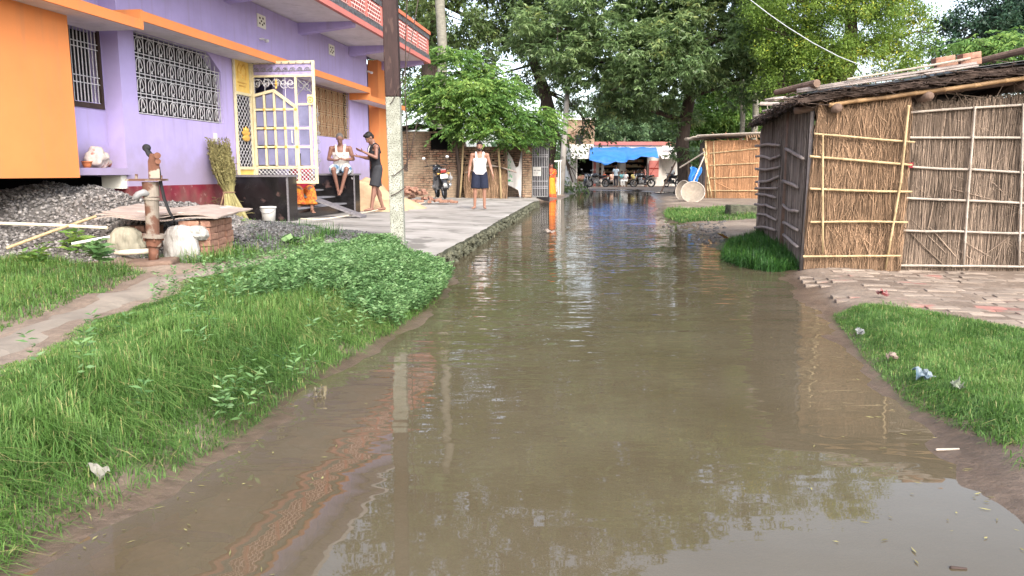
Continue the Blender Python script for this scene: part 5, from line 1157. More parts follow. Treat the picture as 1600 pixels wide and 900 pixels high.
# bright young tree beside the brick sheds
by = 28.0; g = D(716,312,by)
def bq(px, py, dy=0): return tuple(D(px, py, by+dy))
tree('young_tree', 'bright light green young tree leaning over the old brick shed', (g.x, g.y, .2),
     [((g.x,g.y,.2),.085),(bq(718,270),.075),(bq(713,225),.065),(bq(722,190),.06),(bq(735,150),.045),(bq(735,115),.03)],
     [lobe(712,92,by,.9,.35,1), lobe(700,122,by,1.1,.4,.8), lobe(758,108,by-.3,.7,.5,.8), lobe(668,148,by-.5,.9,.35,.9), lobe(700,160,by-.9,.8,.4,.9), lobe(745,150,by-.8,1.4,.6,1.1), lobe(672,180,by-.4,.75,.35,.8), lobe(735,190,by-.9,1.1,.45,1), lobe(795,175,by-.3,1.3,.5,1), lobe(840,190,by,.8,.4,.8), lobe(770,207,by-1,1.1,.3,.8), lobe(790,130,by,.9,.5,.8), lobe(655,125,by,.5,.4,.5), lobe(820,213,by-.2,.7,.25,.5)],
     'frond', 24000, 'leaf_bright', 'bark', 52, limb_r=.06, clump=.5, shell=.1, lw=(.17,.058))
# dark trees behind the sheds
dy = 44.0
def dq(px, py, o=0): return tuple(D(px, py, dy+o))
g = D(684,312,dy)
tree('shade_tree', 'tall dark shade tree with a thick leaning trunk behind the brick shed', (g.x+1, g.y, .15),
     [((g.x+1,g.y,.15),1.0),(dq(705,230),.9),(dq(690,180),.8),(dq(676,120),.6),(dq(668,60),.45),(dq(680,0),.3),(dq(700,-150),.2)],
     [lobe(630,60,dy,2.3,2.0,1), lobe(700,30,dy-1,2.6,2.0,1), lobe(745,75,dy-1,1.7,1.0,1), lobe(660,-60,dy,4,3,1), lobe(780,-80,dy,4,3,1), lobe(575,-60,dy,3.8,3,1), lobe(700,-220,dy,5,3.4,1), lobe(660,125,dy+1,1.7,.8,.7), lobe(650,165,dy+2,1.6,.5,.5), lobe(780,45,dy,1.8,1.3,.8), lobe(590,-240,dy,4,3,.8), lobe(560,-400,dy,5,4,.5), lobe(690,-430,dy,5,4.5,.6), lobe(800,-400,dy,4.5,4,.55)],
     'leaf', 74000, 'leaf_dark', 'bark', 53, limb_r=.22, clump=.85, lw=(.24,.11))
g = D(850,308,46); Y2 = 46
tree('shade_tree', 'dark spreading tree hanging over the thin pole at the lane bend', (g.x, g.y, .15),
     [((g.x,g.y,.15),.55),(tuple(D(856,250,Y2)),.45),(tuple(D(862,190,Y2)),.4),(tuple(D(850,140,Y2)),.35),(tuple(D(835,100,Y2)),.28),(tuple(D(820,20,Y2)),.2)],
     [lobe(810,40,Y2,2.6,2.0,1), lobe(860,70,Y2-1,2.4,1.5,1), lobe(845,130,Y2,1.8,.9,.9), lobe(900,170,Y2,1.7,.8,.6), lobe(930,205,Y2,1.3,.7,.55), lobe(885,235,Y2-.5,.7,1.0,.7), lobe(838,222,Y2,1.3,.5,.6), lobe(860,-40,Y2,3.6,2.6,1), lobe(820,-180,Y2,4.4,3.2,1), lobe(905,-230,Y2,3.8,2.4,.8), lobe(895,285,Y2-1,.5,.8,.6), lobe(765,120,Y2,1.4,.9,.6), lobe(870,-400,Y2,5,4.5,.55), lobe(960,-390,Y2,4,4,.5)],
     'leaf', 58000, 'leaf_dark', 'bark', 54, limb_r=.14, clump=.8, lw=(.22,.10))
# neem, right of centre
ny_ = 34.0; g = D(1330,300,ny_)
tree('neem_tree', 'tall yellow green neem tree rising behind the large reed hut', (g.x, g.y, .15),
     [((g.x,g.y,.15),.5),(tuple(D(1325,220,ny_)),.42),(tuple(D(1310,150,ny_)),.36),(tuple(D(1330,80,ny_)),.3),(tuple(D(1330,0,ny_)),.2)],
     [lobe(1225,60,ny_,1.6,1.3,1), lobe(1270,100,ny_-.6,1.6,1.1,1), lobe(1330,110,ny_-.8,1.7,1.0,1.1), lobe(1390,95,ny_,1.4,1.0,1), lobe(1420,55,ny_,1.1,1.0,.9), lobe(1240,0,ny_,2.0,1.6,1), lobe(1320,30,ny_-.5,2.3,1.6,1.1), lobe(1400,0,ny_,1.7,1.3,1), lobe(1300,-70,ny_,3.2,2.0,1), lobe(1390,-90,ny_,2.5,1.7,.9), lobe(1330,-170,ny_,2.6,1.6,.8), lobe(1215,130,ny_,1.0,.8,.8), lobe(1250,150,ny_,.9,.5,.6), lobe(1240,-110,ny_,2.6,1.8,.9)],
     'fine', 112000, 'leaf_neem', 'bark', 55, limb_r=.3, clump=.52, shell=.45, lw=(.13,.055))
Y4 = 42.0; g = D(1560,300,Y4)
tree('shade_tree', 'dark blue green tree at the right edge beyond the hut roof', (g.x, g.y, .15),
     [((g.x,g.y,.15),.5),(tuple(D(1555,200,Y4)),.42),(tuple(D(1550,100,Y4)),.36),(tuple(D(1560,30,Y4)),.2)],
     [lobe(1515,60,Y4,2.3,1.5,1), lobe(1550,25,Y4,2.0,1.3,1), lobe(1500,110,Y4,2.0,1.0,1), lobe(1600,60,Y4,3,2,1), lobe(1590,-20,Y4,2.4,1.5,1), lobe(1660,20,Y4,3,2.5,1), lobe(1560,120,Y4,3,1.2,1), lobe(1480,150,Y4,2,1,.8)],
     'leaf', 30000, 'leaf_blue', 'bark', 56, limb_r=.3, clump=.6, lw=(.22,.10))
Y5 = 14.5; g = D(1620,330,Y5)
tree('young_tree', 'yellow green sapling sprays showing over the right end of the hut roof', (g.x, g.y, .15),
     [((g.x,g.y,.15),.06),(tuple(D(1615,200,Y5)),.05),(tuple(D(1600,110,Y5)),.03)], [lobe(1560,72,Y5,.5,.16,1), lobe(1600,60,Y5,.6,.25,1), lobe(1650,70,Y5,.7,.4,1), lobe(1525,68,Y5,.22,.06,.5)],
     'frond', 4200, 'leaf_bright', 'bark', 57, limb_r=.03, clump=.2, shell=.1, lw=(.10,.035))
# bushier trees filling the gap behind the huts
Y6 = 52.0
for i, (px, py, rx, rz, lab, m, sd_, nn) in enumerate(((1120,175,2.6,1.7,'mid green bushy tree between the mango trunk and the palms','leaf_bright',61,22000), (1200,170,2.8,2.2,'dark green bushy tree behind the thin palm trunks','leaf_dark',62,20000), (1150,235,3.4,1.6,'low dark thicket tree behind the small hut','leaf_dark',63,18000), (1290,190,3.2,2.0,'dark bushy tree behind the corner of the hut roof','leaf_dark',64,18000))):
    yy = Y6+i*2; g = D(px, 300, yy)
    tree('bushy_tree', lab, (g.x, g.y, .15), [((g.x,g.y,.15),.25),(tuple(D(px, 240, yy)),.2),(tuple(D(px, 190, yy)),.15)], [lobe(px, py, yy, rx, rz), lobe(px-30, py+25, yy-.5, rx*.6, rz*.6), lobe(px+28, py+15, yy-.5, rx*.6, rz*.6), lobe(px+5, py-45, yy, rx*.6, rz*.7)], 'leaf', nn, m, 'bark', sd_, limb_r=.15, clump=.6, lw=(.26,.10))
for i, (px, py, rx, rz, lab) in enumerate(((950,205,4.2,2.6,'pale grey green bushes rising behind the shop, left clump'), (1015,195,4.6,2.8,'pale grey green bushes rising behind the shop, right clump'), (985,160,3.8,2.4,'tallest pale tree far behind the blue awning'))):
    yy = 80+i*3; g = D(px, 290, yy)
    tree('bushy_tree', lab, (g.x, g.y, .15), [((g.x,g.y,.15),.3),(tuple(D(px, 250, yy)),.25),(tuple(D(px, 200, yy)),.15)], [lobe(px, py, yy, rx, rz), lobe(px-25, py+15, yy, rx*.6, rz*.7), lobe(px+25, py+20, yy, rx*.6, rz*.7)], 'leaf', 14000, 'leaf_far', 'bark', 70+i, limb_r=.2, clump=.9, lw=(.40,.16))
# palms with bare pale trunks
def palm(pxb, pxt, pyt, Y, r, ztop, label, seed, group=None):
    rs = np.random.RandomState(seed); b_ = D(pxb, 300, Y); t_ = D(pxt, pyt, Y); base = Vector((b_.x, Y, .15)); sl_ = (t_.x-b_.x)/(t_.z-.15); root = empty('palm_tree', base, 0, label, 'tree', group); mb = MB(); P = []; Rr = []
    for k in range(25): z = (ztop-.15)*k/24; P.append((sl_*z+.05*sin(k*.7), 0, z)); Rr.append(r*(1.15 if k == 0 else 1-.2*k/24)*(1+.04*(k % 2)))
    mb.tube(P, Rr, 12); mb.build('trunk', 'trunkp', root, smooth=True); top = Vector(P[-1]); PP = []; Dn = []; rb_ = MB()
    for k in range(22):
        a = k*2.4; el = rs.uniform(-.3,.9); L = rs.uniform(2.4,3.2); last = top
        pts = []
        for j in range(13): f = j/12; q = top+Vector((cos(a)*cos(el)*L*f, sin(a)*cos(el)*L*f, sin(el)*L*f-1.3*f*f)); pts.append(q)
        rb_.tube(pts, [.03*(1-.8*j/12) for j in range(13)], 4)
        s = Vector((-sin(a), cos(a), 0))
        for j in range(1, 13):
            for i in range(3):
                q = pts[j-1].lerp(pts[j], i/3)
                for sg in (-1, 1): PP.append(tuple(q)); d_ = (pts[j]-pts[j-1]).normalized()*.7+s*sg+Vector((0,0,-.55)); Dn.append(tuple(d_))
    rb_.build('frond_rib', 'leaf_dark', root); V, Fq = leaves(np.array(PP), np.array(Dn), .6*rs.uniform(.7,1.1,len(PP)), .04, rs); npmesh('crown', V, Fq, 'leaf_mango', rs.uniform(.2,.8,len(PP)), root)
palm(692,689,10,36,.24,14.0,'tall pale grey palm trunk rising behind the brick shed and balcony',81)
palm(1158,1160,120,48,.16,9.5,'thinner left one of the two bare palm trunks behind the huts',82,'palms behind the huts')
palm(1178,1180,115,47,.20,10.5,'thicker right one of the two bare palm trunks behind the huts',83,'palms behind the huts')
palm(975,974,165,78,.17,10.5,'thin pale palm trunk rising behind the blue awning of the shop',84,'palms behind the shop')
palm(983,982,170,84,.15,11.0,'fainter grey palm trunk beside the pale one behind the shop',85,'palms behind the shop')
# far wood closing the view: uncountable
rf = np.random.RandomState(90); n = 60000; a = rf.uniform(-1.15, 1.15, n//12); rd = rf.uniform(95, 125, n//12); hh = 4.5+3.5*(np.sin(a*23)*.5+np.sin(a*57+1)*.3+.4); z = rf.random(n//12)**.8*hh
P = np.stack([np.sin(a)*rd, np.cos(a)*rd, z+.2], 1); P = np.repeat(P, 12, 0)+rf.normal(size=(n//12*12,3))*.7
V, Fq = leaves(P, rf.normal(size=P.shape)+np.array([0,-.3,-.3]), .8*rf.uniform(.6,1.2,len(P)), .45, rf)
tag(npmesh('far_wood', V, Fq, 'leaf_far', np.clip(rf.normal(.35,.2,len(P)), 0, 1)), 'far belt of hazy green trees closing the view all round', 'woodland', kind='stuff')

# ================================================================ BRICK SHEDS, FENCE AND GATE BEHIND THE FORECOURT
sc_ = 28.3/F
BX = lambda px, Y=28.3: (px-800)/F*Y*cos(PITCH)*1.0
def bxw(px, Y): return D(px, 270, Y).x
def zz(py, Y): return D(700, py, Y).z
sy = 28.2; xa, xb = bxw(622, sy), bxw(716, sy)
shed = empty('brick_shed', (xa, sy, .2), 0, 'low old brick shed with a dark window opening and sagging tin roof behind the motorcycle', 'shed')
def sb(): return MB(Matrix.Translation((-xa, -sy, -.2)))
zt_ = 2.78; wx0, wx1 = bxw(673, sy), bxw(710, sy); wz0, wz1 = zz(234, sy), zz(208, sy)
mb = sb(); wallholes(mb, xa-.6, xb, .1, zt_, sy, sy+.25, [(wx0, min(wx1, xb-.12), wz0, wz1)]); mb.box((xb-.25,sy+.25,.1),(xb,sy+3.2,2.45)); mb.box((xa-.6,sy+.25,.1),(xa-.35,sy+3.2,zt_)); mb.box((xa-.6,sy+3.2,.1),(xb,sy+3.4,zt_)); mb.build('wall', 'brickwall', shed)
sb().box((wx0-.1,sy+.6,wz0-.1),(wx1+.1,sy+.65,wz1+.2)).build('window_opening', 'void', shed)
mb = sb(); xr = bxw(658, sy)
mb.grid(lambda u, v: Vector((xa-.8+u*(xr-xa+.8), sy-.3+v*4, 2.80+.22*u+.03*noise.noise(Vector((u*4,v*6,0)))+.1*v)), 12, 10)
mb.grid(lambda u, v: Vector((xr+u*(xb+.25-xr), sy-.32+v*4, 3.02-.42*u+.03*noise.noise(Vector((u*4,v*6,5)))+.1*v)), 14, 10); mb.build('roof', 'blackpoly', shed, thick=.03)
mb = sb()
for k in range(4): mb.tube([(xa-.7+k*.5,sy-.34,2.87+.03*k),(xa-.2+k*.6,sy+2.5,2.98+.03*k)], .03, 6)
mb.tube([(bxw(712,sy),sy-.08,2.6),(bxw(716,sy),sy-.08,1.6)], .05, 6); mb.build('roof_pole', 'log', shed)
M['tarw'] = mat('pale_rotten_plank', (.34,.27,.2), .9, 6, .3, .3)
# broken honeycomb wall
Yb = 28.7; x0, x1 = bxw(718, Yb), bxw(792, Yb); bw_ = empty('brick_wall', (x0, Yb, .2), 0, 'ruined honeycomb brick wall behind the man in the white vest', 'wall')
mb = MB(Matrix.Translation((-x0,-Yb,-.2))); holes = []; rs = random.Random(14)
for j in range(9):
    for i in range(13):
        if j > 3 and rs.random() < .42: hx = x0+.1+i*.13+(j % 2)*.06; hz = .5+j*.175; holes.append((hx, hx+.09, hz, hz+.07))
wallholes(mb, x0, x1, .1, 2.25, Yb, Yb+.22, [h for h in holes if h[1] < x1-.02]); mb.build('wall_face', 'brickwall', bw_)
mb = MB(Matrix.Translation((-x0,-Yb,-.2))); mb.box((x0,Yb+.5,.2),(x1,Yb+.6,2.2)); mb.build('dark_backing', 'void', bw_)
# tied straw fence with a bamboo prop
Yf = 28.2; x0, x1 = bxw(727, Yf), bxw(792, Yf); fe = empty('straw_fence', (x0, Yf, .2), 0, 'ragged fence of dry brown brush standing before the honeycomb wall', 'fence'); rf_ = np.random.RandomState(15)
qd = [(x0,Yf,.25),(x1,Yf,.25),(x1,Yf,1.5),(x0,Yf,1.45)]
o = reed_wall('brush', 'straw', qd, 1500, .010, fe, rf_, .07, .02, .10, .2, .12, np.array((0,-1,0)))
o = adopt(MB().box((x0,Yf+.02,.2),(x1,Yf+.06,1.3)).build('brush_core', 'backing'), fe)
p0 = D(799,232,Yf-.15); p1 = D(803,312,Yf-.3)
for a, c, r, lab in ((D(778,225,Yf-.2), D(783,312,Yf-.2), .04, 'bamboo prop standing in front of the brush fence'), (D(790,225,Yf+.1), D(791,312,Yf+.1), .05, 'dark stake at the right end of the brush fence'), (D(724,215,27.9), D(718,313,27.9), .035, 'pale bare stake beside the young tree trunk')):
    c.z = .25; single(MB().tube([a, a.lerp(c,.5)+Vector((.02,0,0)), c], r, 8), 'stake', 'bamboo' if 'bamboo' in lab or 'pale' in lab else 'log', lab, 'stake', smooth=True)
mb = MB(); a = D(727,262,Yf-.25)
mb.grid(lambda u, v: Vector((a.x+u*1.85, Yf-.3+v*.5, 1.45+.22*sin(pi*u)*.6-.12*abs(2*u-1)+.06*noise.noise(Vector((u*5,v*3,2)))-.14*(v-.5)**2)), 20, 6)
single(mb, 'cover_cloth', 'sheet', 'tan sacking thrown over the top of the brush fence', 'cloth', thick=.01)
# doorway with a white and green cloth
Yd = 29.2; x0, x1 = bxw(792, Yd), bxw(816, Yd)
cb_ = MB().box((x0-.1,Yd+.8,.1),(bxw(831,Yd),Yd+.9,2.3)); o = cb_.build('wall', 'brickwall'); tag(o, 'shadowed brick wall behind the cloth doorway', 'wall')
mb = MB()
pts = [(795,243),(806,268),(812,262),(816,232),(815,300),(812,312),(810,298),(794,289)]
def ck(px, py): p = D(px, py, Yd-.1); return Vector((p.x, Yd-.1+.05*sin(px*1.3)+.03*sin(py*.5), p.z))
L1 = [(793,236),(800,247),(806,262),(810,260),(814,240),(816,231)]; L2 = [(793.5,289),(798,291),(804,294),(810,297.5),(812.5,312),(814.5,310)]
n_ = len(L1); 
mb.add([ck(*L1[i]).lerp(ck(*L2[i]), j/8) + Vector((0, .04*sin(i*2+j*.8), 0)) for j in range(9) for i in range(n_)], [(j*n_+i, j*n_+i+1, (j+1)*n_+i+1, (j+1)*n_+i) for j in range(8) for i in range(n_-1)])
cl_ = single(mb, 'door_cloth', 'vest', 'white cloth with green lettering hung across the dark doorway', 'cloth', smooth=True)
M['green'] = mat('green_print', (.05,.35,.12), .8, 9, .1)
mb = MB()
for (u, v, w_, h_) in ((795,250,1.6,2.2),(797.5,253,1,3),(796,258,2.4,1),(795,262,1.2,3.6),(798,263,1,3),(796.2,268,3,1.1),(797,274,1.2,5),(799.5,276,1.2,4),(796,282,4,3.2),(800,283.5,1.8,1)):
    p = ck(u, v); k = Yd/F; mb.box((p.x-w_*k/2,Yd-.19,p.z-h_*k/2),(p.x+w_*k/2,Yd-.185,p.z+h_*k/2))
mb.build('green_lettering', 'green', cl_)
o = MB().box((0,0,0),(bxw(831,Yd)-bxw(816.5,Yd),.4,zz(231,Yd)-.1)).build('brick_pillar', 'brickwall', loc=(bxw(816.5,Yd),Yd-.15,.1)); tag(o, 'rough brick pillar between the cloth doorway and the iron gate', 'pillar')
Yg = 30.4; x0, x1 = bxw(832, Yg), bxw(856, Yg); ga = empty('iron_gate', (x0, Yg, .15), 0, 'narrow barred iron gate with a white notice, left of the woman', 'gate')
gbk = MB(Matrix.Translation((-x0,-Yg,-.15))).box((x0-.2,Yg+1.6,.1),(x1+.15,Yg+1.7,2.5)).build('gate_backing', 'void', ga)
zt, zb0 = zz(229, Yg), zz(307, Yg); mb = MB(Matrix.Translation((-x0,-Yg,-.15)))
mb.tube([(x0,Yg,zb0),(x0,Yg,zt)], .022, 6); mb.tube([(x1,Yg,zb0),(x1,Yg,zt)], .022, 6); mb.tube([(x0,Yg,zb0),(x1,Yg,zb0)], .022, 6); mb.tube([(x0,Yg,zt),(x1,Yg,zt)], .02, 6)
gf = mb.build('gate_frame', 'greyiron', ga); mb = MB(Matrix.Translation((-x0,-Yg,-.15)))
for k in range(1, 9): mb.tube([(x0+(x1-x0)*k/9,Yg,zb0),(x0+(x1-x0)*k/9,Yg,zt)], .009, 5)
for py in (242,245,261,283,291,294): mb.tube([(x0,Yg-.015,zz(py,Yg)),(x1,Yg-.015,zz(py,Yg))], .010, 5)
mb.build('gate_bars', 'iron', ga)
mb = MB(Matrix.Translation((-x0,-Yg,-.15))); a, c = bxw(832.5,Yg), bxw(845.5,Yg); mb.box((a,Yg-.05,zz(275,Yg)),(c,Yg-.04,zz(261,Yg))); nt_ = mb.build('notice_board', 'white', ga)
mb = MB(Matrix.Translation((-x0,-Yg,-.15))); 
for (u0, u1, py) in ((833.5,838,266),(839,844.5,266),(834,835,270.2),(838.6,839.4,270),(838.6,839.4,271.5)): mb.box((bxw(u0,Yg),Yg-.056,zz(py+.45,Yg)),(bxw(u1,Yg),Yg-.0515,zz(py-.45,Yg)))
mb.build('notice_print', 'navy', nt_)
mb = MB(); a, c = bxw(790,29), bxw(862,29); mb.grid(lambda u, v: Vector((a+(c-a)*u, 28.6+v*3, zz(231,29)+.08+.05*noise.noise(Vector((u*6,v*4,9)))+.06*v)), 16, 8)
single(mb, 'tin_canopy', 'blackpoly', 'dark sagging tin sheet over the doorway and iron gate', 'roof', thick=.03)
# white rail by the far pole
Yq = 39.5; mb = MB()
for px in (873, 876): mb.tube([D(px,250,Yq), D(px-1,305,Yq)], .03, 6)
mb.tube([D(866,252,Yq), D(878,251,Yq)], .03, 6); single(mb, 'rail', 'wall_white', 'pale rail frame behind the woman in the orange sari', 'rail')

# ================================================================ PEOPLE
def apply_mods(o):
    bpy.context.view_layer.update(); dg = bpy.context.evaluated_depsgraph_get(); me = bpy.data.meshes.new_from_object(o.evaluated_get(dg)); o.modifiers.clear(); o.data = me
def skinmesh(mb, name, m, parent, vox, it=4):
    o = mb.build(name, m, parent); r = o.modifiers.new('r', 'REMESH'); r.mode = 'VOXEL'; r.voxel_size = vox; s = o.modifiers.new('s', 'SMOOTH'); s.factor = .5; s.iterations = it; apply_mods(o)
    o.data.polygons.foreach_set('use_smooth', [True]*len(o.data.polygons)); 
    if not o.data.materials: o.data.materials.append(M[m])
    return o
def hand(mb, w, d, pn, side, curl):
    """palm, four unequal curled fingers and a thumb; w wrist, d hand direction, pn palm normal, side +1/-1 thumb side"""
    d = Vector(d).normalized(); pn = Vector(pn); pn = (pn-d*pn.dot(d)).normalized(); s = d.cross(pn)*side
    R = Matrix((s, pn, d)).transposed(); mb.ell(w+d*.05, (.040,.017,.055), R, 10, 7); mb.cap(w-d*.02, w+d*.03, .026, .026, 8)
    for k, L in enumerate((.072,.08,.075,.058)):
        b = w+d*.085+s*(.030-.020*k); a1 = curl*.6; a2 = curl*1.3
        m_ = b+(d*cos(a1)+pn*sin(a1))*L*.5; e = m_+(d*cos(a2)+pn*sin(a2))*L*.5; mb.cap(b-d*.02, m_, .0095, .009, 7); mb.cap(m_, e, .009, .0075, 7)
    b = w+d*.028+s*.030; m_ = b+(d*.5+s*.8+pn*.35).normalized()*.038; e = m_+(d*.85+s*.35+pn*.4).normalized()*.032; mb.cap(b, m_, .013, .011, 7); mb.cap(m_, e, .011, .008, 7)
def person(loc, rz, label, P, vox=.008, skin='skin', group=None, sc=1.0, hair='hair', beard=False, child=False, bulk=1.0, cat='person'):
    root = empty('person', loc, rz, label, cat, group); root.scale = (sc, sc, sc); pz = P.get('hip', .94); ln = P.get('lean', 0); tw = P.get('twist', 0)
    R = Matrix.Rotation(tw, 3, 'Z') @ Matrix.Rotation(ln, 3, 'X'); pc = Vector((P.get('hx', 0), P.get('hy', 0), pz))
    Tt = lambda x, y, z: pc + R @ Vector((x, y, z))
    RH = R @ Matrix.Rotation(P.get('hyaw', 0), 3, 'Z') @ Matrix.Rotation(P.get('hpitch', 0), 3, 'X'); hc = Tt(0, -.015, .56)
    Th = lambda x, y, z: hc + RH @ Vector((x, y, z+.10))
    mb = MB(); b_ = bulk
    mb.ell(Tt(0,0,0), (.155*b_,.105*b_,.12), R); mb.ell(Tt(0,-.01,.14), (.135*b_,.095*b_,.14), R); mb.ell(Tt(0,-.005,.33), (.155*b_,.10*b_,.17), R); mb.cap(Tt(-.13,0,.44), Tt(.13,0,.44), .062, .062); mb.ell(Tt(0,0,.44), (.14,.075,.06), R)
    mb.cap(Tt(0,.0,.46), Tt(0,-.012,.57), .056, .052)
    mb.ell(Th(0,.008,.035), (.074,.092,.088), RH); mb.ell(Th(0,-.02,-.035), (.060,.068,.072), RH); mb.ell(Th(0,-.045,-.075), (.038,.035,.028), RH)
    mb.cap(Th(0,-.086,.012), Th(0,-.102,-.022), .009, .014, 8); mb.ell(Th(0,-.086,-.052), (.024,.014,.010), RH, 8, 6)
    for s in (-1, 1): mb.ell(Th(s*.074,.01,-.005), (.012,.020,.032), RH, 8, 6); mb.ell(Th(s*.032,-.072,.026), (.022,.014,.008), RH, 8, 6)
    ends = {}
    for s, k in ((-1,'R'), (1,'L')):
        sh = Tt(s*.178*b_, 0, .435); el, wr, hd, pn, cu = P['arm'+k]; el = Vector(el); wr = Vector(wr)
        mb.ell(sh, (.058,.056,.06), R); mb.cap(sh, el, .050*b_, .038); mb.ell(sh.lerp(el,.45), (.045*b_,.045*b_,.07), (el-sh).to_track_quat('Z','Y').to_matrix()); mb.cap(el, wr, .038, .025); mb.ell(el.lerp(wr,.3), (.040,.038,.075), (wr-el).to_track_quat('Z','Y').to_matrix())
        hand(mb, wr, hd, pn, P.get('thumb'+k, 1), cu)
        hp = Tt(s*.088, 0, -.03); kn, an, td = P['leg'+k]; kn = Vector(kn); an = Vector(an); td = Vector(td).normalized(); ends[k] = (sh, el, wr, hp, kn, an)
        mb.cap(hp, kn, .083*b_, .054); mb.cap(kn, an, .052, .034); mb.ell(kn.lerp(an,.28)-td*.018, (.048,.052,.11), (an-kn).to_track_quat('Z','Y').to_matrix())
        dn = (an-kn).normalized(); heel = an+dn*.035-td*.025; mb.ell(heel, (.033,.036,.035)); mb.cap(heel+td*.03+dn*.004, heel+td*.165+dn*.016, .036, .022, 10, 1.0)
        sv = td.cross(Vector((0,0,1))); 
        for q, tl in enumerate((.026,.022,.02,.017,.014)): mb.cap(heel+td*.17+dn*.016+sv*((q-2)*.015)*s, heel+td*(.172+tl)+dn*.018+sv*((q-2)*.016)*s, .0095, .0085, 6)
    skinmesh(mb, 'body', skin, root, vox)
    # face
    e = MB(); 
    for s in (-1, 1): e.ell(Th(s*.031,-.0795,.012), (.012,.006,.0055), RH, 8, 6)
    e.build('eyes', 'vest', root, smooth=True); e = MB()
    for s in (-1, 1): e.ell(Th(s*.031,-.0845,.012), (.0065,.0025,.0058), RH, 8, 6); e.cap(Th(s*.015,-.089,.030), Th(s*.050,-.080,.033), .004, .003, 6)
    e.build('eyebrows_and_pupils', 'hair', root)
    e = MB(); e.ell(Th(0,-.099,-.052), (.022,.004,.005), RH, 8, 6); M.setdefault('lip', mat('dark_lips', (.14,.05,.04), .5, 9, .1)); e.build('lips', 'lip', root)
    if hair:
        e = MB(); e.ell(Th(0,.016,.052), (.080,.096,.084), RH, 16, 12)
        if hair == 'greyhair': e = MB(); e.ell(Th(0,.018,.044), (.0775,.094,.086), RH, 16, 12)
        else: e.ell(Th(0,-.045,.105), (.060,.045,.030), RH); e.ell(Th(0,.06,.0), (.066,.05,.065), RH)
        skinmesh(e, 'hair', hair, root, max(vox, .007), 2)
    if beard:
        e = MB(); e.ell(Th(0,-.052,-.085), (.046,.040,.036), RH); e.cap(Th(-.062,-.02,-.03), Th(-.038,-.06,-.075), .018, .02); e.cap(Th(.062,-.02,-.03), Th(.038,-.06,-.075), .018, .02); e.cap(Th(-.028,-.096,-.036), Th(.028,-.096,-.036), .007, .007, 6); skinmesh(e, 'beard', 'hair', root, .006, 2)
    return root, Tt, Th, ends, R, RH
def vest(root, Tt, R, m, vox=.009, bulk=1.0, low=-.05, neck=.36, straps=True, flare=0.0, name='vest'):
    b = bulk; mb = MB(); prof = [(low,.118+flare,.168+flare),(.03,.120,.166),(.13,.110,.152),(.22,.112,.158),(.31,.116,.172),(neck,.104,.160)]
    n = 20; V = []
    for z, ry, rx in prof:
        for k in range(n): a = 2*pi*k/n; w_ = 1+.02*sin(5*a+z*20); V.append(Tt(rx*b*w_*cos(a), ry*b*w_*sin(a)-.006, z))
    fs = [(i*n+k, i*n+(k+1)%n, (i+1)*n+(k+1)%n, (i+1)*n+k) for i in range(len(prof)-1) for k in range(n)] + [tuple(range(n-1,-1,-1)), tuple((len(prof)-1)*n+k for k in range(n))]; mb.add(V, fs)
    if straps:
        for s in (-1, 1):
            P = [Tt(s*.085,-.105*b,neck-.04), Tt(s*.088,-.095,.42), Tt(s*.095,-.045,.49), Tt(s*.095,.02,.505), Tt(s*.09,.07,.46), Tt(s*.08,.095,neck-.04)]
            for a, c in zip(P[:-1], P[1:]): mb.cap(a, c, .027, .027, 10)
    else:
        mb.cap(Tt(-.14,0,.43), Tt(.14,0,.43), .074, .074); mb.ell(Tt(0,0,.42), (.15*b,.095*b,.085), R)
    return skinmesh(mb, name, m, root, vox, 3)
def frus(mb, a, c, r0, r1, n=16, flat=1.0): mb.tube([a, a.lerp(c,.5), c], [r0, (r0+r1)/2*1.02, r1], n, True, flat)
def shorts(root, Tt, R, ends, m, frac=.85, r0=.105, r1=.105, vox=.009, name='shorts', top=.06):
    mb = MB(); mb.ell(Tt(0,0,.0), (.172,.122,.115), R); mb.tube([Tt(0,0,-.06), Tt(0,0,.02), Tt(0,0,top)], [.112,.122,.116], 18, True, 1.38)
    for k in 'LR': sh, el, wr, hp, kn, an = ends[k]; frus(mb, hp, hp.lerp(kn, frac), r0, r1); mb.ell(hp, (r0*.98,)*3)
    return skinmesh(mb, name, m, root, vox, 3)
def shirt_sleeves(root, ends, m, frac=.5):
    for k in 'LR': mb = MB(); sh, el = ends[k][:2]; mb.ell(sh, (.068,.066,.068)); frus(mb, sh, sh.lerp(el, frac), .064, .066, 12); mb.build('sleeve', m, root, smooth=True)
# man in white vest and navy shorts, walking toward the camera
m1_ = G(750,331,.30); m1_.z = apron_z(m1_.x, m1_.y)
P = dict(hip=.93, armR=((-.25,.02,1.09),(-.285,-.05,.84),(-.05,-.1,-1),(1,-.2,0),.5), armL=((.27,.03,1.10),(.335,-.03,.86),(.15,-.1,-1),(-1,-.2,0),.5),
         legR=((-.12,-.05,.49),(-.135,.0,.075),(-.35,-1,0)), legL=((.115,-.03,.49),(.115,-.01,.075),(.15,-1,0)), hpitch=.12, thumbR=1, thumbL=-1)
r_, Tt, Th, en, R, RH = person(m1_, radians(2), 'bearded man in white vest and navy shorts walking barefoot on the concrete', P, .0075, 'skin', beard=True, bulk=1.06, sc=1.0)
vest(r_, Tt, R, 'vest', bulk=1.08); shorts(r_, Tt, R, en, 'navy', .92, .112, .118)
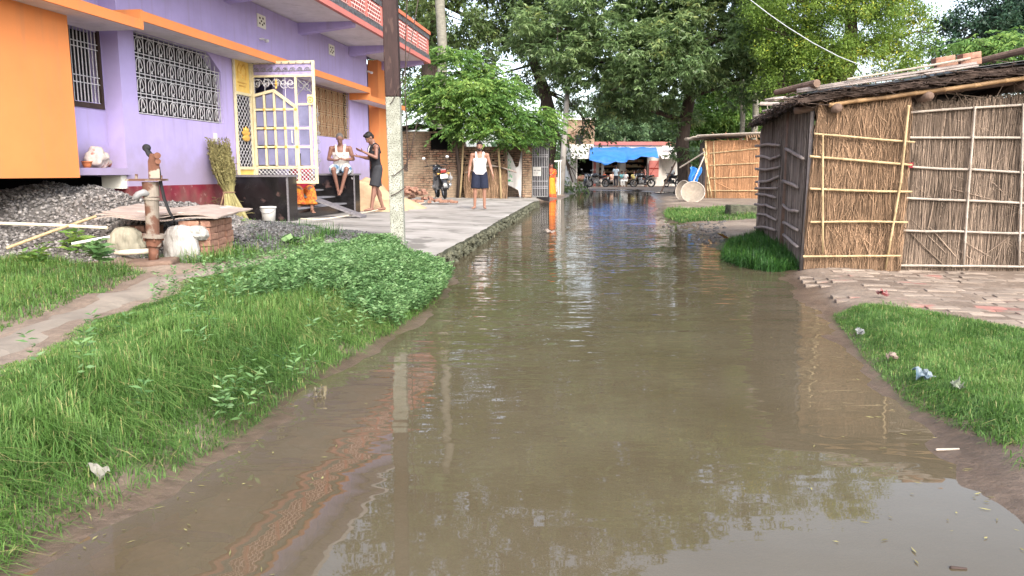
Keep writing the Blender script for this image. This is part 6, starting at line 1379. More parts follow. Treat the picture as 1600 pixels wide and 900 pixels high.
# young man in black, standing in profile with both forearms raised
m2_ = G(590,333,.40); m2_.z = apron_z(m2_.x, m2_.y)+.0
P = dict(hip=.93, lean=.10, armR=((-.20,-.10,1.13),(-.12,-.34,1.17),(.1,-1,.1),(.6,0,1),.4), armL=((.22,-.07,1.14),(.15,-.34,1.27),(-.1,-1,.35),(-.5,0,1),.25),
         legR=((-.11,-.02,.49),(-.12,.10,.075),(-.1,-1,0)), legL=((.11,-.08,.48),(.11,-.14,.075),(.1,-1,0)), hpitch=.62, thumbR=1, thumbL=-1)
P['legR'] = ((-.11,.03,.49),(-.12,.16,.075),(-.15,-1,0)); P['legL'] = ((.11,-.10,.49),(.12,-.17,.075),(.15,-1,0))
r_, Tt, Th, en, R, RH = person(m2_, radians(-62), 'slim young man in black sleeveless top and shorts standing by the sand heap', P, .0075, 'skin2', sc=1.03, bulk=.92)
o = vest(r_, Tt, R, 'blackc', bulk=.97)
mb = MB()
for y_ in (-.02, .03): mb.tube([Tt(-.158,y_,-.02), Tt(-.162,y_,.06), Tt(-.152,y_,.16), Tt(-.160,y_,.26), Tt(-.168,y_*.8,.33)], .008, 6)
for s in (-1, 1): mb.tube([Tt(s*.072,-.112,.33), Tt(s*.07,-.10,.42), Tt(s*.075,-.05,.495), Tt(s*.08,.0,.52)], .013, 6)
mb.build('white_stripes', 'vest', o); o = shorts(r_, Tt, R, en, 'charc', .90, .108, .118)
mb = MB(); 
for y_ in (-.02,.02): mb.tube([Tt(-.180,y_,-.02), Tt(-.195,y_,-.13)], .007, 6)
mb.build('white_stripes', 'vest', o)
# older man seated on the black plinth
m3_ = HW(16.70, 6.20, 0); m3_.z = 0
P = dict(hip=1.405, lean=.16, armR=((-.27,-.06,1.60),(-.10,-.25,1.57),(1,-.35,.15),(0,-.2,1),.45), armL=((.27,-.06,1.60),(.09,-.25,1.585),(-1,-.3,.25),(0,-.2,1),.45),
         legR=((-.13,-.36,1.37),(-.04,-.32,.965),(.15,-1,-.45)), legL=((.10,-.38,1.37),(.0,-.34,.945),(-.2,-1,-.5)), hpitch=.38, thumbR=-1, thumbL=1)
P['legL'] = ((.15,-.38,1.38),(.02,-.36,.93),(-.15,-1,-.4)); P['legR'] = ((-.14,-.36,1.37),(-.07,-.27,.97),(.2,-1,-.45))
r_, Tt, Th, en, R, RH = person(m3_, radians(6), 'balding older man in off white vest seated on the black plinth with crossed ankles', P, .0075, 'skin2', hair='greyhair', bulk=1.12, sc=1.0)
vest(r_, Tt, R, 'vest2', bulk=1.15, low=-.02, flare=.02)
M['checkcloth'] = mat('blue_checked_cloth', (.10,.26,.48), .85, 14, .6, .3, 18, .014, c2=(.55,.60,.62), detail=1)
shorts(r_, Tt, R, en, 'checkcloth', .86, .115, .115, name='lungi'); mb = MB()
M['greycloth'] = mat('grey_cloth', (.22,.20,.21), .9, 8, .4, .4, 15, .02)
mb.ell(Tt(.05,-.08,-.03), (.21,.13,.065), R); mb.cap(Tt(.2,-.05,-.02), Tt(.26,-.22,-.12), .045, .03); mb.cap(Tt(.24,-.12,-.05), Tt(.25,-.25,-.2), .035, .02); skinmesh(mb, 'waist_cloth', 'greycloth', r_, .009, 3)
# woman sitting on the stairs, mostly hidden by the gate leaf
m4_ = HW(14.85, 6.38, 0)
P = dict(hip=.90, lean=.1, armR=((-.24,-.14,1.08),(-.12,-.36,1.02),(.4,-1,-.1),(0,0,-1),.5), armL=((.24,-.14,1.08),(.12,-.36,1.02),(-.4,-1,-.1),(0,0,-1),.5), legR=((-.12,-.38,.98),(-.13,-.46,.60),(0,-1,-.1)), legL=((.12,-.38,.98),(.12,-.46,.60),(0,-1,-.1)), hpitch=.4)
r_, Tt, Th, en, R, RH = person(m4_, radians(25), 'seated woman in red and yellow cloth almost hidden behind the open gate leaf', P, .012, 'skin')
M['redyel'] = mat('red_yellow_print', (.50,.035,.04), .85, 22, .2, .3, 18, .01, c2=(.75,.34,.04), detail=2); M['redc'] = mat('crimson_cloth', (.42,.03,.06), .85, 9, .3, .3, 18, .01)
vest(r_, Tt, R, 'redc', .012, straps=False, name='blouse'); mb = MB()
for k in 'LR': sh, el, wr, hp, kn, an = en[k]; frus(mb, hp, kn, .12, .095); frus(mb, kn, kn.lerp(an,.8), .095, .12)
mb.ell(Tt(0,0,0), (.19,.15,.12), R); skinmesh(mb, 'skirt', 'redyel', r_, .014, 3)
# woman in orange sari at the lane edge
m5_ = G(861,309,.14); m5_.z = .14; P = dict(hip=.90, armR=((-.22,.0,1.06),(-.10,-.16,1.12),(1,-.3,.2),(0,-1,0),.4), armL=((.23,.02,1.07),(.22,-.08,.84),(0,-.1,-1),(-1,0,0),.4), legR=((-.09,-.02,.47),(-.09,0,.07),(-.1,-1,0)), legL=((.09,-.02,.47),(.09,0,.07),(.1,-1,0)))
r_, Tt, Th, en, R, RH = person(m5_, radians(8), 'woman in a red and orange sari standing at the water edge by the slim pole', P, .011, 'skin2', sc=.95)
M['saffron'] = mat('saffron_silk', (.72,.21,.015), .6, 5, .2, .4, 12, .02); M['redsari'] = mat('red_sari_print', (.38,.03,.035), .7, 18, .3, .3, 18, .012, c2=(.60,.12,.02), detail=2)
def skirt(z0, z1, r0, r1, m, nm, ph=0, par=None):
    mb = MB(); mb.grid(lambda u, v: Vector(((r0+(r1-r0)*v)*1.25*(1+.05*sin(14*2*pi*u+ph)*(.4+v))*cos(2*pi*u), (r0+(r1-r0)*v)*.95*(1+.07*sin(11*2*pi*u+1))*sin(2*pi*u), z0+(z1-z0)*v)), 84, 10); return mb.build(nm, m, par, smooth=True, thick=.006)
sk = skirt(.98,.03,.135,.205,'saffron','sari_skirt',0,r_); skirt(.20,.012,.196,.212,'redsari','sari_border',0,sk)
mb = MB(); mb.cap(Tt(-.12,0,.43), Tt(.12,0,.43), .085, .085); mb.ell(Tt(0,0,.30), (.18,.135,.17), R); mb.ell(Tt(0,0,.12), (.165,.13,.14), R)
for s, k in ((-1,'R'),(1,'L')): sh, el = en[k][:2]; frus(mb, sh, sh.lerp(el,.75), .072, .066); mb.ell(sh, (.075,.07,.075))
mb.cap(Tt(.17,.05,.4), Tt(.22,.06,-.02), .085, .05); skinmesh(mb, 'sari_wrap', 'redsari', r_, .013, 3)
mb = MB(); mb.ell(Th(0,.035,.03), (.095,.095,.105), RH); mb.cap(Th(0,.07,-.02), Tt(0,.09,.42), .075, .10); skinmesh(mb, 'head_veil', 'redsari', r_, .011, 3)
mb = MB(); mb.tube([Tt(.16,-.10,.42), Tt(-.02,-.155,.22), Tt(-.16,-.10,.0)], [.03,.045,.05], 10, True, .5); mb.build('sari_sash', 'saffron', r_, smooth=True)
mb = MB(); mb.grid(lambda u, v: Vector((.20+.13*u+.02*sin(v*5), .04+.04*sin(u*9), 1.0-.72*v)), 8, 12); M['pinkc'] = mat('pink_white_print', (.62,.30,.24), .8, 14, .3, c2=(.75,.62,.55)); mb.build('sari_end', 'pinkc', r_, thick=.01)

# distant people round the shop
M['trouser'] = mat('dark_trouser', (.03,.03,.04), .9, 8, .3, .0); M['ltrouser'] = mat('pale_trouser', (.45,.40,.35), .9, 8, .3, .0)
for nm, c in (('s_orange',(.62,.13,.05)),('s_peach',(.68,.46,.36)),('s_blue',(.32,.45,.55)),('s_teal',(.10,.28,.30)),('s_white',(.70,.69,.66)),('s_yellow',(.62,.52,.20)),('s_pink',(.66,.30,.24)),('s_grey',(.42,.50,.56))): M[nm] = mat('shirt_cloth_'+nm[2:], c, .85, 8, .15, .0)
SIT = dict(hip=.52, lean=.12, armR=((-.25,-.06,.72),(-.14,-.30,.66),(.2,-1,-.2),(0,0,-1),.5), armL=((.25,-.06,.72),(.14,-.30,.66),(-.2,-1,-.2),(0,0,-1),.5), legR=((-.12,-.42,.52),(-.13,-.42,.09),(0,-1,0)), legL=((.12,-.42,.52),(.13,-.42,.09),(0,-1,0)))
STD = dict(hip=.93, armR=((-.25,.02,1.09),(-.27,-.06,.84),(0,-.1,-1),(1,0,0),.5), armL=((.25,.02,1.09),(.27,-.06,.84),(0,-.1,-1),(-1,0,0),.5), legR=((-.11,-.03,.49),(-.12,.0,.075),(-.2,-1,0)), legL=((.11,-.03,.49),(.12,0,.075),(.2,-1,0)))
for (px, py, Y, rz, pose, sm_, tm, lab) in ((945,289,62.5,-70,SIT,'s_orange','ltrouser','man in orange shirt seated at the left end of the shop bench'), (956,289,62.7,30,SIT,'s_peach','ltrouser','man in peach shirt seated beside the one in orange'),
        (962,293,60.5,150,STD,'s_grey','trouser','person in pale grey shirt standing with back to the lane before the shop'), (970,289,62.4,40,SIT,'s_teal','ltrouser','person in teal seated in the middle of the shop group'), (978,289,61.8,-50,SIT,'s_white','s_white','man all in white seated under the blue awning'),
        (991,288,62.8,-30,SIT,'s_yellow','trouser','man in yellow shirt seated behind the parked motorcycle'), (1000,288,62.6,60,SIT,'s_blue','trouser','man in light blue shirt seated at the right of the shop group'), (1007,284,65.2,80,STD,'s_pink','trouser','person in pink standing in the shop by the red door'), (1051,292,60.0,-60,SIT,'s_white','trouser','man in white shirt seated on a motorcycle by the mango trunk')):
    if pose is SIT and 'motorcycle by' in lab: z = .48
    else: z = .17
    p = D(px, py, Y); r_, Tt, Th, en, R, RH = person((p.x, Y, z), radians(rz), lab, pose, .028, 'skin2')
    vest(r_, Tt, R, sm_, .028, straps=False, name='shirt', bulk=1.08); mb = MB(); mb.ell(Tt(0,0,0), (.17,.125,.11), R)
    for k in 'LR': sh, el, wr, hp, kn, an = en[k]; frus(mb, hp, kn, .10, .075, 10); frus(mb, kn, kn.lerp(an,.85), .075, .065, 10); mb.ell(kn, (.075,)*3, None, 8, 6)
    skinmesh(mb, 'trousers', tm, r_, .028, 2); shirt_sleeves(r_, en, sm_, .6)

# ================================================================ MOTORCYCLES
def wheel(y, R_, root):
    w_ = MB(Matrix.Translation((0,y,R_))); w_.tube([(0, (R_-.045)*cos(a), (R_-.045)*sin(a)) for a in np.linspace(0, 2*pi, 33)], .047, 10); o = w_.build('wheel', 'blackrub', root, smooth=True)
    r = MB(Matrix.Translation((0,y,R_))); r.tube([(0, (R_-.10)*cos(a), (R_-.10)*sin(a)) for a in np.linspace(0, 2*pi, 33)], .016, 6)
    for k in range(6): a = k*pi/3; r.tube([(0,.05*cos(a),.05*sin(a)), (0,(R_-.10)*cos(a),(R_-.10)*sin(a))], [.022,.014], 6)
    r.build('rim', 'chrome', o, smooth=True); h = MB(Matrix.Translation((0,y,R_))); h.tube([(-.07,0,0),(.07,0,0)], .06, 12); h.build('hub', 'greyiron', o); return o
def motorcycle(loc, rz, label, lean=0.0, group=None):
    root = empty('motorcycle', loc, rz, label, 'motorcycle', group); root.rotation_euler = (0, lean, rz)
    wheel(-.63, .305, root); wheel(.66, .305, root)
    m = MB(); 
    for s in (-1,1): m.tube([(s*.085,.66,.305),(s*.08,.52,.72),(s*.075,.44,.98)], [.022,.025,.025], 8)
    m.build('fork', 'chrome', root, smooth=True)
    m = MB(); m.grid(lambda u, v: Vector(((u-.5)*.14, .66+.335*cos(radians(20+115*v)), .305+.335*sin(radians(20+115*v))+.012*(1-(2*u-1)**2))), 5, 12); m.build('front_mudguard', 'blackpaint', root, thick=.008, smooth=True)
    m = MB(); m.grid(lambda u, v: Vector(((u-.5)*.17, -.63+.345*cos(radians(60+125*v)), .305+.345*sin(radians(60+125*v))+.015*(1-(2*u-1)**2))), 5, 12); m.build('rear_mudguard', 'blackpaint', root, thick=.008, smooth=True)
    m = MB(); m.cbox((0,.10,.42), (.30,.34,.28)); m.cap((0,.16,.50), (0,.26,.68), .09, .08)
    for k in range(5): m.cbox((0,.20+k*.012,.52+k*.035), (.24,.22,.012))
    m.cap((-.16,.05,.38), (.16,.05,.38), .085, .085); m.build('engine', 'greyiron', root, bevel=.01)
    m = MB(); m.tube([(0,.46,.92),(0,.30,.66),(0,.20,.32),(0,-.15,.30),(0,-.20,.66),(0,-.60,.76)], .022, 8); m.tube([(0,.42,.86),(0,-.18,.72)], .022, 8)
    for s in (-1,1): m.tube([(s*.06,-.10,.36),(s*.07,-.40,.31),(s*.075,-.63,.305)], .02, 8); m.tube([(s*.10,-.60,.36),(s*.10,-.50,.66)], [.03,.028], 8)
    m.build('frame', 'dkiron', root, smooth=True)
    m = MB(); m.ell((0,.17,.87), (.17,.28,.15), Matrix.Rotation(-.12,3,'X'), 18, 12); m.build('fuel_tank', 'blackpaint', root, smooth=True)
    m = MB(); m.grid(lambda u, v: Vector((.125*(1-.15*v)*cos(pi*u)*1.0, -.02-.62*v, .80+.055*sin(pi*u)+.06*v*v+.02*sin(v*pi*2))), 10, 14); m.build('seat', 'blackrub', root, thick=.04, smooth=True)
    m = MB(); m.add([(-.14,-.30,.66),(.14,-.30,.66),(.10,-.78,.80),(-.10,-.78,.80),(-.15,-.30,.82),(.15,-.30,.82),(.11,-.80,.92),(-.11,-.80,.92)], [(3,2,1,0),(4,5,6,7),(0,1,5,4),(1,2,6,5),(2,3,7,6),(3,0,4,7)]); m.build('tail_cowl', 'blackpaint', root, bevel=.012)
    m = MB(); m.cbox((0,-.81,.84), (.17,.05,.10)); m.build('tail_light', 'redlens', root, bevel=.012)
    m = MB(); m.cbox((0,-.83,.69), (.22,.012,.13)); m.build('number_plate', 'white', root)
    m = MB(); m.cbox((0,-.80,.58), (.10,.02,.14)); m.build('mud_flap', 'greyiron', root)
    for s in (-1,1):
        m = MB(); m.tube([(s*.06,-.76,.77),(s*.14,-.78,.77)], .008, 6); m.ell((s*.16,-.79,.77), (.035,.025,.022), None, 8, 6); m.build('indicator', 'gold', root)
        m = MB(); m.tube([(s*.27,.36,1.03),(s*.31,.36,1.16),(s*.36,.36,1.24)], .007, 6); mi = m.build('mirror', 'dkiron', root); m = MB(); m.ell((s*.375,.36,1.26), (.062,.012,.045), None, 14, 8); m.build('mirror_glass', 'chrome', mi, smooth=True)
        m = MB(); m.tube([(s*.26,.34,1.02),(s*.38,.30,1.01)], .018, 8); m.build('grip', 'blackrub', root)
        m = MB(); m.tube([(s*.12,-.02,.30),(s*.24,-.02,.30)], .014, 6); m.build('footrest', 'blackrub', root)
    m = MB(); m.tube([(-.30,.34,1.02),(-.12,.40,1.03),(0,.44,.99),(.12,.40,1.03),(.30,.34,1.02)], .013, 8); m.build('handlebar', 'dkiron', root, smooth=True)
    m = MB(); m.ell((0,.54,.88), (.10,.09,.09), None, 14, 10); m.cbox((0,.47,1.0), (.20,.06,.10)); m.build('headlamp_housing', 'blackpaint', root, smooth=True); m = MB(); m.ell((0,.60,.88), (.08,.04,.075), None, 12, 8); m.build('headlamp_glass', 'chrome', root, smooth=True)
    m = MB(); m.tube([(.12,.20,.36),(.15,-.10,.27),(.16,-.30,.30),(.17,-.80,.42)], [.02,.024,.045,.05], 12); m.build('exhaust', 'chrome', root, smooth=True)
    m = MB(); m.tube([(.22,-.70,.62),(.22,-.30,.60)], .07, 10); m.tube([(.22,-.72,.78),(.22,-.30,.76)], .012, 6); m.tube([(.22,-.72,.45),(.22,-.72,.78)], .012, 6); m.tube([(.22,-.30,.45),(.22,-.30,.76)], .012, 6); m.build('side_guard', 'greyiron', root, smooth=True)
    m = MB(); m.tube([(-.08,-.05,.30),(-.22,-.12,.035)], .012, 6); m.build('side_stand', 'dkiron', root); return root
g = G(684,316,.36); g.z = apron_z(g.x, g.y)-.005; y_ = g.y+.75
mc = motorcycle((g.x+.05, y_, g.z), radians(15), 'black motorcycle seen from behind, parked before the old brick shed', radians(-5))
mc.scale = (1.06,1.06,1.06)
for (px, py, Y, rz, ln_, lab) in ((1004,294,60.8,88,3,'dark motorcycle parked broadside before the shop'), (916,296,55.5,168,-4,'motorcycle facing the lane at the left of the shop'), (934,291,61.0,60,-4,'motorcycle parked obliquely by the shop post'), (1050,294,59.8,25,0,'motorcycle under the rider in white by the mango trunk')):
    c = copy_tree(mc); p = D(px, py, Y); c.location = (p.x, Y, .17); c.rotation_euler = (0, radians(ln_), radians(rz)); tag(c, lab, 'motorcycle', 'motorcycles parked at the far shop'); c['label'] = lab

# ================================================================ THE FAR SHOP
Ys = 66.0; X_ = lambda px, Y=Ys: D(px, 270, Y).x; Z_ = lambda py, Y=Ys: D(950, py, Y).z
sh = empty('shop', (X_(980), Ys, .15), 0, 'low roadside shop with red coping and open dark bays at the end of the lane', 'shop'); TS = Matrix.Translation((-X_(980), -Ys, -.15))
def shb(): return MB(TS)
mb = shb(); wallholes(mb, X_(890), X_(1034), .1, Z_(226), Ys, Ys+.25, [(X_(899),X_(926),.55,2.9), (X_(936),X_(966),.3,2.9), (X_(975),X_(1011),.3,2.9)]); mb.box((X_(890),Ys+.25,.1),(X_(890)+.25,Ys+6,Z_(226))); mb.box((X_(1034)-.25,Ys+.25,.1),(X_(1034),Ys+6,Z_(226))); mb.build('wall', 'wall_white', sh)
shb().box((X_(928),Ys-.15,Z_(227)),(X_(1056),Ys+.3,Z_(221.5))).build('coping', 'salmon', sh)
shb().box((X_(890),Ys+.3,Z_(227)),(X_(1034),Ys+6,Z_(225))).build('roof_slab', 'wall_white', sh)
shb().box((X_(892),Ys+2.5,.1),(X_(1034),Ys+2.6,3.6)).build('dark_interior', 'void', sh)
mb = shb(); mb.box((X_(1013),Ys-.3,.95),(X_(1028),Ys-.24,Z_(251))); dl = mb.build('door_leaf', 'salmon', sh)
mb = shb(); bar(mb, (X_(1013.5),Ys-.32,1.0), (X_(1027.5),Ys-.32,Z_(252)), .05, .03); mb.box((X_(1013),Ys-.33,Z_(264)),(X_(1028),Ys-.31,Z_(262.5))); mb.build('door_brace', 'redlens', dl)
for px, m_, w_ in ((899,'wall_white',.12),(927,'salmon',.2),(939,'wall_white',.2),(970,'wall_white',.45),(963,'bamboog',.12)):
    mb = shb(); mb.box((X_(px)-w_/2,Ys-1.2,.1),(X_(px)+w_/2,Ys-1.2+w_,2.9)); mb.build('awning_post', m_, sh)
mb = shb(); mb.grid(lambda u, v: Vector((X_(890)+(X_(930)-X_(890))*u, Ys-2.2+2.3*v, Z_(248,64)+(.95)*v+.02*sin(u*130))), 90, 4); mb.build('metal_awning', 'wall_white', sh, thick=.02)
mb = shb(); mb.grid(lambda u, v: Vector((X_(1030)+(X_(1064)-X_(1030))*u, Ys-1.0+3*v, Z_(248,65)+1.15*v)), 12, 4); mb.build('side_roof', 'wall_white', sh, thick=.03)
mb = shb(); mb.box((X_(1034)+.01,Ys+.6,.1),(X_(1085),Ys+.8,2.6)); mb.build('side_wall', 'wall_white', sh)
# shelves of goods: one shelf per bay, each row of stock a part
for (a, c) in ((937,965),(976,1010)):
    mb = shb()
    for z in (1.3,1.75,2.2): mb.box((X_(a),Ys+1.2,z),(X_(c),Ys+1.5,z+.03))
    mb.build('shelf', 'wood', sh)
rs = random.Random(77)
M['goods'] = mat('mixed_packets', (.45,.12,.06), .5, 1.7, .2, .0, c2=(.45,.42,.25), detail=1)
def goods(a, c, z):
    mb = shb(); x = X_(a)
    while x < X_(c)-.1: w_ = rs.uniform(.08,.2); mb.cv = rs.random(); mb.box((x,Ys+1.22,z+.03),(x+w_*.8,Ys+1.4,z+.03+rs.uniform(.1,.3))); x += w_
    mb.build('shop_goods', 'goods', sh)
for (a, c) in ((937,965),(976,1010)):
    for z in (1.3,1.75,2.2): goods(a, c, z)
mb = MB(); xs0, xs1 = X_(925,64), X_(1031,64)
def tf(u, v):
    fr = 1-v; sag = .12*sin(u*pi*3)*fr+.10*noise.noise(Vector((u*7,v*3,1))); drop = (.45*max(0,1-abs(u-.22)/.17)+.12*abs(sin(u*17)))*max(0,1-v*6)
    return Vector((xs0+(xs1-xs0)*u-(.35*fr), 62.9+3.0*v, 2.32+1.10*v**.8+sag-drop+(.25*u*fr if u > .55 else 0)))
mb.grid(tf, 50, 20); tag(mb.build('tarpaulin_awning', 'tarpblue', smooth=True, thick=.015), 'bright blue tarpaulin stretched as an awning over the shop front', 'tarpaulin')
mb = MB(); mb.box((X_(899),64.0,.75),(X_(916),64.9,.80))
for x in (X_(900), X_(915)): mb.box((x,64.1,.15),(x+.08,64.8,.749))
t_ = tag(mb.build('table', 'wood'), 'wooden stall table in the left bay of the shop', 'table')
mb = MB(); mb.ell((X_(907),64.4,.85), (.42,.3,.28)); mb.ell((X_(911),64.4,.85), (.3,.3,.2)); tag(mb.build('produce_heap', 'brick', smooth=True), 'reddish brown heap of goods on the stall table', 'goods')
mb = MB(); mb.box((X_(942),63.2,.53),(X_(1004),63.65,.58)); 
for px in (943,962,983,1002): mb.box((X_(px),63.25,.15),(X_(px)+.07,63.6,.529))
tag(mb.build('bench', 'wood'), 'long wooden bench under the blue awning', 'bench')
mb = MB(); mb.box((X_(976,63),61.9,.72),(X_(990,63),62.5,.77))
for x in (X_(976.5,63), X_(989,63)): mb.box((x,62.0,.15),(x+.06,62.4,.719))
tag(mb.build('table', 'wood'), 'brown table among the seated men before the shop', 'table')
# old brick building left of the shop
Yo = 72; ob_ = empty('brick_building', (D(905,290,Yo).x, Yo, .15), 0, 'pale old brick building rising behind the left end of the shop', 'building')
a, c = D(885,270,Yo).x-ob_.location.x, D(928,270,Yo).x-ob_.location.x
o = MB().box((a,0,0),(c,.3,zz(190,Yo))).build('wall', 'brickwall', ob_); o = MB().box((a,.3,0),(a+.3,5,zz(190,Yo))).build('wall', 'brickwall', ob_); o = MB().box((c-.3,.3,0),(c,5,zz(190,Yo))).build('wall', 'brickwall', ob_)
o = MB().box((a-.1,-.1,zz(190,Yo)+.001),(c+.1,5.1,zz(187,Yo))).build('roof', 'wall_white', ob_); o = MB().box((a+.8,-.02,3.6),(a+1.5,-.003,4.6)).build('window', 'void', ob_)

# ================================================================ SMALL THINGS
# bucket
g = D(420,343,13.35); zb_ = .46; b = MB(); b.lathe([(.105,0),(.125,.22),(.128,.235),(.138,.236),(.140,.262),(.132,.264),(.122,.24),(.10,.02),(.001,.015)], 24)
bu = b.build('bucket', 'white', smooth=True, loc=(g.x, g.y, zb_)); tag(bu, 'white plastic bucket standing against the black plinth', 'bucket'); m = MB(); m.tube([(.138*cos(a), -.03*sin(a)-.1*sin(a), .25-.10*sin(a)) for a in np.linspace(0, pi, 12)], .004, 5); m.build('handle', 'greyiron', bu)
# bundle of dry stalks leaning on the wall
rb_ = np.random.RandomState(61); base = D(368,338,12.85); base.z = .44; topc = HW(12.35, 6.72, 1.72); root = empty('stalk_bundle', base, 0, 'bundle of dry yellow green stalks tied at the waist and leaned on the purple wall', 'bundle')
n = 420; ax_ = (topc-base); w0 = base.lerp(topc, .42); a1 = rb_.uniform(0, 6.28, n); r0 = np.sqrt(rb_.random(n)); sx = np.array(HW(1,0,0)-HW(0,0,0)); up_ = np.array((0,0,1.)); q = lambda c, r, k: np.array(c)+sx*(np.cos(a1)*r0*r)[:,None]+np.array((1.,0,0))*(np.sin(a1)*r0*r*k)[:,None]
Pb = q(base, .22, .9)+np.array((.08,-.1,0)); Pw = q(w0, .075, 1); Pt = q(topc, .30, .45)-np.array(ax_)*rb_.uniform(-.08,.35,(n,1))
V1, F1 = stalks(Pb-np.array(base), Pw-np.array(base), .006, .01, rb_); V2, F2 = stalks(Pw-np.array(base), Pt-np.array(base), .006, .015, rb_)
npmesh('stems', np.concatenate([V1, V2]), np.concatenate([F1, F2+len(V1)]), 'drystalk', np.concatenate([np.repeat(rb_.uniform(.6,1,n), 6), np.repeat(rb_.uniform(.2,.6,n), 6)]), root)
f = rb_.uniform(.25, 1.06, (n, 26)); PP = (Pw[:,None,:]*(1-f[...,None])+Pt[:,None,:]*f[...,None]).reshape(-1,3)-np.array(base); V, Fq = leaves(PP, rb_.normal(size=PP.shape)*.6+np.array(ax_)/ax_.length*1.1, .055*rb_.uniform(.6,1.3,len(PP)), .018, rb_); npmesh('seed_heads', V, Fq, 'drystalk', rb_.uniform(.0,.55,len(PP)), root)
mb = MB(); wl = w0-base; mb.tube([(wl.x+.09*cos(a), wl.y+.09*sin(a), wl.z) for a in np.linspace(0, 2*pi, 14)], .012, 6); mb.tube([wl+Vector((-.05,-.08,0)), wl+Vector((-.1,-.12,-.2)), wl+Vector((-.16,-.1,-.42))], .012, 5); mb.build('tie', 'straw', root)
g = D(308,330,13.2); pz = .46; nn = 500; P0 = np.stack([rb_.normal(size=nn)*.26, rb_.normal(size=nn)*.2, np.abs(rb_.normal(size=nn))*.13], 1); V, Fq = stalks(P0, P0+rb_.normal(size=(nn,3))*np.array((.16,.12,.05)), .005, .01, rb_)
o = npmesh('stalk_heap', V, Fq, 'drystalk', np.repeat(rb_.uniform(0,.7,nn), 6)); o.location = (g.x, g.y, pz+.1); tag(o, 'small loose heap of dry stalks at the foot of the maroon wall band', 'stalks', kind='stuff')
# ledge things: cloth sack and two clay pots
lw_ = lambda px, ly, z: HW(D(px,262,9.3).y*1.0, ly, z)
def ledge_at(lx, z=1.366): return HW(lx, 7.0, z)
mb = MB(); mb.ell((0,0,.13), (.19,.12,.15)); mb.ell((.12,0,.07), (.14,.1,.08)); mb.ell((-.10,0,.12), (.1,.1,.12)); o = skinmesh(mb, 'sack', 'sack', None, .02, 4); 
for v in o.data.vertices: v.co += v.normal*(.035*noise.noise(v.co*9)+.02*noise.noise(v.co*22+Vector((4,0,0))))
o.location = ledge_at(9.62); o.rotation_euler = (0,0,radians(82)); tag(o, 'crumpled printed cloth bag lying on the wall ledge', 'bag'); M['bagc'] = mat('stained_bag_cloth', (.50,.42,.38), .85, 9, .3, .6, 14, .03, spots=((.32,.13,.10), 7, .60)); o.data.materials.clear(); o.data.materials.append(M['bagc']); o.name = 'cloth_bag'
M['clay'] = mat('terracotta', (.50,.17,.07), .8, 9, .2)
for lx, lab in ((9.02,'orange clay pot at the left end of the wall ledge'), (9.34,'orange clay pot beside the cloth bag on the ledge')):
    b = MB(); b.lathe([(.04,0),(.055,.04),(.062,.07),(.068,.072),(.068,.085),(.058,.085),(.05,.05),(.001,.02)], 18); o = b.build('clay_pot', 'clay', smooth=True, loc=HW(lx, 6.95, 1.366)); tag(o, lab, 'pot', 'clay pots on the ledge')
# sand heap, brick rubble, hose
heap('sand_heap', [(-3.65,19.3,1.05,1.5,1.02), (-3.2,18.7,.8,1.0,.45), (-3.0,20.0,.9,1.0,.5)], 0, 0, 'tan heap of building sand between the plinth and the orange pilaster', 43, 'sand', 'sand', cat='sand', fill_only=True)
rs = random.Random(19); cen = G(645,322,.36)
src = MB().cbox((0,0,0), (.23,.11,.07)).build('brick', 'brick', bevel=.008)
for i in range(46):
    o = src if i == 0 else src.copy()
    if i: COL.objects.link(o)
    r_ = rs.random()**.6; a = rs.uniform(0, 6.28); x = cen.x+r_*1.35*cos(a)-.15; y = cen.y+.5+r_*.75*sin(a); h = .42*max(0, 1-r_*1.1-.2*rs.random())
    o.location = (x, y, apron_z(x, y)+.035+h*(1 if x < cen.x+.3 else .45)); o.rotation_euler = (rs.uniform(-.5,.5)*min(1,h*4+.1), rs.uniform(-.5,.5)*min(1,h*4+.1), rs.uniform(0,3.1)); tag(o, 'loose brick in the tumbled rubble pile right of the concrete pole', 'brick', 'bricks tumbled on the forecourt')
mb = MB(); P = []
for px, py, z in ((470,345,.44),(500,346,.43),(540,341,.42),(575,336,.40),(600,331,.39),(630,327,.37),(660,324,.35),(676,320,.35)): g = G(px, py, z); g.z = apron_z(g.x, g.y)+.012; P.append(g)
single(MB().tube(P, .012, 6), 'hose', 'pvc', 'thin pale hose trailing across the concrete from the steps to the bricks', 'hose', smooth=True)
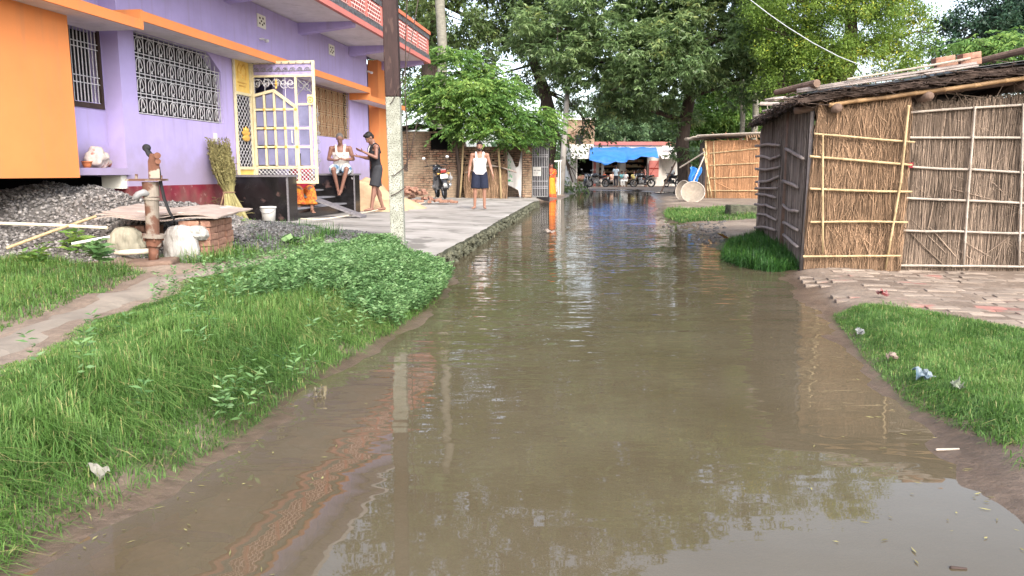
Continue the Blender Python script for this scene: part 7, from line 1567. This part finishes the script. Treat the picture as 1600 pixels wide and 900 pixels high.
# debris on the right verge
M['darkstone'] = mat('dark_wet_stone', (.05,.045,.042), .6, 12, .4, .4)
g = G(1168,338,.19); o = MB().cbox((0,0,.17), (.95,.4,.30)).build('stone_slab', 'moss', bevel=.03); o.location = (g.x, g.y+.25, .15); o.rotation_euler = (0,.03,.1); tag(o, 'dark mossy stone slab lying left of the large reed hut', 'slab')
rs = random.Random(23); mb = MB(); 
for i in range(170):
    px, py = rs.uniform(1035,1135), rs.uniform(350,378); p = G(px, py, .14); s = rs.uniform(.02,.07); mb.cv = rs.random(); mb.ell((p.x, p.y, Hz(p.x, p.y)), (s,s*.8,s*.55), Euler((rs.random(),0,rs.random()*3)).to_matrix(), 6, 4)
tag(mb.build('rubble', 'stonefill'), 'dark muddy rubble strewn along the right waterline before the hut', 'rubble', kind='stuff')
def litter(px, py, w_, h_, c, label, z=None, name='litter_wrapper', cat='litter', c2=None, seed=1):
    c = tuple(q*.32 for q in c); c2 = tuple(q*.36 for q in c2) if c2 else None; w_ *= .75; m = mat('wrapper_'+str(px), c, .4, 9, .1, .0, c2=c2, detail=1); p = G(px, py, .17); zz_ = Hz(p.x, p.y) if z is None else z; mb = MB()
    mb.grid(lambda u, v: Vector(((u-.5)*w_, (v-.5)*h_*1.4+.02*noise.noise(Vector((u*4,v*4,px))), .03+.05*noise.noise(Vector((u*3+px,v*3,1)))+.25*h_*abs(v-.5))), 8, 6); o = mb.build(name, m, thick=.003, loc=(p.x, p.y, zz_+.02)); o.rotation_euler = (.35,0,(px % 7)*.3); return tag(o, label, cat)
litter(1437,594,.10,.07,(.12,.30,.45),'crumpled blue and white packet on the right turf',c2=(.7,.75,.75)); litter(1340,522,.055,.04,(.7,.72,.7),'small white scrap in the right turf nearest the paved yard'); litter(1392,563,.05,.04,(.72,.55,.45),'pale pinkish scrap in the middle of the right turf'); litter(1492,616,.06,.04,(.55,.62,.45),'small pale green scrap low in the right turf')
litter(1377,471,.11,.06,(.65,.08,.09),'crushed red packet on the edge of the brick paving',c2=(.7,.6,.55)); litter(1133,372,.30,.18,(.60,.08,.06),'torn red and yellow packet by the grass tuft at the hut corner',c2=(.7,.55,.1)); litter(151,753,.05,.05,(.66,.64,.55),'cream scrap lying in the left grass near the waterline'); litter(858,360,.32,.12,(.75,.62,.52),'cream packet floating on the water near the kerb',z=WZ-.02); litter(498,606,.07,.04,(.35,.30,.2),'dead leaf floating at the left bank edge',z=WZ-.03,name='floating_leaf',cat='leaf')
litter(1213,235,.0,.0,(.6,.5,.48),'x') if False else None
p = SPn(85,572,0)+Vector(nS)*.09; mb = MB(); mb.cbox((0,0,0), (.012,.16,.09)); o = mb.build('paper_scrap', 'pinkc', loc=p); o.rotation_euler = (.3,0,-.2); tag(o, 'torn pinkish paper tucked under a batten of the hut side wall', 'paper')
g = G(1497,888,.12); mb = MB(); mb.cap((-.02,.0,0), (.02,-.006,0), .006, .004, 8); tag(mb.build('floating_twig', 'dkwood', loc=(g.x, g.y, WZ+.002)), 'short dark twig floating in the sky reflection at lower right', 'twig')
g = G(1482,702,.13); mb = MB(); mb.cap((-.05,0,0), (.05,.01,0), .006, .004, 8); tag(mb.build('pale_twig', 'bamboog', loc=(g.x, g.y, WZ+.008)), 'pale twig at the right water edge', 'twig')
# blue cloth and leaning poles behind the baskets
Yb_ = 33.0; a = D(1078,262,Yb_); mb = MB(); mb.grid(lambda u, v: Vector((a.x+(.5-.15*v)*u+.05*sin(v*6), Yb_+.10*sin(u*9+v*3), D(1080,262+24*v,Yb_).z+.05*sin(u*7))), 12, 8); tag(mb.build('blue_sheet', 'tarpblue', smooth=True, thick=.01), 'blue plastic sheet hanging between the mango trunk and the small hut', 'sheet')
single(MB().tube([D(1101,238,33.5), D(1062,262,34.5)], .035, 7), 'leaning_pole', 'bamboog', 'grey pole leaning down from the small hut to the mango trunk', 'pole')
single(MB().tube([D(1100,245,33), D(1083,285,32.5)], .03, 7), 'leaning_pole', 'bamboog', 'steep thin pole propped against the left wall of the small hut', 'pole')
single(MB().tube([D(1058,248,41), D(1032,302,40)], .04, 7), 'leaning_pole', 'log', 'dark prop leaning against the left side of the mango trunk', 'pole')

# straw, leaf bits and scum drifted on the water
rq = np.random.RandomState(99); n = 420; k = rq.randint(0, len(WP)-2, n); f = rq.random(n); Wn = np.array(WP); Pq = Wn[k]*(1-f[:,None])+Wn[k+1]*f[:,None]; cen_ = np.array([0.06*Pq[:,1], Pq[:,1]]).T
Pq = Pq+(cen_-Pq)*(rq.random((n,1))**3*.5+.03)+rq.normal(size=(n,2))*.03; ok_ = (Pq[:,1] > 1.5) & (sdist(Pq[:,0], Pq[:,1]) < -.04); Pq = Pq[ok_]; n = len(Pq)
a_ = rq.uniform(0, 6.28, n); V, Fq = leaves(np.stack([Pq[:,0], Pq[:,1], np.full(n, WZ+.004)], 1), np.stack([np.cos(a_), np.sin(a_), np.zeros(n)], 1), rq.uniform(.01,.045,n), .008, rq, .0)
V[:,2] = WZ+.003+rq.random(len(V))*.003; tag(npmesh('drift', V, Fq, 'drystalk', rq.uniform(.0,.45,n)), 'scattered straw and leaf bits drifting on the brown water', 'debris', kind='stuff')
